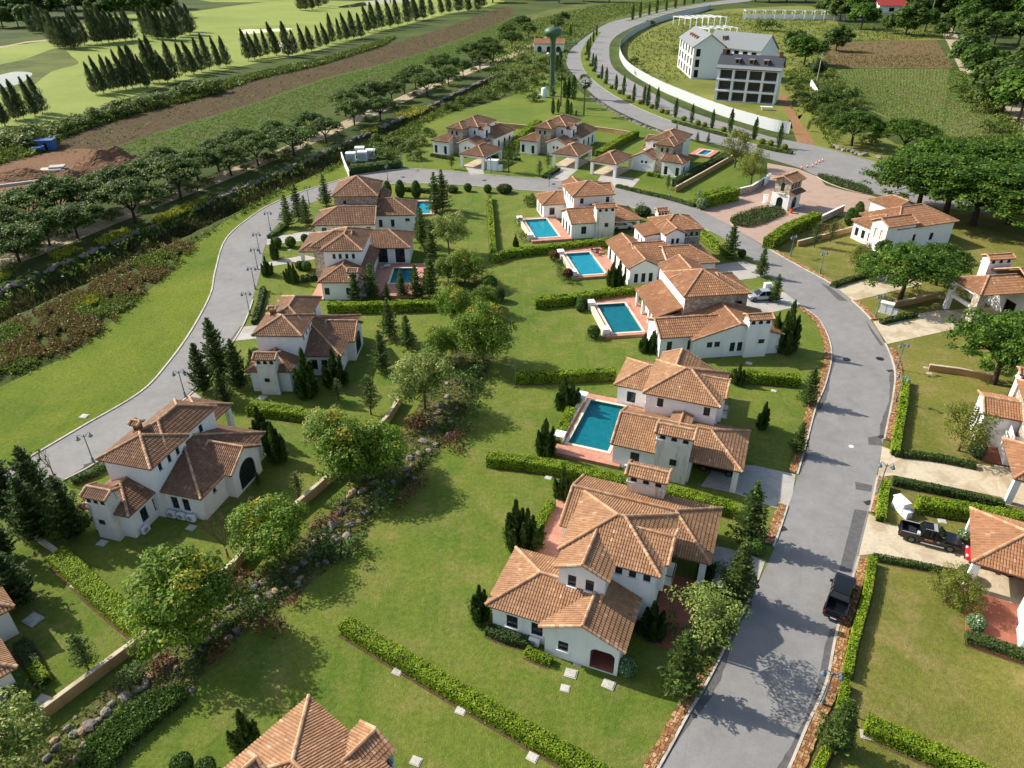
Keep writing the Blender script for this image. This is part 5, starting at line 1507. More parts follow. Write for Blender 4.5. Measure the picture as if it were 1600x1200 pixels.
boxy('utility_box', 'white box under the tiered pine by the silver car', 'utility box', 1198, 452, .3, UB, s=.65)
for k, (px, py) in enumerate([(549, 252), (563, 243), (567, 250), (580, 247)]):
    boxy('transformer', ['white transformer cabinet nearest the canal corner', 'far white transformer cabinet of the four', 'wide middle transformer cabinet inside the hedge', 'white transformer cabinet nearest the shrubs'][k], 'transformer', px, py, .1,
         [('cabinet', 'white', [(-1.2, 1.2, -1, 1, .15, 2.2)]), ('lid', 'white', [(-1.3, 1.3, -1.1, 1.1, 2.2, 2.32)]), ('cooling_fins', 'metalgrey', [(-1 + .3 * i, -.9 + .3 * i, -1.15, -1.0, .4, 1.9) for i in range(7)]), ('plinth', 'lid', [(-1.4, 1.4, -1.2, 1.2, 0, .15)])], 'white transformer cabinets')
LIDS = [(892, 1053, 1.0, 'large concrete lid on lawn before the arched porch'), (883, 1076, .75, 'small concrete lid south of the porch lids'), (951, 1070, 1.0, 'concrete lid on lawn nearest the round bush by the porch'), (903, 1037, .7, 'concrete lid against the white porch wall'),
        (621, 1050, .8, 'concrete lid beside the nearest hedge, upper one'), (720, 1111, .8, 'concrete lid beside the nearest hedge, middle one'), (832, 1184, .8, 'concrete lid beside the nearest hedge, lower one'), (650, 1190, .8, 'concrete lid on lawn right of the bottom villa roof'),
        (1354, 1149, .9, 'concrete lid at the end of the bottom right hedge'), (299, 825, 0.9, 'concrete lid on lawn before the arched-window villa'), (160, 849, 0.9, 'concrete lid before the western chimney tower'), (52, 969, 1.4, 'dark drain lid in villa shade at the left edge'),
        (67, 1099, 1.4, 'concrete lid beside the ochre wall, lower left'), (175, 962, .7, 'concrete block by the hedge base, lower left'), (118, 915, .8, 'white concrete stub at the hedge top, lower left'), (1170, 568, .9, 'concrete lid on the shaded lawn beside the stone villa'),
        (1209, 611, .7, 'white lid below the hedge end at the road'), (834, 593, .7, 'concrete lid at the base of the middle hedge'), (857, 747, .8, 'white lid under the long hedge left of the pool villa'), (1447, 575, .7, 'white lid at the end of the eastern ochre wall'),
        (1452, 584, .7, 'second white lid below the eastern ochre wall'), (1472, 815, .8, 'white lid on grass above the dark pickup'), (1422, 797, .8, 'concrete lid beside the white utility box'), (410, 622, 1.1, 'concrete lid before the chimney of the half hidden villa'),
        (452, 391, .8, 'white lid between the topiary balls'), (132, 651, 1.0, 'concrete lid on the western lawn by the road'), (1352, 1166, .0, '')]
for (px, py, s, lb) in LIDS:
    if not lb: continue
    r = empty('concrete_lid', G(px, py), R.uniform(-.5, -.2), s); tag(r, lb, 'drain lid', 'concrete inspection lids in the lawns')
    mb = MB(); mb.box(-.5, .5, -.42, .42, 0, .09); mb.build('collar', M['lid'], r)
    mb = MB(); mb.box(-.4, .4, -.33, .33, .09, .14); mb.box(-.08, .08, -.03, .03, .14, .165); mb.build('cover', M['lid'], r)
def aircon(p, rz, label):
    r = empty('air_conditioner', p, rz); tag(r, label, 'air conditioner', 'outdoor air conditioner units')
    mb = MB(); mb.box(-.45, .45, -.17, .17, .12, .82); mb.build('casing', M['white'], r)
    mb = MB()
    c = [(.28 * math.cos(k * math.pi / 6) - .1, -.176, .47 + .28 * math.sin(k * math.pi / 6)) for k in range(12)]; mb.face(c); mb.build('fan_grille', M['metalgrey'], r)
    mb = MB(); mb.box(-.4, -.3, -.2, .2, 0, .12); mb.box(.3, .4, -.2, .2, 0, .12); mb.build('feet', M['iron'], r)
aircon(V1.world(4.3, .1), math.radians(-21), 'air conditioner at the front wall of the nearest villa')
for i in range(3): aircon(V2.world(4.9 + i * 1.15, 19.25), math.radians(-21), ['air conditioner under the pool villa window, nearest the terrace', 'middle air conditioner under the pool villa window', 'air conditioner nearest the stained chimney tower'][i])
for i in range(3): aircon(L1.world(.4 + i * 1.1, .55), math.radians(-15), ['air conditioner in the corner of the arched-window villa', 'middle air conditioner of the arched-window villa', 'outer air conditioner of the arched-window villa'][i])
aircon(L1.world(-.75, -2.0), math.radians(75), 'air conditioner on the side wall below two dark windows')
CONES = [(1252, 264), (1261, 262), (1269, 261), (1275, 257), (1280, 254), (1285, 252)]
for k, (px, py) in enumerate(CONES):
    r = empty('traffic_cone', G(px, py), 0, 1.6); tag(r, 'orange traffic cone across the entrance road, %s from the gatehouse' % nth(k), 'traffic cone', 'traffic cones on the entrance road')
    mb = MB(); mb.box(-.2, .2, -.2, .2, 0, .05); mb.build('base', M['iron'], r)
    mb = MB(); mb.lathe([(.15, .05), (.1, .3)], 8); mb.lathe([(.07, .45), (.03, .75)], 8); mb.build('cone', M['orange'], r, True)
    mb = MB(); mb.lathe([(.105, .3), (.072, .45)], 8); mb.build('stripe', M['white'], r, True)
boxy('barrier_gate', 'yellow barrier box at the foot of the gatehouse', 'barrier', 1235, 333, .7, [('housing', 'orange', [(-.3, .3, -.25, .25, 0, 1.1)]), ('housing_cap', 'iron', [(-.34, .34, -.29, .29, 1.1, 1.18)]), ('boom', 'white', [(.3, 5.5, -.05, .05, .85, .97)])])
boxy('gate_post', 'white gate post on the paving left of the gatehouse', 'gate post', 1195, 317, .2, [('shaft', 'stucco', [(-.35, .35, -.35, .35, 0, 1.7)]), ('cap', 'trimstone', [(-.45, .45, -.45, .45, 1.7, 1.9)])])
boxy('park_table', 'white table on the grass before the unfinished building', 'table', 1197, 172, -.2, [('top', 'white', [(-2, 2, -.8, .8, 1.0, 1.15)]), ('leg', 'white', [(-1.6, -1.3, -.5, .5, 0, 1.0)]), ('leg', 'white', [(1.3, 1.6, -.5, .5, 0, 1.0)])])
hut = boxy('site_hut', 'blue sheet metal site hut by the ploughed field', 'hut', 76, 233, .15, [('wall', 'blue_paint', [(-2.0, 2.0, -1.5, 1.5, 0, 2.6)]), ('roof', 'blue_paint', [(-2.8, 2.2, -1.8, 1.8, 2.6, 2.75)]), ('door', 'dark', [(-.5, .5, -1.53, -1.5, 0, 2.0)])])
boxy('cement_mixer', 'small blue machine beside the site hut', 'machine', 60, 238, .4, s=.7, parts=[('tank', 'blue_paint', [(-2, 1.6, -1, 1, .8, 2.0)]), ('cab', 'blue_paint', [(1.6, 2.6, -.9, .9, .6, 2.3)]), ('wheels', 'tyre', [(-1.6, -.8, -1.1, 1.1, 0, .8), (1.4, 2.2, -1.1, 1.1, 0, .8)])])
boxy('rubble_heap', 'pale concrete rubble slab on the building site', 'rubble', 84, 266, .3, [('slab', 'lid', [(-3, 2, -1.5, 1.5, 0, .5), (-1, 2.6, -.6, 2, .5, .9)]), ('pipe', 'metalgrey', [(-2, 3, -1.9, -1.6, .1, .4)])])
# strip foundations
fr = empty('house_foundation', G(50, 300), .55); tag(fr, 'pale strip foundations of a house on the building site', 'foundation')
for (a, b, c, d) in [(-16, 16, -9, -8.4), (-16, 16, 8.4, 9), (-16, -15.4, -8.4, 8.4), (15.4, 16, -8.4, 8.4), (-15.4, 15.4, -.3, .3), (-5.3, -4.7, -8.4, -.3), (4.7, 5.3, .3, 8.4), (9.7, 10.3, -8.4, -.3), (-10.3, -9.7, .3, 8.4)]:
    mb = MB(); mb.box(a, b, c, d, 0, .55); mb.build('footing', M['lid'], fr)
def mound(name, label, px, py, rx, ry, h, mat, cat='mound'):
    c = G(px, py); n = 40; V = []; F = []
    seed = R.uniform(0, 50)
    for i in range(n + 1):
        for j in range(n + 1):
            u, v = (i / n * 2 - 1), (j / n * 2 - 1)
            rr = math.hypot(u, v)
            z = h * max(0, 1 - rr) ** .9 * (1 + .35 * math.sin(u * 7 + seed) * math.cos(v * 6 + seed)) + (.25 * R.random() if rr < .95 else -.05)
            V.append((u * rx, v * ry, z if rr < 1 else -.1))
    for i in range(n):
        for j in range(n):
            a = i * (n + 1) + j; F.append((a, a + 1, a + n + 2, a + n + 1))
    me = bpy.data.meshes.new(name); me.from_pydata(V, [], F); me.materials.append(M[mat])
    o = link(name, me, None, c); tag(o, label, cat)
mound('soil_mound', 'large brown soil mound at the end of the ploughed field', 170, 256, 9, 8, 4.5, 'site')
mound('soil_mound', 'brown soil mound beside the foundations', 118, 282, 8, 6, 2.6, 'site')
mound('soil_mound', 'low dark soil mound left of the rubble slab', 40, 276, 9, 5, 1.8, 'site')
mound('gravel_heap', 'pale gravel heap on the meadow behind the white building', 1178, 66, 7, 13, 1.2, 'lid', 'heap')
# distant houses
RH = Villa('house', 'distant house with red roof and pale wall at the top edge', tuple(G(1372, 20))[:2], -10, tile='tile_red', L=2, W=.8, cat='house', group=None, sills=False)
RH.walls(0, 34, 0, 18, 0, 6, {'F': [(10, 1, 4, 3, 'open'), (24, 1, 4, 3, 'open')]}, [('L', 10), ('R', 10)])
mb = MB()
for pl in ([(-2, -2, 5.6), (36, -2, 5.6), (36, 9, 10.8), (-2, 9, 10.8)], [(36, 20, 5.6), (-2, 20, 5.6), (-2, 9, 10.8), (36, 9, 10.8)]): mb.face([RH.pt(*q) for q in pl])
RH.part(mb, 'roof', M['red_roof'])
GHs = Villa('house', 'grey-roofed house behind trees at the right upper edge', tuple(G(1560, 50))[:2], -40, cat='house', group=None, sills=False)
GHs.walls(0, 30, 0, 14, 0, 6, {'F': [(8, 1, 3, 3, 'open'), (20, 1, 3, 3, 'open')]}, [('L', 9), ('R', 9)])
plain_roof(GHs, -1.5, 31.5, -1.5, 15.5, 5.8, 9.6, 'x', 'slate_pale')

# ---------------------------------------------------------------- vehicles
def loft(mb, st, m=0):
    """st: list of (x, [(y, z) half section from bottom centre-out to top centre]) mirrored"""
    rings = []
    for x, sec in st:
        ring = [(x, y, z) for (y, z) in sec] + [(x, -y, z) for (y, z) in reversed(sec)]
        rings.append(ring)
    n = len(rings[0])
    for a, b in zip(rings, rings[1:]):
        for k in range(n):
            k2 = (k + 1) % n
            mb.face([a[k], a[k2], b[k2], b[k]], m)
    mb.face(rings[0][::-1], m); mb.face(rings[-1], m)
def wheel_meshes():
    ty, ri = MB(), MB()
    n = 18
    prof = [(.26, -.12), (.36, -.13), (.39, -.08), (.39, .08), (.36, .13), (.26, .12)]
    for j in range(len(prof) - 1):
        for k in range(n):
            a0, a1 = 2 * math.pi * k / n, 2 * math.pi * (k + 1) / n
            q = [(prof[j][0] * math.cos(a0), prof[j][1], prof[j][0] * math.sin(a0)), (prof[j][0] * math.cos(a1), prof[j][1], prof[j][0] * math.sin(a1)),
                 (prof[j + 1][0] * math.cos(a1), prof[j + 1][1], prof[j + 1][0] * math.sin(a1)), (prof[j + 1][0] * math.cos(a0), prof[j + 1][1], prof[j + 1][0] * math.sin(a0))]
            ty.face(q)
    for s in (-1, 1):
        ri.face([(.26 * math.cos(2 * math.pi * k / n), s * .1, .26 * math.sin(2 * math.pi * k / n)) for k in range(n)])
    for k in range(6):
        a = 2 * math.pi * k / 6
        for s in (-1, 1): ri.tube((.06 * math.cos(a), s * .11, .06 * math.sin(a)), (.25 * math.cos(a), s * .11, .25 * math.sin(a)), .035, .03, 4)
    return ty.mesh('tyre', M['tyre'], True), ri.mesh('rim', M['rim'])
WM = wheel_meshes()
def vehicle(kind, loc, rz, paint, label, name, cat, extras=False):
    r = empty(name, loc, rz); tag(r, label, cat)
    P = M[paint]
    hw = .92
    def sec(w, zb, zs, zt): return [(0, zb), (w * .9, zb), (w, zb + .12), (w, zs), (w * .96, zt - .06), (w * .86, zt), (0, zt)]
    if kind == 'pickup':
        body = MB()
        loft(body, [(2.68, sec(.72, .5, .72, .86)), (2.6, sec(.84, .42, .76, .98)), (2.2, sec(hw, .38, .85, 1.06)), (1.2, sec(hw, .36, .92, 1.12)), (.9, sec(hw, .36, .94, 1.13)), (-.95, sec(hw, .36, .96, 1.13))])
        body.build('body', P, r)
        bed = MB()
        bed.box(-2.62, -.96, -hw, -hw + .1, .42, 1.13); bed.box(-2.62, -.96, hw - .1, hw, .42, 1.13); bed.box(-2.62, -.96, -hw + .1, hw - .1, .42, .62); bed.box(-2.66, -2.56, -hw + .1, hw - .1, .45, 1.12)
        bed.build('cargo_bed', P, r)
        rail = MB(); rail.box(-2.6, -1.0, -hw + .01, -hw + .1, 1.131, 1.17); rail.box(-2.6, -1.0, hw - .1, hw - .01, 1.131, 1.17); rail.build('bed_rails', M['metalgrey' if extras else 'iron'], r)
        cab = MB()
        cs = lambda w, z: [(0, 1.1), (hw * .95, 1.1), (w, z), (0, z)]
        loft(cab, [(1.25, cs(hw * .93, 1.14)), (.45, cs(.7, 1.72)), (-.75, cs(.7, 1.74)), (-1.0, cs(.8, 1.2))])
        g = cab.build('cabin_glass', M['glass_car'], r)
        top = MB()
        ts = lambda w, z: [(0, z - .03), (w, z - .03), (w - .04, z + .035), (0, z + .05)]
        loft(top, [(.5, ts(.71, 1.72)), (.0, ts(.73, 1.75)), (-.78, ts(.71, 1.74))])
        for s in (-1, 1):
            for (a, b) in (((1.22, s * .87, 1.12), (.45, s * .71, 1.72)), ((-.1, s * .885, 1.12), (-.1, s * .72, 1.74)), ((-.98, s * .85, 1.12), (-.76, s * .71, 1.74))): top.tube(a, b, .045, .04, 5)
        top.build('roof', P, r)
        if extras:
            st = MB(); st.box(.05, .38, -.55, .55, 1.8, 1.825); st.build('roof_stripe', M['metalgrey'], r)
            rr = MB()
            for s in (-1, 1): rr.tube((.4, s * .6, 1.84), (-.7, s * .6, 1.84), .03, .03, 5)
            rr.build('roof_rails', M['metalgrey'], r)
            cg = MB(); cg.box(-1.9, -1.3, -.5, .3, .62, 1.0); cg.build('cargo_box', M['iron'], r); cw = MB(); cw.box(-1.2, -1.0, -.6, -.2, .62, 1.1); cw.build('white_can', M['white'], r)
            # door lettering: a row of small orange marks, too blurred to read
            lt = MB()
            for k, (u, w) in enumerate([(-.55, .13), (-.4, .1), (-.27, .04), (-.2, .13), (-.05, .1), (.08, .05)]):
                lt.box(u, u + w, -hw - .008, -hw - .002, .74, .9)
            lt.box(-.62, .16, -hw - .0075, -hw - .002, .68, .7)
            lt.build('door_lettering', M['sticker'], r)
            lg = MB(); lg.lathe([(.0, 0), (.14, 0)], 10); lo = lg.build('door_emblem', M['trimstone'], r, loc=(.62, -hw - .006, .82)); lo.rotation_euler = (math.pi / 2, 0, 0)
            sp = MB(); sp.box(-.8, 1.2, -hw - .16, -hw - .02, .36, .42); sp.box(-.8, 1.2, hw + .02, hw + .16, .36, .42); sp.build('side_step', M['metalgrey'], r)
        L2_, xs = 2.68, (1.72, -1.62)
    else:
        body = MB(); tall = kind == 'suv'
        loft(body, [(2.3, sec(.66, .45, .6, .74)), (2.2, sec(.8, .36, .66, .84)), (1.7, sec(.9, .3, .74, .94)), (.9, sec(.9, .3, .84, 1.0)), (-1.6, sec(.9, .3, .86, 1.02)), (-2.1, sec(.86, .34, .8, 1.0)), (-2.25, sec(.76, .42, .7, .9))])
        body.build('body', P, r)
        zt = 1.62 if tall else 1.42
        cs = lambda w, z: [(0, .98), (.85, .98), (w, z), (0, z)]
        cab = MB(); loft(cab, [(1.0, cs(.84, 1.0)), (.2, cs(.66, zt)), (-1.2, cs(.66, zt)), (-1.95 if tall else -1.8, cs(.8, 1.02))]); cab.build('cabin_glass', M['glass_car'], r)
        ts = lambda w, z: [(0, z - .03), (w, z - .03), (w - .04, z + .03), (0, z + .045)]
        top = MB(); loft(top, [(.25, ts(.67, zt)), (-.5, ts(.69, zt + .02)), (-1.25, ts(.67, zt))])
        for s in (-1, 1):
            for (a, b) in (((.98, s * .83, 1.0), (.2, s * .67, zt)), ((-.4, s * .85, 1.0), (-.4, s * .68, zt)), ((-1.85, s * .82, 1.0), (-1.2, s * .67, zt))): top.tube(a, b, .04, .035, 5)
        top.build('roof', P, r)
        L2_, xs = 2.3, (1.4, -1.35)
    for x in xs:
        for s in (-1, 1):
            t = link('wheel', WM[1], r, (x, s * .84, .39)); link('tyre', WM[0], t)
    for s in (-1, 1):
        h = MB(); h.box(L2_ - .2, L2_ - .04, s * .62 - .16, s * .62 + .16, .72, .86); h.build('headlight', M['light_white'], r)
        q = MB(); q.box(-L2_ - .01, -L2_ + .1, s * .8 - .08, s * .8 + .08, .72, 1.0); q.build('tail_light', M['light_red'], r)
        mi = MB(); mi.box(.85, 1.05, s * 1.05 - .12, s * 1.05 + .12, 1.08, 1.26); mi.build('mirror', P, r)
    b = MB(); b.box(-L2_ - .12, -L2_ + .02, -.8, .8, .42, .6); b.build('rear_bumper', M['iron'], r)
    b = MB(); b.box(L2_ - .12, L2_ + .04, -.7, .7, .4, .62); b.build('front_bumper', M['iron'], r)
    pl = MB(); pl.box(-L2_ - .13, -L2_ - .121, -.25, .25, .46, .57); pl.build('number_plate', M['white'], r)
    return r
_p, _q = G(1301, 968), G(1324, 896)
vehicle('pickup', G(1310, 940) + Vector((0, 0, .045)), math.atan2(_q.y - _p.y, _q.x - _p.x), 'black_car', 'black double-cab pickup parked at the roadside kerb', 'pickup_truck', 'pickup')
_p, _q = G(1404, 842), G(1482, 862)
vehicle('pickup', G(1450, 846) + Vector((0, 0, .055)), math.atan2(_q.y - _p.y, _q.x - _p.x), 'black_car', 'dark pickup with orange door lettering parked in the driveway', 'pickup_truck', 'pickup', True)
vehicle('suv', G(1188, 468) + Vector((0, 0, .055)), math.radians(188), 'silver_car', 'silver car on the driveway beside the stone-walled villa', 'parked_car', 'car')
vehicle('suv', V5.world(14.2, 15.2, .02), math.radians(11), 'white_car', 'white car inside the northern pool villa carport', 'parked_car', 'car')
vehicle('suv', V2.world(14.0, 15.4, .02), math.radians(-21), 'black_car', 'dark car in shade inside the pool villa carport', 'parked_car', 'car')
vehicle('suv', R4.world(2.6, 4.6, .1), math.radians(152), 'red_car', 'red car nosing out from under the pyramid carport roof', 'parked_car', 'car')

# ---------------------------------------------------------------- terrace furniture
def lounger(v, x, y, z, rz, label):
    p = v.world(x, y, z)
    r = empty('sun_lounger', p, math.radians(v.deg) + rz); tag(r, label, 'sun lounger', 'terrace furniture')
    mb = MB(); mb.box(-.95, .95, -.32, .32, .26, .32); mb.build('frame', M['white'], r)
    for (a, b) in ((-.8, -.25), (-.8, .25), (.7, -.25), (.7, .25)):
        mb = MB(); mb.box(a - .04, a + .04, b - .04, b + .04, 0, .26); mb.build('leg', M['white'], r)
    mb = MB(); mb.box(-.3, .95, -.3, .3, .32, .42); mb.face([(-.3, -.3, .42), (-.3, .3, .42), (-.9, .3, .85), (-.9, -.3, .85)]); mb.face([(-.3, -.3, .33), (-.3, .3, .33), (-.95, .3, .78), (-.95, -.3, .78)]); mb.build('cushion', M['trimstone'], r)
def dining(v, x, y, z, label, n=3):
    r = empty('patio_table', v.world(x, y, z)); tag(r, label, 'table', 'terrace furniture')
    mb = MB(); mb.lathe([(.6, .7), (.62, .74), (.01, .76)], 14); mb.build('top', M['iron'], r)
    mb = MB(); mb.tube((0, 0, 0), (0, 0, .7), .06, .05, 6); mb.lathe([(.3, 0), (.3, .05)], 10); mb.build('base', M['iron'], r)
    for k in range(n):
        a = 2.1 * k + .4
        c = empty('patio_chair', v.world(x, y, z) + Vector((1.0 * math.cos(a), 1.0 * math.sin(a), 0)), a); tag(c, '%s dark patio chair round %s' % (nth(k), label.split(' on ')[0].replace('dark ', 'the ')) + ' on ' + label.split(' on ')[1], 'chair', 'terrace furniture')
        mb = MB(); mb.box(-.25, .25, -.25, .25, .42, .47); mb.build('seat', M['iron'], c)
        mb = MB(); mb.box(.2, .26, -.25, .25, .47, .95); mb.build('backrest', M['light_red'], c)
        for (p, q) in ((-.22, -.22), (-.22, .22), (.22, -.22), (.22, .22)):
            mb = MB(); mb.box(p - .02, p + .02, q - .02, q + .02, 0, .42); mb.build('leg', M['iron'], c)
dining(V4, -.9, 14.6, .46, 'dark round table on the terrace with the red topiary')
lounger(L3, 9.2, 7.6, .46, .6, 'white sun lounger on the terrace under the arched windows')
lounger(L3, 15.6, 2.2, .46, 1.6, 'white sun lounger beside the shaded pool, upper one')
lounger(L3, 15.6, -2.0, .46, 1.6, 'white sun lounger beside the shaded pool, lower one')
def ladder(root_loc, deg, x, y, z, label):
    a = math.radians(deg)
    r = empty('pool_ladder', (root_loc[0] + x * math.cos(a) - y * math.sin(a), root_loc[1] + x * math.sin(a) + y * math.cos(a), z), a); tag(r, label, 'ladder', 'pool ladders')
    for s in (-.25, .25):
        mb = MB()
        P = [Vector((.35, s, 0)), Vector((.35, s, .55)), Vector((.2, s, .75)), Vector((0, s, .7)), Vector((-.06, s, .4)), Vector((-.06, s, -.3))]
        for p, q in zip(P, P[1:]): mb.tube(p, q, .025, .025, 6)
        mb.build('handrail', M['rim'], r)
    for h in (-.05, -.25):
        mb = MB(); mb.box(-.1, -.03, -.24, .24, h - .02, h + .02); mb.build('rung', M['rim'], r)
ladder((12.95, 77.3), -21, 2.05, -9.4, .5, 'steel ladder in the pool beside the stained chimney villa')
ladder((24.69, 95.18), 8, -4.95, 9.6, .5, 'steel ladder in the pool left of the stone-walled villa')
ladder((19.36, 113.83), 10, -2.15, 13.6, .5, 'steel ladder in the pool with the red topiary balls')
ladder((6.05, 149.45), 11, .85, -3.2, .5, 'steel ladder in the northernmost villa pool')
# ---------------------------------------------------------------- plants: prototypes
def rng(s): return np.random.default_rng(s)
def tintv(n, r, hi=0.0):
    t = np.clip(r.normal(.42, .2, n), 0, .87)
    if hi > 0:
        k = r.random(n) < hi
        t[k] = r.uniform(.9, 1, k.sum())
    return t
def trunk_mesh(segs, mat='bark', n=6):
    mb = MB()
    for (a, b, r0, r1) in segs: mb.tube(a, b, r0, r1, n, cap=False)
    return mb.mesh('trunk', M[mat], True)
def clump_tree(seed, H, rx, rz, zc, nclump, per, leaf, mat, cs=1.0, flat=.75, hi=0.0, hiclump=0.0, bark='bark', tr=.16, shell=.55, cut=-.45):
    r = rng(seed)
    C = []
    while len(C) < nclump:
        d = r.normal(0, 1, 3); d /= np.linalg.norm(d)
        if d[2] < cut: continue
        u = shell + (1 - shell) * r.random() ** .7
        k = 1 + .22 * math.sin(3 * math.atan2(d[1], d[0]) + seed) + r.normal(0, .08)
        C.append((d[0] * rx * u * k, d[1] * rx * u * k, zc + d[2] * rz * u))
    C = np.array(C)
    Ps, Ns, Ts = [], [], []
    for c in C:
        s = cs * r.uniform(.7, 1.3)
        m = int(per * s * s)
        d = sph(m, r)
        up = d[:, 2] > -.55
        d = d[up]
        rad = r.uniform(.55, 1.08, len(d))[:, None]
        p = c + d * rad * s * np.array([1, 1, flat])
        Ps.append(p)
        Ns.append(d * .7 + np.array([0, 0, .6]))
        h = hi if (r.random() > hiclump or c[2] < zc + .25 * rz) else .5
        Ts.append(np.clip(tintv(len(d), r, h) + (0 if h > .3 else r.normal(0, .05)), 0, 1))
    P, N, T = np.vstack(Ps), np.vstack(Ns), np.concatenate(Ts)
    cm = quads_mesh('crown', leaves(P, N, leaf, .6, r), M[mat], T)
    segs = []
    fork = Vector((r.normal(0, .1), r.normal(0, .1), max(.6, zc - rz * .75)))
    segs.append(((0, 0, -.1), tuple(fork), tr * 1.25, tr * .85))
    idx = r.permutation(len(C))[:min(len(C), 11)]
    for i in idx:
        c = Vector(C[i]); mid = fork + (c - fork) * .5 + Vector((0, 0, .1 * rz))
        segs.append((tuple(fork), tuple(mid), tr * .6, tr * .35)); segs.append((tuple(mid), tuple(c), tr * .35, tr * .1))
    return cm, trunk_mesh(segs, bark), H
def umbrella(seed, H, Rc, thick, nclump, per, leaf, mat, cs=.8, flat=.5, tr=.25, low=.35):
    r = rng(seed); C = []
    zt = H - cs * flat
    for i in range(nclump):
        q = math.sqrt(r.random()); a = r.uniform(0, 6.28)
        k = Rc * (1 + .16 * math.sin(2 * a + seed) + .1 * math.sin(5 * a + 2 * seed))
        z = zt - thick * (q ** 2.2) * .8 + r.normal(0, .1 * thick)
        if r.random() < low: z -= r.uniform(.2, 1) * thick * .55
        C.append((q * k * math.cos(a), q * k * math.sin(a), z))
    C = np.array(C); Ps, Ns, Ts = [], [], []
    for c in C:
        s = cs * r.uniform(.6, 1.4); m = int(per * s * s / cs / cs)
        d = sph(m, r); d = d[d[:, 2] > -.45]
        Ps.append(c + d * r.uniform(.35, 1.1, len(d))[:, None] * s * np.array([1.15, 1.15, flat]))
        Ns.append(d * .55 + np.array([0, 0, .75])); Ts.append(np.clip(tintv(len(d), r) + r.normal(0, .09), 0, .88))
    P, N, T = np.vstack(Ps), np.vstack(Ns), np.concatenate(Ts)
    cm = quads_mesh('crown', leaves(P, N, leaf, .55, r, .45), M[mat], T)
    f = Vector((r.normal(0, .15), r.normal(0, .15), H * .3)); segs = [((0, 0, -.1), tuple(f), tr * 1.3, tr)]
    order = np.argsort(np.arctan2(C[:, 1], C[:, 0]))
    for g in np.array_split(order, 7):
        m = Vector(C[g].mean(0)); e = f + (m - f) * .55 + Vector((0, 0, .2)); segs.append((tuple(f), tuple(e), tr * .6, tr * .4))
        for i in g[:7]:
            segs.append((tuple(e), tuple(Vector(C[i]) - Vector((0, 0, .2))), tr * .28, tr * .08))
    return cm, trunk_mesh(segs, 'bark_dark'), H
def conifer(seed, H=8.0, rb=2.0, mat='l_pine', step=.5, nb=8, leaf=.15, dens=13, z0=1.1, curve=.3, pw=.85):
    r = rng(seed)
    P, N, T = [], [], []
    z = z0; segs = [((0, 0, -.1), (0, 0, H * .97), .13, .02)]
    while z < H - .15:
        f = (z - z0) / (H - z0)
        R0 = rb * (1 - f) ** pw * r.uniform(.8, 1.15) + .12
        a0 = r.uniform(0, 6.28)
        for b in range(nb):
            a = a0 + 2 * math.pi * b / nb + r.normal(0, .12)
            L = R0 * r.uniform(.5, 1.2)
            d = np.array([math.cos(a), math.sin(a), 0]); s = np.array([-d[1], d[0], 0])
            n = max(5, int(dens * L))
            t = r.uniform(.08, 1, n)
            w = .3 * L * np.sin(np.clip(t * 1.1, 0, 1) * math.pi * .9) * r.uniform(-1, 1, n)
            zz = z + curve * L * t ** 1.8 - .12 * L * t + r.normal(0, .05, n)
            P.append(d * (t * L)[:, None] + s * w[:, None] + np.array([0, 0, 1]) * zz[:, None])
            nn = np.tile(np.array([d[0] * -.35, d[1] * -.35, 1.0]), (n, 1)); N.append(nn)
            T.append(tintv(n, r))
            if f < .8: segs.append(((0, 0, z), (d[0] * L * .8, d[1] * L * .8, z + curve * L * .5 - .08 * L), .035, .012))
        z += step * r.uniform(.8, 1.2) * (1 - .35 * f)
    P, N, T = np.vstack(P), np.vstack(N), np.concatenate(T)
    return quads_mesh('crown', leaves(P, N, leaf, .42, r, .5), M[mat], T), trunk_mesh(segs, 'bark_dark', 5), H
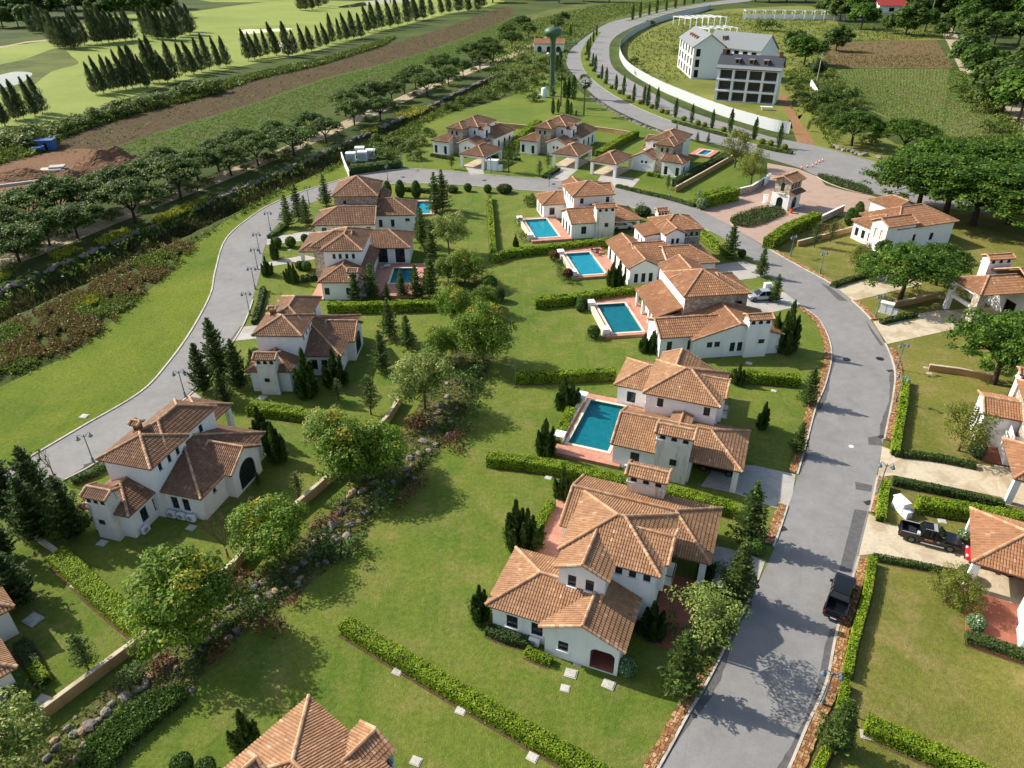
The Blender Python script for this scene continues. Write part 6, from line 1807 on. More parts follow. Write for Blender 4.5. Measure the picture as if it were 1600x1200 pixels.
def spindles(seed, spec, mat, leaf, per, H, up=1.2, bark='bark_dark', point=False, asp=.42, lean=(0, 0), ex=.8):
    """upright dense columns: spec = [(x, y, height, radius, base)]"""
    r = rng(seed); P, N, T, segs = [], [], [], []
    for (x, y, h, rad, b) in spec:
        n = int(per * h * rad * 6)
        t = r.random(n) ** .9
        a = r.uniform(0, 2 * math.pi, n)
        prof = rad * np.clip(np.sin(np.clip(t * .93 + .09, 0, 1) * math.pi) ** .6, 0.04, 1) * (1 - .35 * t)
        if point: prof = rad * np.clip((1 - t) ** ex * np.clip(.55 + 3.2 * t, 0, 1) * 1.15, .03, 2)
        lump = 1 + .2 * np.sin(a * 3 + t * 9 + x * 5) + .22 * np.sin(t * 23 + a * 2)
        q = prof * lump * r.uniform(.45 if point else .7, 1.12, n)
        lx, ly = x * (1 + .45 * t), y * (1 + .45 * t)
        P.append(np.stack([lx + q * np.cos(a), ly + q * np.sin(a), b + t * (h - b)], 1) + np.array([lean[0], lean[1], 0]) * (t ** 1.5)[:, None])
        N.append(np.stack([np.cos(a), np.sin(a), r.normal(.25, .3, n)], 1)); T.append(tintv(n, r))
        segs.append(((x * .3, y * .3, -.1), (x * 1.3 + lean[0] * .6, y * 1.3, h * .8), .1, .03))
    P, N, T = np.vstack(P), np.vstack(N), np.concatenate(T)
    # leaves point up along the column
    n = len(P)
    N /= np.linalg.norm(N, axis=1, keepdims=True)
    U = np.tile(np.array([0, 0, up]), (n, 1)) + N * .55 + r.normal(0, .3, (n, 3))
    U /= np.linalg.norm(U, axis=1, keepdims=True)
    B = np.cross(N, U); B /= np.linalg.norm(B, axis=1, keepdims=True) + 1e-9
    s = (leaf * r.uniform(.7, 1.4, n))[:, None]
    V = np.stack([P + U * s, P + B * s * asp, P - U * s * .7, P - B * s * asp], 1)
    return quads_mesh('crown', V, M[mat], T), trunk_mesh(segs, bark, 5), H
def jspec(seed, n, spread, h0, h1, rad):
    r = random.Random(seed); out = [(0, 0, h1, rad * 1.15, .1)]
    for i in range(n):
        a = 2.4 * i + r.uniform(-.4, .4); q = spread * math.sqrt((i + 1) / n)
        out.append((q * math.cos(a), q * math.sin(a), r.uniform(h0, h1 * .92) * (1 - .25 * q / spread), rad * r.uniform(.75, 1.1), .1))
    return out
def topiary(seed, rx, rz, zc, mat, leaf=.09, n=1500, egg=0.0):
    r = rng(seed)
    d = sph(n, r)
    k = 1 - egg * np.clip(d[:, 2], -1, 1) * .35
    P = np.stack([d[:, 0] * rx * k, d[:, 1] * rx * k, zc + d[:, 2] * rz], 1) * 1.0
    P += d * r.normal(0, .02 * rx + .015, (n, 1))
    lv = quads_mesh('crown', leaves(P, d, leaf, .7, r, .6), M[mat], tintv(n, r, .05 if mat == 'l_pale' else 0))
    mb = MB(); pr = []
    for i in range(9):
        a = -math.pi / 2 + math.pi * i / 8
        kk = 1 - egg * math.sin(a) * .35
        pr.append((max(.01, rx * .94 * math.cos(a) * kk), zc + rz * .94 * math.sin(a)))
    mb.lathe(pr, 12)
    mb.tube((0, 0, -.1), (0, 0, zc), .07, .05, 5)
    return lv, mb.mesh('core', M['hedgecore'], True), zc + rz
def palm(seed, H=9):
    r = rng(seed); V, T = [], []
    for k in range(60):
        a = r.uniform(0, 6.28); el = r.uniform(-1.0, 1.25)
        d = np.array([math.cos(a) * math.cos(el), math.sin(a) * math.cos(el), math.sin(el)])
        c = np.array([0, 0, H - .6]) + d * 1.2
        s = np.cross(d, [0, 0, 1.0]); s /= np.linalg.norm(s) + 1e-9
        n = np.cross(s, d)
        for b in range(9):
            f = (b - 4) / 4 * 1.1
            e = d * math.cos(f) + s * math.sin(f) - np.array([0, 0, .25])
            w = np.cross(n, e) * .07
            L = r.uniform(.8, 1.1)
            V.append([c + w * .3, c + e * L * .5 + w, c + e * L, c + e * L * .5 - w]); T.append(np.clip(r.normal(.4 if el > -.3 else .15, .15), 0, .87))
    return quads_mesh('crown', np.array(V), M['l_palm'], np.array(T)), trunk_mesh([((0, 0, -.1), (0, 0, H * .5), .25, .18), ((0, 0, H * .5), (0, 0, H - .4), .18, .17)]), H
def bare(seed):
    r = random.Random(seed); segs = []
    def grow(p, d, L, rad, n):
        q = p + d * L; segs.append((tuple(p), tuple(q), rad, rad * .7))
        if n == 0: return
        for _ in range(3):
            e = (d + Vector((r.uniform(-.7, .7), r.uniform(-.7, .7), r.uniform(-.1, .5)))).normalized(); grow(q, e, L * r.uniform(.6, .8), rad * .6, n - 1)
    grow(Vector((0, 0, -.1)), Vector((0, 0, 1)), 1.3, .09, 4)
    return trunk_mesh(segs, 'bark', 4)

PROTO = {
    'norfolk': [conifer(s, 8, 2.15, leaf=.19, dens=28, nb=9, step=.58, z0=.8) for s in (1, 2, 3)],
    'pine_loose': [conifer(s, 6, 1.7, leaf=.17, dens=16, step=.5, nb=7, z0=1.3, curve=.45, pw=.6) for s in (11, 12)],
    'juniper': [spindles(21, jspec(1, 8, 1.0, 3.2, 6, .62), 'l_juniper', .2, 70, 6, point=True, ex=.6), spindles(22, jspec(2, 6, .85, 3.0, 6, .62), 'l_juniper', .2, 70, 6, point=True, ex=.6), spindles(23, jspec(3, 10, 1.2, 2.6, 6, .62), 'l_juniper', .2, 62, 6, point=True, ex=.6)],
    'juniper_big': [spindles(25, jspec(5, 11, 1.8, 4.6, 9, .95), 'l_juniper', .25, 40, 9, point=True, ex=.62), spindles(26, jspec(6, 9, 1.6, 4.4, 9, .95), 'l_juniper', .25, 40, 9, point=True, ex=.62)],
    'casuarina': [spindles(31, [(0, 0, 13, 2.5, 1.3)], 'l_cedar', .62, 10, 13, point=True, asp=.22, lean=(-1.6, 0)), spindles(32, [(0, 0, 13, 2.1, 1.0), (.7, .2, 10.5, 1.6, 1.6)], 'l_cedar', .62, 8, 13, point=True, asp=.22, lean=(-1.9, .3)), spindles(33, [(0, 0, 13, 2.7, 1.1)], 'l_cedar', .62, 9, 13, point=True, asp=.22, lean=(-1.2, -.3))],
    'cypress': [spindles(41, [(0, 0, 6, .75, .15)], 'l_juniper', .2, 40, 6), spindles(42, [(0, 0, 6, .8, .15), (.2, .1, 5.2, .6, .2)], 'l_juniper', .2, 28, 6)],
    'rain': [umbrella(s, 8, 5.2, 2.9, 120, 90, .24, 'l_rain', .85, .6, .22) for s in (51, 52, 53)],
    'rain_big': [umbrella(s, 11, 7.6, 4.4, 230, 95, .25, 'l_rain_bright', 1.0, .62, .38, .5) for s in (56, 57)],
    'garden': [clump_tree(s, 6, 2.75, 2.35, 3.35, 105, 270, .11, 'l_garden', .72, .85, hi=.008, hiclump=.13, tr=.13, shell=.4, cut=-.8) for s in (61, 62, 63)],
    'garden_pale': [clump_tree(s, 6, 2.8, 2.15, 3.45, 88, 240, .11, 'l_garden_pale', .72, .75, hi=.04, hiclump=.45, tr=.13, shell=.4, cut=-.6) for s in (66, 67)],
    'pale_tree': [clump_tree(68, 6, 2.2, 1.6, 4.1, 46, 190, .085, 'l_garden_pale', .6, .7, hi=.02, tr=.08, shell=.3)],
    'olive': [clump_tree(s, 5, 2.0, 2.1, 2.7, 56, 230, .09, 'l_olive', .6, .9, hi=.05, tr=.11, shell=.4, cut=-.85) for s in (71, 72)],
    'wild': [clump_tree(s, 8, 3.6, 3.1, 4.6, 44, 110, .34, 'l_rain', 1.3, .85, tr=.2, shell=.4, cut=-.8) for s in (76, 77)] + [clump_tree(78, 8, 3.8, 3.0, 4.6, 44, 110, .34, 'l_rain_bright', 1.3, .85, tr=.2, shell=.4, cut=-.8)],
    'shrub': [clump_tree(s, 1.6, 1.0, .75, .75, 18, 120, .1, 'l_topiary', .42, .85, tr=.05, shell=.4, cut=-.6) for s in (81, 82)],
    'red_shrub': [clump_tree(85, 1.2, .8, .55, .55, 14, 110, .09, 'l_red', .36, .85, tr=.04, shell=.4, cut=-.6)],
    'wild_shrub': [clump_tree(s, 2.4, 1.8, 1.1, 1.1, 22, 110, .17, 'l_scrub', .62, .85, tr=.06, shell=.4, cut=-.6) for s in (86, 87)],
    'ball': [topiary(91, .75, .75, .8, 'l_topiary')], 'ball_red': [topiary(92, .75, .75, .8, 'l_red')], 'ball_pale': [topiary(93, .7, .65, .75, 'l_pale', .08, 1500)],
    'ball_yellow': [topiary(94, .8, .7, .75, 'l_yellow', .1, 1200)], 'egg': [topiary(95, 1.0, 1.9, 2.0, 'l_topiary', .11, 2600, .5)], 'low_ball': [topiary(96, 1.1, .6, .6, 'l_hedge_dark', .1, 1300)],
    'palm': [palm(97)],
    'conifer_big': [conifer(s, 9, 2.7, leaf=.24, dens=24, nb=10, step=.55, z0=.5, curve=.55, pw=.7, mat='l_juniper') for s in (15, 16)],

}
PART2 = {'ball': 'core', 'ball_red': 'core', 'ball_pale': 'core', 'ball_yellow': 'core', 'egg': 'core', 'low_ball': 'core'}
_pc = [0]
def plant(kind, px, py, label, name='tree', cat='tree', grp=None, top=None, h=None, w=1.0, var=None, at=None):
    P = PROTO[kind]
    _pc[0] += 1
    v = P[(var if var is not None else _pc[0]) % len(P)]
    loc = at if at is not None else G(px, py)
    if top is not None: h = height_at(px, py, top)
    s = (h / v[2]) if h else 1.0
    r = empty(name, loc, R.uniform(-.3, .3) if kind == 'casuarina' else R.uniform(0, 6.28), (s * w, s * w, s))
    tag(r, label, cat, grp)
    link('crown' if kind not in PART2 else 'leaf_cover', v[0], r)
    link(PART2.get(kind, 'trunk'), v[1], r)
    return r

# ---------------------------------------------------------------- hedges
def hedge(label, px, w, h, mat='l_hedge', dens=95, leaf=.13, n=4, bulge=.035):
    pts = [G(p[0], p[1], h) for p in px]
    for p in pts: p.z = 0
    if n and len(pts) > 2: pts = smooth(pts, n)
    o0 = pts[0].copy()
    path = [p - o0 for p in pts]
    L = plen(path)
    dist = math.hypot(o0.x, o0.y)
    leaf = min(.17, max(.078, .078 * dist / 58)); dens = 1.35 / (leaf * leaf)
    r = empty('hedge', o0); tag(r, label, 'hedge', 'clipped garden hedges')
    mb = MB(); sweep(mb, path, -w / 2 + .1, w / 2 - .1, 0, h - .1); mb.build('core', M['hedgecore'], r)
    sb = MB(); sweep(sb, resample(path, .6) if L > 3 else path, -w / 2 - .28, w / 2 + .28, 0, .035); sb.build('soil_bed', M['bedsoil'], r)
    q = resample(path, .1)
    if len(q) < 3: q = path
    nn = side(q)
    Q = np.array([tuple(p) for p in q]); NN = np.array([tuple(n) for n in nn])
    rg = rng(int(abs(px[0][0] * 7 + px[0][1])))
    def band(cnt, fpos, fn):
        i = rg.integers(0, len(Q), cnt)
        b = rg.random(cnt)
        return fpos(Q[i], NN[i], b), fn(NN[i], cnt)
    up = np.array([0, 0, 1.0])
    wob = lambda c: np.abs(rg.normal(0, bulge, c))[:, None]
    A = band(int(L * w * dens), lambda p, n, b: p + n * ((b - .5) * w)[:, None] + up * (h + rg.normal(0, bulge, len(b)))[:, None], lambda n, c: np.tile(up, (c, 1)))
    B = band(int(L * h * dens * .8), lambda p, n, b: p + n * (w / 2) + n * wob(len(b)) + up * (b * h)[:, None], lambda n, c: n + .3 * up)
    C = band(int(L * h * dens * .8), lambda p, n, b: p - n * (w / 2) - n * wob(len(b)) + up * (b * h)[:, None], lambda n, c: -n + .3 * up)
    ends = []
    for (e, s) in ((0, -1), (len(Q) - 1, 1)):
        c = int(w * h * dens)
        t = np.cross(NN[e], up) * s
        a, b = rg.uniform(-.5, .5, c), rg.random(c)
        ends.append((Q[e] + NN[e] * (a * w)[:, None] + t * wob(c) + up * (b * h)[:, None], np.tile(t + .3 * up, (c, 1))))
    P = np.vstack([A[0], B[0], C[0]] + [e[0] for e in ends]).astype(float)
    ph = rg.uniform(0, 6.28, 6)
    wv = lambda f, k: np.sin(P[:, 0] * f + ph[k]) * np.cos(P[:, 1] * f * 1.1 + ph[k + 1])
    P[:, 2] *= 1 + .05 * wv(1.1, 0) + .05 * wv(2.7, 2) + .03 * wv(5.3, 4)
    N = np.vstack([A[1], B[1], C[1]] + [e[1] for e in ends])
    T = tintv(len(P), rg, .03 if mat == 'l_hedge' else 0)
    if mat == 'l_hedge': T = np.clip(T + .1, 0, .88) if True else T
    T = np.clip(T + .12 * wv(.9, 1) + .1 * wv(2.2, 3), 0, .88)
    link('foliage', quads_mesh('foliage', leaves(P, N, leaf, .65, rg, .42), M[mat], T), r)
HED = [
    ('long bright hedge across the nearest lawn, left of the arched porch', [(537, 969), (612, 1014), (700, 1066), (800, 1124), (900, 1182), (975, 1228)], 1.25, 1.1, 'l_hedge'),
    ('long bright hedge between the nearest villa and the pool villa', [(761, 710), (800, 714), (865, 723), (974, 748), (1034, 760), (1152, 790)], 1.3, 1.3, 'l_hedge'),
    ('bright hedge left of the pool villa, above its pool', [(806, 583), (880, 581), (962, 577)], 1.2, 1.4, 'l_hedge'),
    ('bright hedge from the pool villa roof to the road', [(1137, 580), (1190, 583), (1252, 588)], 1.2, 1.4, 'l_hedge'),
    ('bright hedge beside the topiary and the stone villa pool', [(835, 467), (925, 457), (1010, 446)], 1.5, 1.5, 'l_hedge'),
    ('bright hedge between the two upper pools', [(768, 399), (800, 390), (880, 381), (955, 372), (1000, 366)], 1.3, 1.4, 'l_hedge'),
    ('straight narrow hedge running up the middle lawn', [(771, 392), (768, 350), (764, 303)], 1.0, 1.2, 'l_hedge'),
    ('dark-faced hedge below the row of pines', [(512, 474), (600, 473), (684, 470)], 1.3, 1.5, 'l_hedge'),
    ('hedge between the half hidden villa and the arched-window villa', [(388, 632), (440, 638), (508, 648)], 1.4, 1.2, 'l_hedge'),
    ('bright wide hedge running down to the creek wall, lower left', [(86, 862), (112, 884), (155, 925), (228, 984)], 1.7, 1.0, 'l_hedge'),
    ('narrow dark hedge along the western road by the driveway', [(411, 447), (404, 475), (396, 500)], .7, .8, 'l_hedge_dark'),
    ('low dark hedge between road and dark-roofed western villa', [(112, 748), (145, 734), (176, 715)], .8, .7, 'l_hedge_dark'),
    ('thick clipped hedge round the transformer cabinets', [(546, 261), (580, 257), (626, 251)], 2.2, 1.7, 'l_hedge_dark'),
    ('long narrow hedge along the eastern verge lawn', [(1417, 588), (1412, 630), (1405, 670), (1400, 702)], .8, 1.0, 'l_hedge'),
    ('short narrow hedge before the white utility box', [(1385, 750), (1381, 775), (1378, 806)], .8, .9, 'l_hedge'),
    ('narrow hedge beside the parked black pickup', [(1365, 870), (1357, 920), (1346, 960), (1334, 1005), (1325, 1050)], .6, .9, 'l_hedge'),
    ('narrow hedge on the verge at the lower right', [(1324, 1062), (1311, 1120), (1292, 1170), (1272, 1210)], .6, .8, 'l_hedge'),
    ('dark low hedge above the long tan driveway', [(1400, 704), (1460, 711), (1526, 724)], .8, .7, 'l_hedge_dark'),
    ('dark low hedge below the long tan driveway', [(1397, 747), (1480, 763), (1571, 784)], .8, .8, 'l_hedge_dark'),
    ('thick bright hedge above the dark pickup', [(1437, 779), (1520, 792), (1640, 812)], 1.4, 1.4, 'l_hedge'),
    ('low dark hedge below the driveway with the pickup', [(1366, 867), (1430, 879), (1497, 893)], .6, .5, 'l_hedge_dark'),
    ('bright hedge at the bottom right corner', [(1357, 1124), (1430, 1156), (1525, 1198), (1640, 1248)], 1.2, 1.2, 'l_hedge'),
    ('dark flowering hedge before the red porch floor', [(1512, 990), (1550, 1002), (1620, 1026)], 1.0, .8, 'l_hedge_dark'),
    ('sloping hedge on the wall of the northeastern villa', [(1055, 281), (1095, 260), (1138, 238)], 1.6, 1.7, 'l_hedge_dark'),
    ('tall thick dark hedge at the entrance corner', [(1093, 306), (1120, 300), (1148, 293)], 3.2, 2.6, 'l_hedge'),
    ('tall bright hedge right of the gatehouse', [(1203, 372), (1222, 359), (1240, 348), (1277, 333)], 2.2, 2.2, 'l_hedge'),
    ('hedge along the road behind the small tower villa', [(1098, 360), (1115, 375), (1140, 393)], 1.4, 1.4, 'l_hedge'),
    ('sloping hedge between the middle and northeastern villas', [(994, 204), (965, 218), (936, 236)], 2.0, 1.8, 'l_hedge'),
    ('sloping hedge between the northwestern and middle villas', [(842, 187), (828, 196), (812, 210), (800, 224)], 2.0, 1.8, 'l_hedge'),
    ('low dark hedge along the northern bend', [(964, 288), (1000, 297), (1045, 307), (1086, 319)], 1.0, .7, 'l_hedge_dark'),
    ('low hedge behind the egg-shaped topiaries', [(633, 293), (650, 294), (672, 296)], 1.0, .9, 'l_hedge_dark'),
    ('low dark hedge at the foot of the corner villa lawn', [(1302, 443), (1330, 434), (1358, 426)], 1.0, .7, 'l_hedge_dark'),
    ('low dark hedge beside the white double utility box', [(1378, 500), (1405, 494), (1432, 489)], .8, .7, 'l_hedge_dark'),
    ('low hedge at the front wall of the nearest villa, by the windows', [(762, 978), (790, 990), (828, 1000)], .9, .7, 'l_hedge_dark'),
    ('short bright hedge below the air conditioner of the nearest villa', [(823, 1013), (840, 1022), (862, 1030)], .7, .6, 'l_hedge'),
    ('hedge strip left of the pink terrace of the nearest villa', [(862, 782), (848, 806), (834, 832)], .9, .9, 'l_hedge'),
    ('hedge strip on the left side of the lower pool', [(893, 636), (882, 660), (868, 686)], 1.2, 1.0, 'l_hedge'),
    ('dark hedge at the foot of the pink corner terrace', [(470, 432), (484, 430), (497, 428)], 1.4, .9, 'l_hedge_dark'),
    ('small bright clipped hedge at the left edge villa wall', [(52, 1040), (60, 1050), (68, 1060)], .9, .8, 'l_hedge'),
    ('dark hedge along the left edge villa wall', [(30, 1000), (42, 1020), (52, 1038)], 1.0, .7, 'l_hedge_dark'),
    ('low median hedge along the entrance road, lower stretch', [(1052, 188), (1090, 198), (1135, 210)], 1.2, .7, 'l_hedge_dark'),
    ('low median hedge at the entrance road junction', [(1186, 226), (1210, 232), (1238, 237)], 1.4, .7, 'l_hedge_dark'),
    ('dark hedge beside the middle northern driveway', [(850, 274), (862, 267), (872, 261)], 1.2, .9, 'l_hedge_dark'),
    ('small dark hedge in front of the middle northern villa', [(760, 240), (785, 243), (812, 247)], 1.0, .8, 'l_hedge_dark'),
    ('dark hedge in front of the northwestern villa', [(674, 240), (690, 243), (708, 246)], 1.0, .7, 'l_hedge_dark'),
    ('short hedge before the northeastern villa', [(1012, 269), (1022, 270), (1030, 272)], 1.0, .9, 'l_hedge'),
    ('dark roadside hedge by the western topiaries', [(420, 368), (432, 360), (446, 350)], .9, .7, 'l_hedge_dark'),
]
for lb, px, w, h, mt in HED: hedge(lb, px, w, h, mt)

# planted islands at the gate
def bed(label, px, h, mat, dens=40, leaf=.16):
    w = smooth(GL(px), 4, True)
    o0 = w[0].copy()
    r = empty('planting_bed', o0); tag(r, label, 'planting bed', 'planted islands on the entrance paving')
    mb = MB(); mb.face([tuple(p - o0 + Vector((0, 0, .2))) for p in w], 1)
    for i in range(len(w)):
        a, b = w[i - 1] - o0, w[i] - o0
        mb.face([(a.x, a.y, 0), (b.x, b.y, 0), (b.x, b.y, .2), (a.x, a.y, .2)], 0)
    mb.build('kerb', [M['kerb'], M['bedsoil']], r)
    P = in_poly(w, int(dens * area(w)), 5) - np.array(o0)
    n = len(P); rg = rng(9)
    P[:, 2] = rg.uniform(.2, h, n)
    link('foliage', quads_mesh('foliage', leaves(P, np.tile([0, 0, 1.0], (n, 1)), leaf, .6, rg, .7), M[mat], tintv(n, rg, .03)), r)
def area(w):
    return abs(sum(w[i - 1].x * w[i].y - w[i].x * w[i - 1].y for i in range(len(w)))) / 2
def in_poly(w, n, seed):
    rg = rng(seed)
    A = np.array([(p[0], p[1]) for p in w])
    lo, hi = A.min(0), A.max(0)
    out = np.zeros((0, 2))
    while len(out) < n:
        P = rg.uniform(lo, hi, (max(n, 1000), 2))
        c = np.zeros(len(P), bool)
        for i in range(len(A)):
            a, b = A[i - 1], A[i]
            m = ((a[1] > P[:, 1]) != (b[1] > P[:, 1]))
            x = (b[0] - a[0]) * (P[:, 1] - a[1]) / (b[1] - a[1] + 1e-12) + a[0]
            c ^= m & (P[:, 0] < x)
        out = np.vstack([out, P[c]])
    out = out[:n]
    return np.hstack([out, np.zeros((n, 1))])
bed('dark planted island in front of the gatehouse', [(1140, 346), (1150, 354), (1180, 355), (1222, 338), (1224, 330), (1206, 324), (1180, 328), (1150, 338)], .8, 'l_hedge_dark')
bed('long planted island beside the entrance forecourt', [(1277, 277), (1300, 289), (1340, 301), (1362, 302), (1350, 292), (1310, 280), (1285, 274)], .7, 'l_hedge_dark')
bed('grey planted oval near the water tower', [(876, 73), (886, 74), (900, 70), (898, 66), (884, 67)], .8, 'l_pale', 12, .3)

# ---------------------------------------------------------------- plants: one by one
GP = 'tiered garden pines'
for px, py, top, lb in [(451, 355, 302, 'tiered pine nearest the road bend, first of the roadside three'), (467, 343, 286, 'tall tiered pine, middle of the roadside three'), (480, 352, 305, 'tiered pine with pale trunk beside the topiary driveway'), (510, 322, 272, 'tiered pine behind the roadside three, beside the villa wall'),
                        (680, 332, 268, 'tall tiered pine by the narrow pool, left of its twin'), (692, 328, 264, 'tall tiered pine by the narrow pool, right of its twin'), (659, 384, 322, 'slim tiered pine below the narrow pool'), (675, 400, 345, 'tiered pine under the narrow pool, beside the pale tree'),
                        (674, 464, 395, 'tall pine at the right end of the pine row by the shaded pool'), (651, 466, 412, 'pine in front of the shaded pool, second from the creek side'), (628, 464, 420, 'pine in front of the shaded pool, third from the creek side'), (605, 468, 440, 'small pine at the shaded pool corner'), (582, 469, 410, 'tall pine at the chimney end of the pine row'), (556, 471, 425, 'pine at the left end of the row, against the white wall'),
                        (609, 528, 465, 'pine on the lawn under the long dark hedge'), (637, 545, 490, 'pine on the lawn nearest the flowering trees'), (597, 579, 515, 'pine in the middle of the sloping lawn beside the half hidden villa'), (1261, 631, 572, 'roadside pine at the hedge end by the curve'), (1245, 708, 658, 'roadside pine above the grey driveway'),
                        (1302, 1168, 1092, 'pine on the verge under the nearest lamp'), (1140, 404, 345, 'tiered pine at the entrance junction'), (1188, 432, 386, 'tiered pine beside the short grey driveway'), (1210, 472, 428, 'tiered pine in front of the silver car'),
                        (1165, 845, 752, 'tall pine right of the nearest villa carport'), (1147, 940, 845, 'dark pine in shade beside the grey driveway'), (1058, 1080, 985, 'conical pine on the shaded lawn before the arched porch'), (1089, 221, 205, 'small conifer by the entrance road, left one'), (1106, 223, 207, 'small conifer by the entrance road, right one')]:
    plant('norfolk', px, py, lb, 'pine_tree', 'pine', GP, top)
for px, py, top, lb in [(529, 625, 590, 'young pine on the lawn below the half hidden villa'), (580, 648, 585, 'loose pine at the upper creek wall'), (467, 777, 735, 'young pine beside the creek wall, below the arched window'), (141, 1051, 990, 'leaning pine beside the creek wall, lower left'), (398, 806, 775, 'small pine behind the flowering tree'), (405, 760, 738, 'little pine at the arched window'),
                        (250, 925, 875, 'small dark pine behind the large flowering tree'), (706, 264, 240, 'young tree before the northwestern villa'), (795, 269, 215, 'dark tree between the northern carports'), (843, 276, 250, 'young tree before the middle northern villa'), (856, 263, 238, 'young tree beside the middle northern carport'),
                        (1043, 296, 272, 'slim young tree before the northeastern villa, left one'), (1056, 294, 273, 'slim young tree before the northeastern villa, right one'), (1272, 386, 345, 'young tree by the ochre boundary wall, left one'), (1297, 378, 340, 'young tree by the ochre boundary wall, right one'), (1262, 205, 188, 'young tree on the red track verge'), (1057, 205, 193, 'tiny roadside tree on the entrance road bank')]:
    plant('pine_loose', px, py, lb, 'young_tree', 'tree', 'young garden trees', top, w=.9)
GJ = 'dark upright junipers'
for px, py, top, lb in [(880, 638, 588, 'juniper above the lower pool, left of the pair'), (893, 634, 594, 'juniper above the lower pool, right of the pair'), (852, 711, 655, 'juniper at the lower left corner of the lower pool'), (806, 853, 782, 'juniper left of the pink terrace, taller of the pair'), (824, 856, 795, 'juniper left of the pink terrace, shorter of the pair'), (880, 778, 730, 'juniper behind the roof of the nearest villa'),
                        (750, 968, 915, 'juniper at the left corner of the nearest villa'), (1016, 992, 940, 'juniper at the right wall of the nearest villa'), (956, 447, 410, 'juniper at the foot of the tower villa, left one'), (967, 447, 408, 'juniper at the foot of the tower villa, right one'), (1006, 549, 520, 'juniper at the stone villa corner, left one'), (1020, 550, 516, 'juniper at the stone villa corner, right one'),
                        (1190, 668, 628, 'slim juniper on the shaded lawn beside the pool villa'), (1152, 600, 568, 'juniper behind the pool villa dormer'), (390, 1168, 1110, 'juniper beside the bottom villa roof'), (482, 618, 545, 'juniper against the half hidden villa, left one'), (525, 602, 545, 'juniper against the half hidden villa, right one'),
                        (411, 692, 635, 'dark juniper beside the arched-window villa, upper one'), (434, 720, 660, 'dark juniper beside the arched-window villa, lower one'), (455, 440, 410, 'low juniper by the western roadside, near the terrace'), (462, 443, 412, 'spreading juniper beside the pink corner terrace'), (430, 405, 372, 'dark juniper at the roadside by the topiaries'), (418, 430, 400, 'dark juniper at the pale driveway mouth'), (1098, 905, 862, 'dark shrub juniper at the grey driveway of the nearest villa')]:
    plant('juniper', px, py, lb, 'juniper', 'juniper', GJ, top)
for px, py, top, w, lb in [(345, 590, 497, .8, 'tall dark conifer by the western road, tallest of its group'), (320, 612, 535, .8, 'dark conifer at the left of the roadside group'), (375, 606, 530, .8, 'dark conifer of the roadside group nearest the villa'), (352, 634, 575, .7, 'lower conifer in front of the roadside group'), (398, 585, 545, .7, 'dark conifer behind the roadside group'),
                        (25, 812, 708, .9, 'tall dark conifer at the left edge, leftmost of the cluster'), (70, 800, 698, .9, 'tall dark conifer in the left edge cluster, by the road'), (62, 840, 742, .9, 'dark conifer in the middle of the left edge cluster'), (118, 838, 745, .9, 'dark conifer against the stained chimney tower'), (8, 872, 790, .8, 'dark conifer in the left corner below the road'), (30, 940, 862, 1.1, 'broad dark conifer beside the left edge villa'), (1226, 548, 470, .9, 'dense dark conifer at the stone villa corner by the road'), (1208, 540, 488, .8, 'dark conifer tucked beside the stone villa chimney')]:
    plant('conifer_big' if px < 420 else 'juniper_big', px, py, lb, 'conifer', 'conifer', 'dense dark conifers', top, w=w)
GG_ = 'flowering garden trees along the creek'
for kind, px, py, top, w, lb in [('garden', 430, 868, 786, 1.05, 'round yellow-tipped tree over the creek wall, middle of the creek'), ('garden', 300, 1000, 878, .95, 'large yellow-tipped tree over the creek, lower left'), ('garden', 548, 752, 650, .95, 'green tree in the creek clump, with pale blossom side'), ('garden', 596, 744, 662, .95, 'green tree in the creek clump, right one'), ('garden_pale', 520, 720, 640, .8, 'pale yellow blossoming tree left of the creek clump'),
                        ('garden_pale', 664, 640, 548, .95, 'pale feathery tree above the upper creek wall'), ('garden', 756, 568, 472, .85, 'big bright tree at the top of the creek, right side'), ('garden', 688, 566, 505, .85, 'green tree left of the big bright creek tree'), ('garden', 712, 508, 445, .9, 'orange-tipped tree at the head of the creek'), ('garden', 727, 442, 388, 1.05, 'yellow-tipped tree near the straight narrow hedge'), ('garden', 700, 442, 400, .9, 'small bright tree left of the yellow-tipped one'), ('garden_pale', 702, 398, 328, .85, 'tall pale tree below the narrow pool'),
                        ('garden_pale', 22, 1225, 1130, 1.0, 'pale yellow tree in the lower left corner'), ('garden', 760, 490, 445, .9, 'dark green bush tree right of the creek head'), ('pale_tree', 1094, 1022, 922, 1.0, 'pale airy tree between nearest villa and road'), ('olive', 1148, 262, 196, .85, 'taller yellowish tree behind the entrance wall'), ('olive', 1173, 288, 230, .95, 'yellowish tree beside the entrance wall'),
                        ('olive', 1497, 704, 628, 1.0, 'round olive-green tree on the long eastern lawn'), ('olive', 1478, 938, 890, 1.1, 'bushy olive shrub by the red porch, left lobe'), ('olive', 1502, 952, 905, 1.0, 'bushy olive shrub by the red porch, right lobe'), ('olive', 1340, 424, 378, .95, 'olive shrub at the corner villa lawn'), ('garden', 1352, 432, 398, 1.0, 'green shrub beside the corner villa wall'), ('wild', 1378, 400, 375, .9, 'green bush against the corner villa')]:
    plant(kind, px, py, lb, 'garden_tree', 'tree', GG_, top, w=w)
br = empty('bare_tree', G(357, 872), 0, 1.3); tag(br, 'leafless small tree beside the creek wall', 'tree'); link('trunk', bare(5), br)
br = empty('bare_tree', G(85, 745), .4, 1.0); tag(br, 'leafless sapling by the western road kerb', 'tree'); link('trunk', bare(8), br)
GS = 'clipped topiary shrubs'
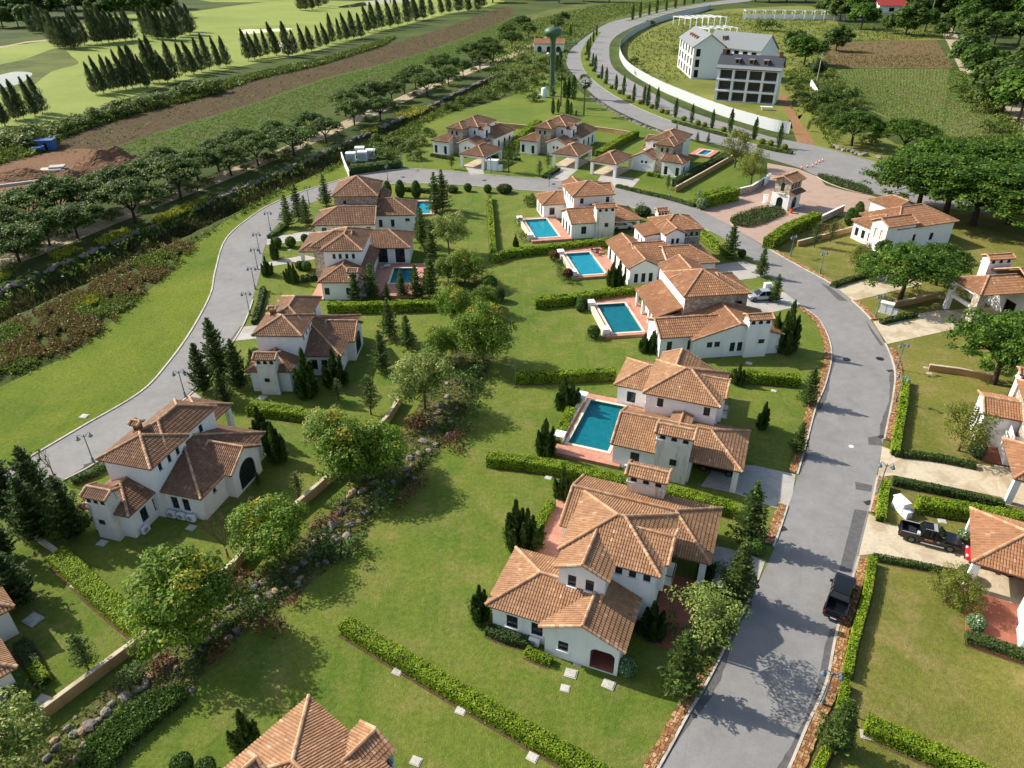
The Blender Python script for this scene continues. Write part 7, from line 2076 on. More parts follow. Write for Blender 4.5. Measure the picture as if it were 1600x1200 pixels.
for kind, px, py, s, lb in [('ball', 455, 386, 1.3, 'topiary ball between the pale driveways, larger one'), ('ball', 433, 387, 1.3, 'topiary ball nearest the road between the pale driveways'), ('ball', 469, 421, 1.0, 'topiary ball beside the pink corner terrace, left one'), ('ball', 480, 423, 1.1, 'topiary ball beside the pink corner terrace, right one'), ('ball', 477, 378, 1.0, 'topiary ball under the carport eave'),
                        ('egg', 606, 309, 1.0, 'egg-shaped topiary nearest the villa wall, first of three'), ('egg', 626, 309, 1.05, 'egg-shaped topiary, middle of three'), ('egg', 651, 310, 1.05, 'egg-shaped topiary nearest the twin pines'), ('ball', 909, 481, 1.15, 'topiary ball above the stone villa pool'), ('ball', 927, 527, 1.2, 'topiary ball at the foot of the stone villa pool'), ('ball', 906, 486, .9, 'small topiary ball leaning on the upper one by the stone villa pool'),
                        ('ball_red', 866, 407, 1.15, 'red-brown topiary ball at the upper pool corner'), ('ball_red', 887, 435, 1.15, 'red-brown topiary ball at the lower pool corner'), ('egg', 1325, 352, .95, 'egg-shaped shrub by the entrance wall, left one'), ('egg', 1338, 345, 1.05, 'egg-shaped shrub by the entrance wall, right one'), ('egg', 1373, 340, .9, 'egg-shaped shrub behind the corner villa roof'),
                        ('ball_pale', 1523, 712, 1.35, 'pale green ball beside the stepped bay porch'), ('ball_pale', 1506, 846, 1.0, 'white-flecked ball above the pickup bonnet'), ('ball_pale', 1507, 904, 1.05, 'white-flecked ball at the carport column'), ('ball_pale', 1521, 982, 1.05, 'grey-green ball at the red porch corner'), ('ball_pale', 1519, 935, .7, 'small pale ball tucked against the red porch'), ('ball', 287, 1204, 1.0, 'topiary ball left of the bottom villa roof'), ('ball', 324, 1208, .9, 'second topiary ball at the bottom villa'), ('ball_pale', 978, 1052, 1.05, 'flowering round bush at the porch wall corner'),
                        ('low_ball', 707, 300, 1.2, 'low rounded bush on the northern bend, nearest the twin pines'), ('ball', 731, 299, 1.2, 'rounded bush on the northern bend, second'), ('ball', 762, 301, 1.2, 'rounded bush on the northern bend, third'), ('low_ball', 788, 301, 1.6, 'low rounded bush on the northern bend, fourth'), ('low_ball', 1004, 336, 1.5, 'low rounded bush on the bend behind the northern pool villa'), ('ball_pale', 1096, 327, 1.7, 'pale round bush at the tall entrance hedge'), ('ball_pale', 880, 770, 1.2, 'pale flowering bush behind the nearest villa'), ('ball', 1158, 402, 1.0, 'dark round bush at the entrance junction'), ('ball', 1182, 865, 1.0, 'dark ball bush beside the grey driveway'), ('ball', 400, 560, 1.0, 'round bush beside the half hidden villa wall')]:
    plant(kind, px, py, lb, 'topiary', 'topiary', GS, h=PROTO[kind][0][2] * s)
for k, (px, py) in enumerate([(1216, 231), (1178, 219), (1140, 208), (1112, 201), (1080, 193), (1055, 184), (1026, 171), (1012, 166), (1006, 163), (990, 158), (974, 149), (962, 141), (947, 132), (940, 124), (930, 113), (926, 104), (920, 94), (918, 84), (922, 76), (927, 66), (932, 57)]):
    plant('cypress', px, py, 'slim dark cypress on the entrance median, %s from the junction' % nth(k), 'cypress', 'cypress', 'cypresses along the entrance median', h=R.uniform(5.6, 7.4))
for k, (px, py) in enumerate([(988, 31), (1000, 28), (1014, 24), (1026, 21), (1041, 17), (1055, 13), (1069, 9), (1083, 6), (1100, 3)]):
    plant('cypress', px, py, 'distant cypress beyond the hoarding top, %s from the road bend' % nth(k), 'cypress', 'cypress', 'cypresses along the far median', h=R.uniform(9, 12))
for k, (px, py) in enumerate([(1225, 234), (1203, 228), (1190, 225), (1165, 216), (1152, 213), (1130, 206), (1100, 199), (1090, 196), (1068, 189), (1042, 179), (1034, 177), (1018, 170), (1000, 163), (982, 155), (968, 147), (955, 139), (946, 131), (935, 122), (927, 112), (922, 104), (917, 95), (915, 86)]):
    plant('ball_yellow', px, py, 'golden rounded shrub on the entrance median, %s from the junction' % nth(k), 'golden_shrub', 'shrub', 'golden shrubs along the entrance median', h=1.6)
for k, (px, py, h) in enumerate([(882, 153, 6.5), (888, 153, 7), (896, 156, 8.5), (870, 112, 8), (875, 108, 8.5), (864, 178, 5), (872, 176, 4.5), (886, 178, 5.2), (892, 180, 4.2), (900, 182, 2.2), (867, 58, 7), (891, 56, 6)]):
    plant('cypress', px, py, 'clipped dark cypress by the water tower palms, %s of the group' % nth(k), 'cypress', 'cypress', 'cypresses near the water tower', h=h, w=1.3)
for px, py, top, lb in [(912, 180, 122, 'fan palm on the lawn, right of the water tower'), (876, 166, 112, 'fan palm right beside the water tower'), (863, 172, 138, 'short fan palm in front of the water tower')]:
    plant('palm', px, py, lb, 'palm_tree', 'palm', 'fan palms by the water tower', top)
# rain trees along the dirt track
GR = 'spreading trees along the dirt track'
RT = [(32, 412), (8, 392), (78, 384), (122, 373), (50, 356), (98, 345), (150, 340), (212, 348), (190, 318), (236, 300), (283, 311), (262, 282), (310, 282), (342, 268), (362, 275), (404, 259), (378, 248), (432, 232), (460, 243), (510, 223), (486, 214), (554, 196), (540, 182), (594, 188), (580, 168), (632, 147), (612, 158), (668, 151), (650, 140), (701, 133), (690, 120), (724, 121), (750, 108), (738, 98), (771, 96), (762, 82), (800, 76), (792, 62), (826, 60), (815, 46), (870, 52), (880, 40)]
for k, (px, py) in enumerate(RT):
    plant('rain', px, py, 'spreading dark green tree along the dirt track, %s from the left edge' % nth(k), 'shade_tree', 'tree', GR, h=R.uniform(6.6, 9.2), w=R.uniform(.9, 1.25))
# casuarinas on the golf course
GC = 'tall dark casuarinas on the golf course'
CA = [(-12, 200, 12), (8, 197, 12), (25, 188, 11), (38, 186, 12), (55, 182, 12), (67, 177, 12)]
for k, (px, py, h) in enumerate(CA): plant('casuarina', px, py, 'narrow dark casuarina on the fairway edge above the blue hut, %s from the left' % nth(k), 'casuarina', 'tree', GC, h=h)
CB = [(151, 148, 13), (162, 146, 12), (174, 143, 12), (186, 141, 14), (197, 140, 15), (208, 138, 15), (220, 136, 14), (230, 138, 13), (240, 130, 20), (250, 131, 18), (262, 129, 15), (274, 126, 14), (290, 118, 14), (303, 116, 14), (316, 113, 13), (328, 110, 14), (342, 106, 15), (355, 104, 13)]
for k, (px, py, h) in enumerate(CB): plant('casuarina', px, py, 'narrow dark casuarina in the long golf row, %s from its left end' % nth(k), 'casuarina', 'tree', GC, h=h * R.uniform(.8, 1.12), w=R.uniform(.8, 1.2))
CC = [(389, 95), (398, 93), (407, 91), (418, 89), (432, 87), (452, 89), (463, 86), (475, 82), (487, 80), (500, 76), (510, 72), (520, 68), (532, 65), (542, 63), (553, 61), (565, 60), (575, 51), (585, 48), (597, 46), (610, 43), (622, 41), (637, 38), (650, 33), (662, 31), (675, 26), (690, 22), (702, 21), (717, 20), (732, 18), (747, 17), (640, 31), (700, 14), (720, 12), (755, 12)]
for k, (px, py) in enumerate(CC): plant('casuarina', px, py, 'narrow dark casuarina in the receding golf row, %s from its near end' % nth(k), 'casuarina', 'tree', GC, w=R.uniform(.8, 1.2), h=R.uniform(11.5, 16.5) * (1.25 if k > 15 else 1.0))
CD = [(85, 72), (94, 75), (103, 77), (110, 74), (118, 77), (126, 73), (132, 70), (152, 69), (160, 68), (170, 67), (178, 66), (187, 65), (196, 64), (207, 63), (238, 60), (247, 62), (256, 62), (266, 64), (274, 62), (282, 58), (290, 55), (297, 54), (68, 50), (52, 52), (60, 46), (470, 16), (478, 17), (488, 15), (498, 12), (508, 9), (228, 57), (300, 50)]
for k, (px, py) in enumerate(CD): plant('casuarina', px, py, 'distant dark casuarina in the upper golf clumps, %s from the left' % nth(k), 'casuarina', 'tree', GC, h=R.uniform(15, 19), w=1.1)
# big shade trees on the right
GB = 'big shade trees at the right'
for kind, px, py, h, w, lb in [('rain_big', 1433, 330, 12, .95, 'big shade tree behind the corner villa, leftmost of the grove'), ('rain_big', 1476, 340, 12.5, 1.0, 'big shade tree in the middle of the entrance grove'), ('rain_big', 1520, 352, 12.5, 1.0, 'big shade tree at the right of the entrance grove'), ('rain_big', 1575, 350, 12, 1.0, 'big shade tree at the right edge of the entrance grove'), ('rain_big', 1460, 292, 11, .9, 'shade tree in the back row of the entrance grove, left'), ('rain_big', 1530, 296, 11, 1.0, 'shade tree in the back row of the entrance grove, middle'), ('rain_big', 1600, 306, 12, 1.0, 'shade tree in the back row of the entrance grove, right'), ('rain_big', 1650, 380, 12, 1.0, 'shade tree just past the right frame edge'),
                        ('rain_big', 1330, 228, 9.5, .82, 'shade tree above the rocky bank at the entrance'), ('rain_big', 1412, 240, 9, .88, 'spreading shade tree right of the rocky bank'), ('rain', 1290, 178, 8, 1.1, 'smaller dark tree above the red track'), ('rain', 1300, 200, 7, 1.0, 'dark tree beside the grass verge'),
                        ('rain_big', 1406, 468, 8.8, .82, 'flat-topped shade tree over the stone carport driveway'), ('rain_big', 1462, 446, 7.2, .62, 'shade tree beside the stone carport roof'), ('rain_big', 1552, 600, 9.6, .72, 'large shade tree in front of the stone carport villa'), ('rain_big', 1612, 596, 10, .78, 'large shade tree at the right edge before the stone carport villa'),
                        ('wild', 1506, 104, 15, 1.1, 'tall tree along the dusty lane, farthest of the row'), ('wild', 1527, 132, 15, 1.1, 'tall tree along the dusty lane, second from far end'), ('wild', 1549, 160, 15, 1.1, 'tall tree along the dusty lane, third from far end'), ('wild', 1565, 176, 15, 1.1, 'tall tree along the dusty lane, fourth from far end'), ('wild', 1590, 190, 16, 1.1, 'tall tree along the dusty lane, at the frame edge'), ('wild', 1610, 140, 17, 1.2, 'tall tree behind the lane at the frame edge'),
                        ('wild', 1306, 80, 12, 1.1, 'tree at the corner of the brown field'), ('wild', 1256, 102, 13, 1.35, 'round dark tree right of the white building'), ('wild', 1240, 82, 11, 1.0, 'dark tree behind the round one by the white building'), ('wild', 1275, 120, 7, 1.0, 'bush tree at the white boundary wall'), ('wild', 1345, 46, 16, 1.2, 'light green bushy tree behind the brown field'), ('wild', 1385, 52, 11, 1.0, 'low bush beyond the brown field'), ('wild', 1415, 55, 17, 1.2, 'dark round tree beyond the brown field'), ('wild', 1445, 50, 14, 1.0, 'tree right of the dark round one beyond the brown field'), ('wild', 1470, 60, 9, 1.0, 'yellowish bush at the lane corner'), ('wild', 1488, 52, 15, 1.0, 'tree where the lane turns'), ('wild', 1510, 56, 18, 1.0, 'tree behind the lane turn')]:
    plant(kind, px, py, lb, 'shade_tree', 'tree', GB, h=h, w=w * (1.28 if kind == 'rain_big' else 1.0))
k = 0
for (x0, x1, y, st, h) in [(-40, 280, 14, 26, 24), (-40, 260, 28, 30, 20), (-30, 60, 44, 28, 16), (1290, 1640, 14, 24, 26), (1300, 1640, 4, 26, 30), (1520, 1640, 34, 26, 24), (1520, 1640, 70, 30, 18), (770, 960, 2, 34, 20), (1180, 1290, 4, 24, 24), (300, 760, -4, 40, 22), (1290, 1330, 30, 20, 18), (1440, 1520, 28, 24, 22)]:
    px = x0
    while px < x1:
        yy = y + R.uniform(-3, 3)
        plant('wild', px, yy, 'tree in the distant belt along the top of the view, %s of the belt' % nth(k), 'distant_tree', 'tree', 'distant trees along the top', h=h * R.uniform(.8, 1.15), w=1.15)
        k += 1
        px += st * R.uniform(.8, 1.25)
for k, (px, py, h) in enumerate([(62, 228, 6), (90, 210, 4.5), (110, 204, 4), (130, 198, 4.5), (150, 190, 4.5), (172, 184, 4.5), (195, 180, 5), (215, 172, 5), (240, 168, 4.5), (262, 160, 4.5), (290, 152, 5), (318, 148, 6), (335, 145, 5), (20, 222, 4), (40, 232, 4), (0, 232, 4)]):
    plant('wild_shrub', px, py, 'bush in the hedgerow between fairway and ploughed field, %s from the hut' % nth(k), 'hedgerow_bush', 'bush', 'hedgerow bushes', h=h, w=1.2)
for k, (px, py, h) in enumerate([(590, 222, 2.5), (612, 228, 2.8), (640, 236, 3), (655, 226, 3), (668, 212, 2.5), (700, 172, 3), (722, 164, 3), (745, 160, 3.2), (765, 154, 3), (600, 246, 3), (650, 250, 2.6), (780, 140, 4), (800, 128, 4), (820, 118, 4), (812, 142, 3.5), (838, 132, 4), (834, 158, 3), (850, 100, 4), (818, 98, 4), (840, 112, 4)]):
    plant('wild_shrub', px, py, 'wild bush on the canal bank, %s from the transformers' % nth(k), 'wild_bush', 'bush', 'wild bushes on the canal bank', h=h, w=1.25)
for k, (px, py, h) in enumerate([(1240, 140, 4), (1250, 158, 4), (1262, 172, 4), (1282, 160, 5), (1296, 150, 4), (1310, 150, 5), (1322, 160, 5), (1334, 170, 4), (1280, 195, 3), (1015, 40, 4), (990, 100, 3), (1000, 118, 3), (1060, 84, 3), (1195, 48, 8), (1500, 145, 4), (1516, 160, 4), (1535, 176, 4), (1480, 232, 4), (1440, 225, 4), (1546, 205, 4), (1360, 225, 3), (1210, 110, 3)]):
    plant('wild_shrub', px, py, 'wild bush among the fields and meadow, %s from the white building' % nth(k), 'meadow_bush', 'bush', 'wild bushes round the fields', h=h, w=1.3)
# creek planting
for k, (px, py, kind, s) in enumerate([(205, 1068, 'shrub', 1.1), (222, 1058, 'shrub', 1.0), (300, 1052, 'shrub', .9), (258, 1040, 'red_shrub', 1.1), (246, 1052, 'red_shrub', 1.1), (420, 905, 'shrub', 1.0), (385, 910, 'red_shrub', 1.2), (372, 925, 'red_shrub', 1.1), (398, 965, 'shrub', 1.3), (410, 985, 'red_shrub', 1.2), (440, 985, 'red_shrub', 1.1), (460, 945, 'red_shrub', 1.0), (505, 862, 'shrub', 1.6), (545, 870, 'shrub', 1.2), (560, 858, 'shrub', 1.1), (500, 826, 'red_shrub', 1.3), (520, 815, 'red_shrub', 1.1),
                                       (600, 790, 'shrub', 1.7), (625, 790, 'red_shrub', 1.2), (640, 775, 'red_shrub', 1.2), (655, 762, 'red_shrub', 1.3), (650, 672, 'red_shrub', 1.9), (662, 668, 'red_shrub', 1.6), (712, 690, 'red_shrub', 1.4), (704, 700, 'red_shrub', 1.5), (725, 672, 'shrub', 1.3), (740, 650, 'shrub', 1.4), (735, 610, 'shrub', 1.6), (748, 590, 'shrub', 1.4), (765, 455, 'ball', 1.7), (778, 470, 'ball', 1.5), (768, 480, 'ball', 1.3), (742, 445, 'red_shrub', 1.6), (755, 430, 'red_shrub', 1.5), (720, 600, 'shrub', 1.2), (340, 1030, 'red_shrub', 1.0), (350, 1015, 'red_shrub', 1.0), (530, 790, 'shrub', 1.0)]):
    plant(kind, px, py, '%s in the rocky creek planting, %s from the lower left' % ({'shrub': 'green shrub', 'red_shrub': 'rusty red shrub', 'ball': 'clipped round shrub'}[kind], nth(k)), 'creek_shrub', 'shrub', 'shrubs along the creek', h=PROTO[kind][0][2] * s)
for k, (px, py, kind, s) in enumerate([(875, 415, 'shrub', .9), (872, 425, 'shrub', .9), (878, 435, 'shrub', .9), (868, 412, 'shrub', .8), (882, 442, 'shrub', .8), (862, 402, 'ball', .8), (896, 443, 'shrub', .8), (812, 352, 'shrub', 1.2), (806, 385, 'juniper', .4), (815, 375, 'shrub', 1.3), (830, 320, 'wild_shrub', 1.0), (858, 292, 'palm', .3), (925, 530, 'shrub', .9), (950, 436, 'shrub', .8), (1000, 330, 'shrub', 1.2), (1040, 340, 'shrub', 1.2), (748, 955, 'shrub', 1.0), (1040, 985, 'shrub', 1.1), (1075, 1000, 'shrub', 1.0), (1130, 895, 'shrub', .9), (15, 1095, 'shrub', 1.5), (40, 1100, 'shrub', 1.2), (1285, 365, 'red_shrub', 1.8), (1305, 362, 'red_shrub', 1.8), (1350, 345, 'red_shrub', 2.0), (1395, 345, 'shrub', 2.0)]):
    plant(kind, px, py, 'low garden plant beside pools and walls, %s counted from the upper pools' % nth(k), 'garden_plant', 'shrub', 'low garden plants', h=PROTO[kind][0][2] * s)

# ---------------------------------------------------------------- boulders
def rock_mesh(seed):
    r = rng(seed)
    V, F = [], []
    nu, nv = 9, 6
    off = r.normal(0, 1, (6, 3)); am = r.uniform(.08, .25, 6)
    for j in range(nv + 1):
        th = math.pi * j / nv
        for i in range(nu):
            ph = 2 * math.pi * i / nu
            d = np.array([math.sin(th) * math.cos(ph), math.sin(th) * math.sin(ph), math.cos(th)])
            k = 1 + sum(a * math.tanh(2.5 * float(d @ o)) for a, o in zip(am, off))
            V.append(tuple(d * k * np.array([1, .8, .62])))
    for j in range(nv):
        for i in range(nu):
            a, b = j * nu + i, j * nu + (i + 1) % nu
            F.append((a, b, b + nu, a + nu))
    out = []
    for mt in ('rock', 'rock_warm'):
        me = bpy.data.meshes.new('boulder'); me.from_pydata(V, [], F); me.materials.append(M[mt]); out.append(me)
    return out
RK = [rock_mesh(s) for s in range(8)]
CR = [(75, 1183, .6), (90, 1170, .7), (82, 1160, .6), (115, 1150, .7), (108, 1140, .6), (128, 1143, .8), (145, 1130, .9), (155, 1125, .7), (165, 1118, .8), (175, 1103, .7), (192, 1092, 1.0), (200, 1088, .8), (215, 1078, .7), (228, 1068, .9), (238, 1055, .8), (262, 1042, .9), (272, 1030, .7), (275, 1045, .6), (290, 1046, .6), (300, 1078, .5), (122, 1185, .7), (130, 1165, .6), (300, 1030, .6), (318, 1015, .7), (325, 1000, .9), (335, 985, .8), (350, 975, .7), (362, 950, .8), (375, 940, .8), (385, 925, .7), (392, 918, .8), (410, 912, .9), (420, 930, .9), (432, 925, .8), (402, 935, .8), (415, 945, .7), (370, 985, .7), (355, 1000, .7), (470, 905, .8), (460, 890, .8), (478, 880, .9), (485, 870, .8), (495, 850, 1.0), (505, 840, .7), (520, 820, 1.1), (530, 805, .8), (538, 795, .7), (540, 785, .9), (545, 778, .7), (550, 772, .9), (562, 770, .8), (570, 765, .7), (525, 845, 1.0), (548, 822, .9), (560, 815, .8), (565, 805, .7), (572, 800, .8), (545, 840, 1.0), (528, 848, .8), (518, 830, .7), (580, 745, 1.0), (588, 755, .9), (600, 738, .8), (612, 735, .9), (622, 725, .8), (632, 735, .8), (645, 728, .7), (640, 718, .9), (655, 710, 1.0), (660, 690, 1.1), (672, 705, .9), (680, 695, 1.0), (650, 750, .7), (638, 745, .7), (675, 660, 1.1), (682, 645, 1.0), (690, 635, .9), (698, 622, .9), (700, 600, .8), (710, 585, .8), (705, 660, .9), (715, 640, .7), (700, 680, .9), (695, 560, .8), (722, 560, .7), (735, 545, .7), (462, 915, .7), (450, 920, .7), (440, 910, .7), (496, 885, .8), (508, 878, .7), (570, 745, .8), (590, 770, .8), (616, 755, .7)]
for k, (px, py, s) in enumerate(CR):
    o = link('boulder', RK[k % 8][1 if R.random() < .35 else 0], None, G(px, py) + Vector((0, 0, .12)), R.uniform(0, 6.28))
    s *= .52
    o.scale = (s * R.uniform(.8, 1.3), s * R.uniform(.8, 1.3), s * R.uniform(.8, 1.2))
    o.rotation_euler.x = R.uniform(-.4, .4)
    tag(o, 'pale boulder in the rocky creek bed, %s from the lower left' % nth(k), 'boulder', 'boulders of the creek bed')
for k, (px, py) in enumerate([(1302, 230), (1308, 233), (1314, 234), (1320, 236), (1326, 237), (1332, 239), (1338, 241), (1344, 243), (1350, 244), (1372, 248)]):
    o = link('boulder', RK[k % 8][0], None, G(px, py) + Vector((0, 0, .3)), R.uniform(0, 6.28)); o.scale = (1.1, .9, 1.0)
    tag(o, 'pale boulder of the bank under the entrance tree, %s from the left' % nth(k), 'boulder', 'boulders at the entrance bank')
def rockpile(name, label, path, n, s, spread, z=0.0):
    V, F = [], []
    for i in range(n):
        p = path[R.randrange(len(path))] + Vector((R.uniform(-spread, spread), R.uniform(-spread, spread), 0))
        me = RK[i % 8][0]; a = R.uniform(0, 6.28); k = s * R.uniform(.6, 1.4); b = len(V)
        for v in me.vertices:
            V.append((p.x + k * (v.co.x * math.cos(a) - v.co.y * math.sin(a)), p.y + k * (v.co.x * math.sin(a) + v.co.y * math.cos(a)), z + k * v.co.z * .9))
        for f in me.polygons: F.append(tuple(b + q for q in f.vertices))
    me = bpy.data.meshes.new(name); me.from_pydata(V, [], F); me.materials.append(M['rock'])
    o = link(name, me); tag(o, label, None, None, 'stuff')
_cn = side(CANAL)
rockpile('bank_rocks', 'grey rocks lining the far bank of the reed canal', resample([p + n * 5.4 for p, n in zip(CANAL, _cn)], 1.0), 520, .55, .9, -.2)
rockpile('road_bank_rocks', 'pale rocks along the entrance road bank', resample(smooth(GL([(925, 152), (950, 170), (985, 188), (1010, 199), (1040, 209)]), 4), .8), 130, .5, .7)
rockpile('creek_pebbles', 'small stones scattered over the creek bed', resample(smooth(GL([(60, 1195), (200, 1085), (300, 1020), (400, 930), (500, 860), (560, 790), (640, 720), (690, 640), (715, 580)]), 4), .5), 180, .15, 1.4, .05)

# ---------------------------------------------------------------- uncountable growth
def tufts(name, label, pts, mat, size, per=5, h=.6, hi=0.0, upright=.5, seed=1, asp=.45):
    rg = rng(seed)
    P = np.repeat(pts, per, axis=0)
    n = len(P)
    P = P + np.stack([rg.normal(0, size * .7, n), rg.normal(0, size * .7, n), rg.uniform(.02, h, n)], 1)
    N = rg.normal(0, 1, (n, 3)); N[:, 2] = N[:, 2] * (1 - upright) + (1 - upright)
    N /= np.linalg.norm(N, axis=1, keepdims=True)
    U = np.tile(np.array([0, 0, 1.0]), (n, 1)) * upright + rg.normal(0, .35, (n, 3)); U -= N * (U * N).sum(1, keepdims=True); U /= np.linalg.norm(U, axis=1, keepdims=True) + 1e-9
    B = np.cross(N, U)
    s = (size * rg.uniform(.6, 1.4, n))[:, None]
    V = np.stack([P + U * s, P + B * s * asp, P - U * s * .6, P - B * s * asp], 1)
    o = link(name, quads_mesh(name, V, M[mat], tintv(n, rg, hi))); tag(o, label, None, None, 'stuff')
def ppoly(px, n, seed): return in_poly(GL(px), n, seed)
# reeds on the canal floor
_rg = rng(3)
_cq = np.array([tuple(p) for p in resample(CANAL, .5)]); _i = _rg.integers(0, len(_cq), 9000)
RP = _cq[_i] + np.stack([_rg.normal(0, 2.3, 9000), _rg.normal(0, 2.3, 9000), np.zeros(9000)], 1)
RP[:, 2] = -2.2
tufts('reeds', 'brown-green reeds filling the canal', RP, 'l_reed', .5, 5, 1.3, .05, .85, 3, .16)
RS = ppoly([(-40, 548), (0, 520), (100, 472), (207, 413), (275, 378), (298, 390), (217, 460), (155, 520), (87, 553), (0, 592), (-40, 612)], 9500, 4)
RS[:, :2] += rng(44).normal(0, .9, (len(RS), 2))
RS = RS[(np.sin(RS[:, 0] * .55 + 1) * np.cos(RS[:, 1] * .5) + .5 * np.sin(RS[:, 0] * 1.7 + RS[:, 1] * 1.3)) > -.55]
_gsel = (np.sin(RS[:, 0] * .23 + .6) * np.cos(RS[:, 1] * .31 + 2)) > .32
tufts('rusty_scrub', 'rusty brown scrub band along the western lawn', RS[~_gsel], 'l_rust', .22, 8, .8, .25, .4, 4)
tufts('green_scrub', 'green weeds mixed into the rusty scrub band', RS[_gsel], 'l_scrub', .22, 8, .7, .15, .4, 45)
tufts('golden_weeds', 'yellow weeds in the scrub band', np.vstack([ppoly([(100, 488), (118, 470), (156, 462), (150, 476), (120, 490)], 500, 5), ppoly([(75, 402), (105, 388), (130, 392), (90, 408)], 250, 6), ppoly([(150, 378), (200, 358), (205, 366), (160, 384)], 250, 7), ppoly([(232, 345), (300, 318), (330, 308), (320, 318), (250, 350)], 350, 8), ppoly([(612, 178), (650, 166), (680, 168), (640, 186)], 300, 9), ppoly([(-20, 430), (10, 424), (20, 434), (-20, 446)], 200, 9), ppoly([(590, 198), (560, 208), (590, 206)], 60, 9)]), 'l_gold', .3, 5, .6, .2, .5, 5)
tufts('canal_growth', 'rank green growth on the canal banks', np.vstack([ppoly([(0, 446), (120, 398), (240, 350), (330, 312), (420, 272), (520, 222), (540, 232), (440, 286), (340, 328), (240, 378), (120, 430), (0, 486)], 300, 11), ppoly([(280, 388), (380, 336), (460, 292), (530, 256), (545, 240), (600, 215), (650, 190), (700, 165), (790, 120), (800, 135), (720, 170), (660, 196), (640, 240), (560, 250), (530, 262), (420, 306), (300, 384)], 2600, 12)]), 'l_scrub', .34, 5, .8, .06, .5, 6)
tufts('hedgerow_weeds', 'weedy strip between fairway and ploughed field', ppoly([(-20, 238), (60, 212), (130, 190), (250, 156), (330, 134), (420, 112), (520, 90), (620, 58), (600, 72), (500, 103), (400, 125), (330, 150), (200, 182), (100, 216), (60, 242), (-20, 262)], 5500, 13), 'l_scrub', .6, 4, 1.3, .05, .5, 7)
tufts('crop_leaves', 'young green crop plants on the field strip', ppoly([(160, 238), (250, 207), (400, 162), (500, 127), (600, 101), (700, 70), (800, 28), (830, 36), (740, 84), (600, 126), (500, 170), (420, 200), (330, 216), (262, 250), (190, 247)], 12000, 14), 'l_crop', .24, 5, .3, 0, .4, 8)
tufts('plough_weeds', 'scattered weeds on the ploughed strip', ppoly(_pl, 1800, 15), 'l_scrub', .34, 3, .35, .1, .4, 9)
tufts('meadow_growth', 'tall grass over the meadow by the white building', ppoly([(980, 62), (1092, 22), (1290, 14), (1296, 100), (1262, 150), (1240, 190), (1215, 100), (1110, 60), (1090, 120), (1040, 130), (990, 110)], 5000, 16), 'l_scrub', .5, 4, .6, .15, .5, 10)
tufts('roadside_growth', 'wild growth beside the curving entrance road', ppoly([(770, 70), (840, 30), (940, 8), (1060, 0), (1000, 18), (940, 36), (890, 72), (880, 110), (900, 128), (860, 140), (800, 150), (760, 160)], 5500, 17), 'l_scrub', .6, 4, .9, .08, .5, 11)
tufts('field_edge_growth', 'weeds along the edges of the vegetable field', np.vstack([ppoly([(1225, 110), (1300, 105), (1340, 165), (1300, 235), (1260, 170)], 1800, 18), ppoly([(1488, 108), (1520, 120), (1600, 205), (1600, 240), (1470, 228), (1520, 215), (1580, 212)], 1400, 19), ppoly([(1290, 40), (1480, 30), (1490, 60), (1290, 66)], 1600, 20)]), 'l_scrub', .5, 4, .8, .1, .5, 12)
rows = []
A0, A1, B0, B1 = G(1335, 160), G(1470, 220), G(1305, 109), G(1484, 109)
for i in range(36):
    for j in range(120):
        u, v = i / 35, j / 119
        p = (A0 * (1 - u) + A1 * u) * (1 - v) + (B0 * (1 - u) + B1 * u) * v
        rows.append((p.x + R.gauss(0, .08), p.y + R.gauss(0, .2), 0))
C0, D0 = G(1478, 220), G(1490, 112)
for i in range(22):
    for j in range(100):
        u, v = i / 21, j / 99
        p = (A1 * (1 - u) + G(1590, 214) * u) * (1 - v) + (B1 * (1 - u) + G(1488, 109) * u) * v
        rows.append((p.x + R.gauss(0, .08), p.y + R.gauss(0, .2), 0))
tufts('vegetable_rows', 'rows of young vegetables on the field', np.array(rows), 'l_crop', .3, 4, .35, 0, .4, 13)
tufts('creek_growth', 'low plants and grass in the creek bed', in_poly(smooth(GL(CREEK_L), 3) + smooth(GL(CREEK_R), 3), 6000, 21), 'l_scrub', .13, 4, .25, .1, .4, 14)
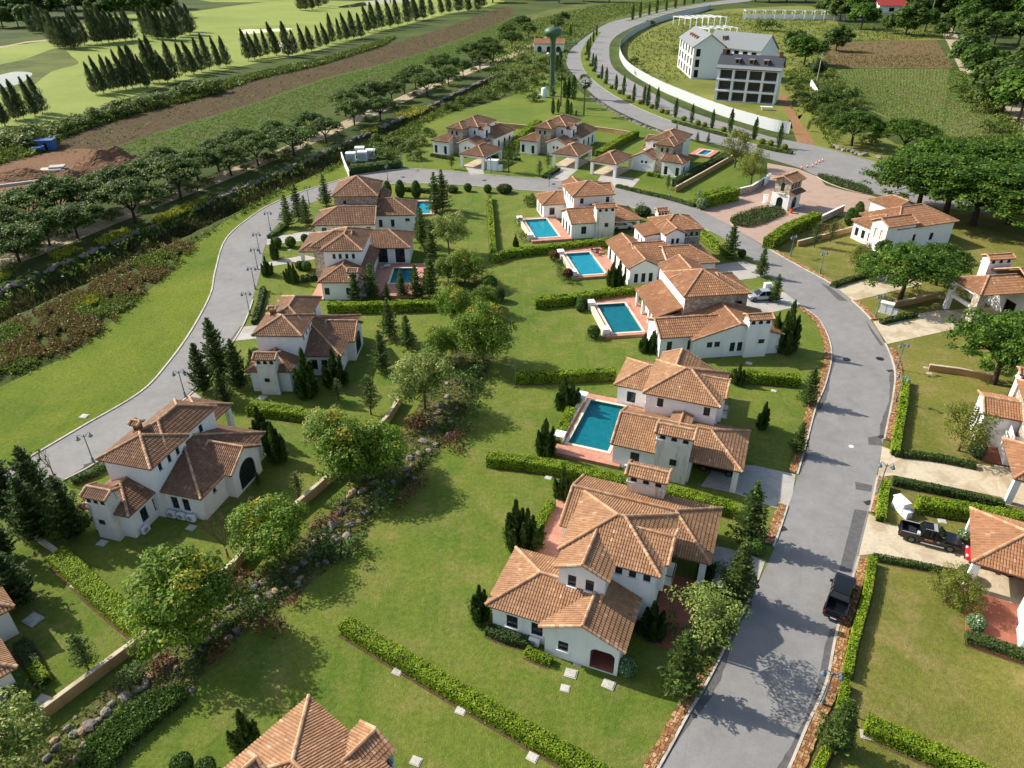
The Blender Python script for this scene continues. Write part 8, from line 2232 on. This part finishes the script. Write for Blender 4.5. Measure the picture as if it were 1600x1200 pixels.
tufts('creek_hedge', 'long leafy mound beside the lower creek', ppoly([(118, 1215), (145, 1160), (200, 1112), (262, 1082), (290, 1082), (296, 1092), (262, 1120), (200, 1172), (165, 1215)], 6500, 22), 'l_topiary', .13, 3, .95, 0, .3, 15)
tufts('fern_bed', 'leafy planting along the verge gardens', np.vstack([ppoly([(1140, 940), (1165, 905), (1150, 985), (1100, 1060), (1090, 1050)], 500, 24)]), 'l_topiary', .16, 4, .35, .05, .4, 16)
rows = []
for i in range(60):
    for j in range(60):
        a, b = G(1288, 105) * (1 - i / 59) + G(1489, 105) * (i / 59), G(1288, 68) * (1 - i / 59) + G(1462, 64) * (i / 59)
        p = a * (1 - j / 59) + b * (j / 59)
        if R.random() < .25 + .5 * (j < 26): rows.append((p.x + R.gauss(0, .5), p.y + R.gauss(0, .5), 0))
tufts('resting_field_weeds', 'faint weeds on the brown resting field', np.array(rows), 'l_rust', .4, 3, .3, .3, .4, 17)
tufts('creek_underbrush', 'dark dense underbrush on the shaded side of the creek', np.vstack([ppoly([(300, 1060), (370, 985), (420, 958), (470, 925), (440, 900), (380, 950), (310, 1010)], 350, 31), ppoly([(480, 905), (560, 855), (590, 800), (560, 790), (510, 850), (450, 900)], 150, 32), ppoly([(600, 790), (680, 720), (725, 660), (760, 590), (770, 520), (745, 500), (735, 590), (705, 640), (640, 745), (580, 780)], 600, 33), ppoly([(700, 470), (760, 450), (770, 500), (720, 520)], 350, 34)]), 'l_hedge_dark', .14, 6, .45, 0, .35, 18)

for k, (px, py) in enumerate([(15, 425), (55, 400), (100, 372), (140, 352), (175, 345), (228, 330), (252, 312), (300, 300), (325, 290), (385, 268), (420, 252), (445, 250), (482, 232), (530, 212), (572, 190), (615, 168), (648, 152), (684, 140), (712, 126), (740, 112)]):
    plant('wild_shrub', px, py, 'low bush under the trees of the dirt track, %s from the left edge' % nth(k), 'track_bush', 'bush', 'bushes along the dirt track', h=R.uniform(1.4, 3.0), w=R.uniform(.9, 1.5))
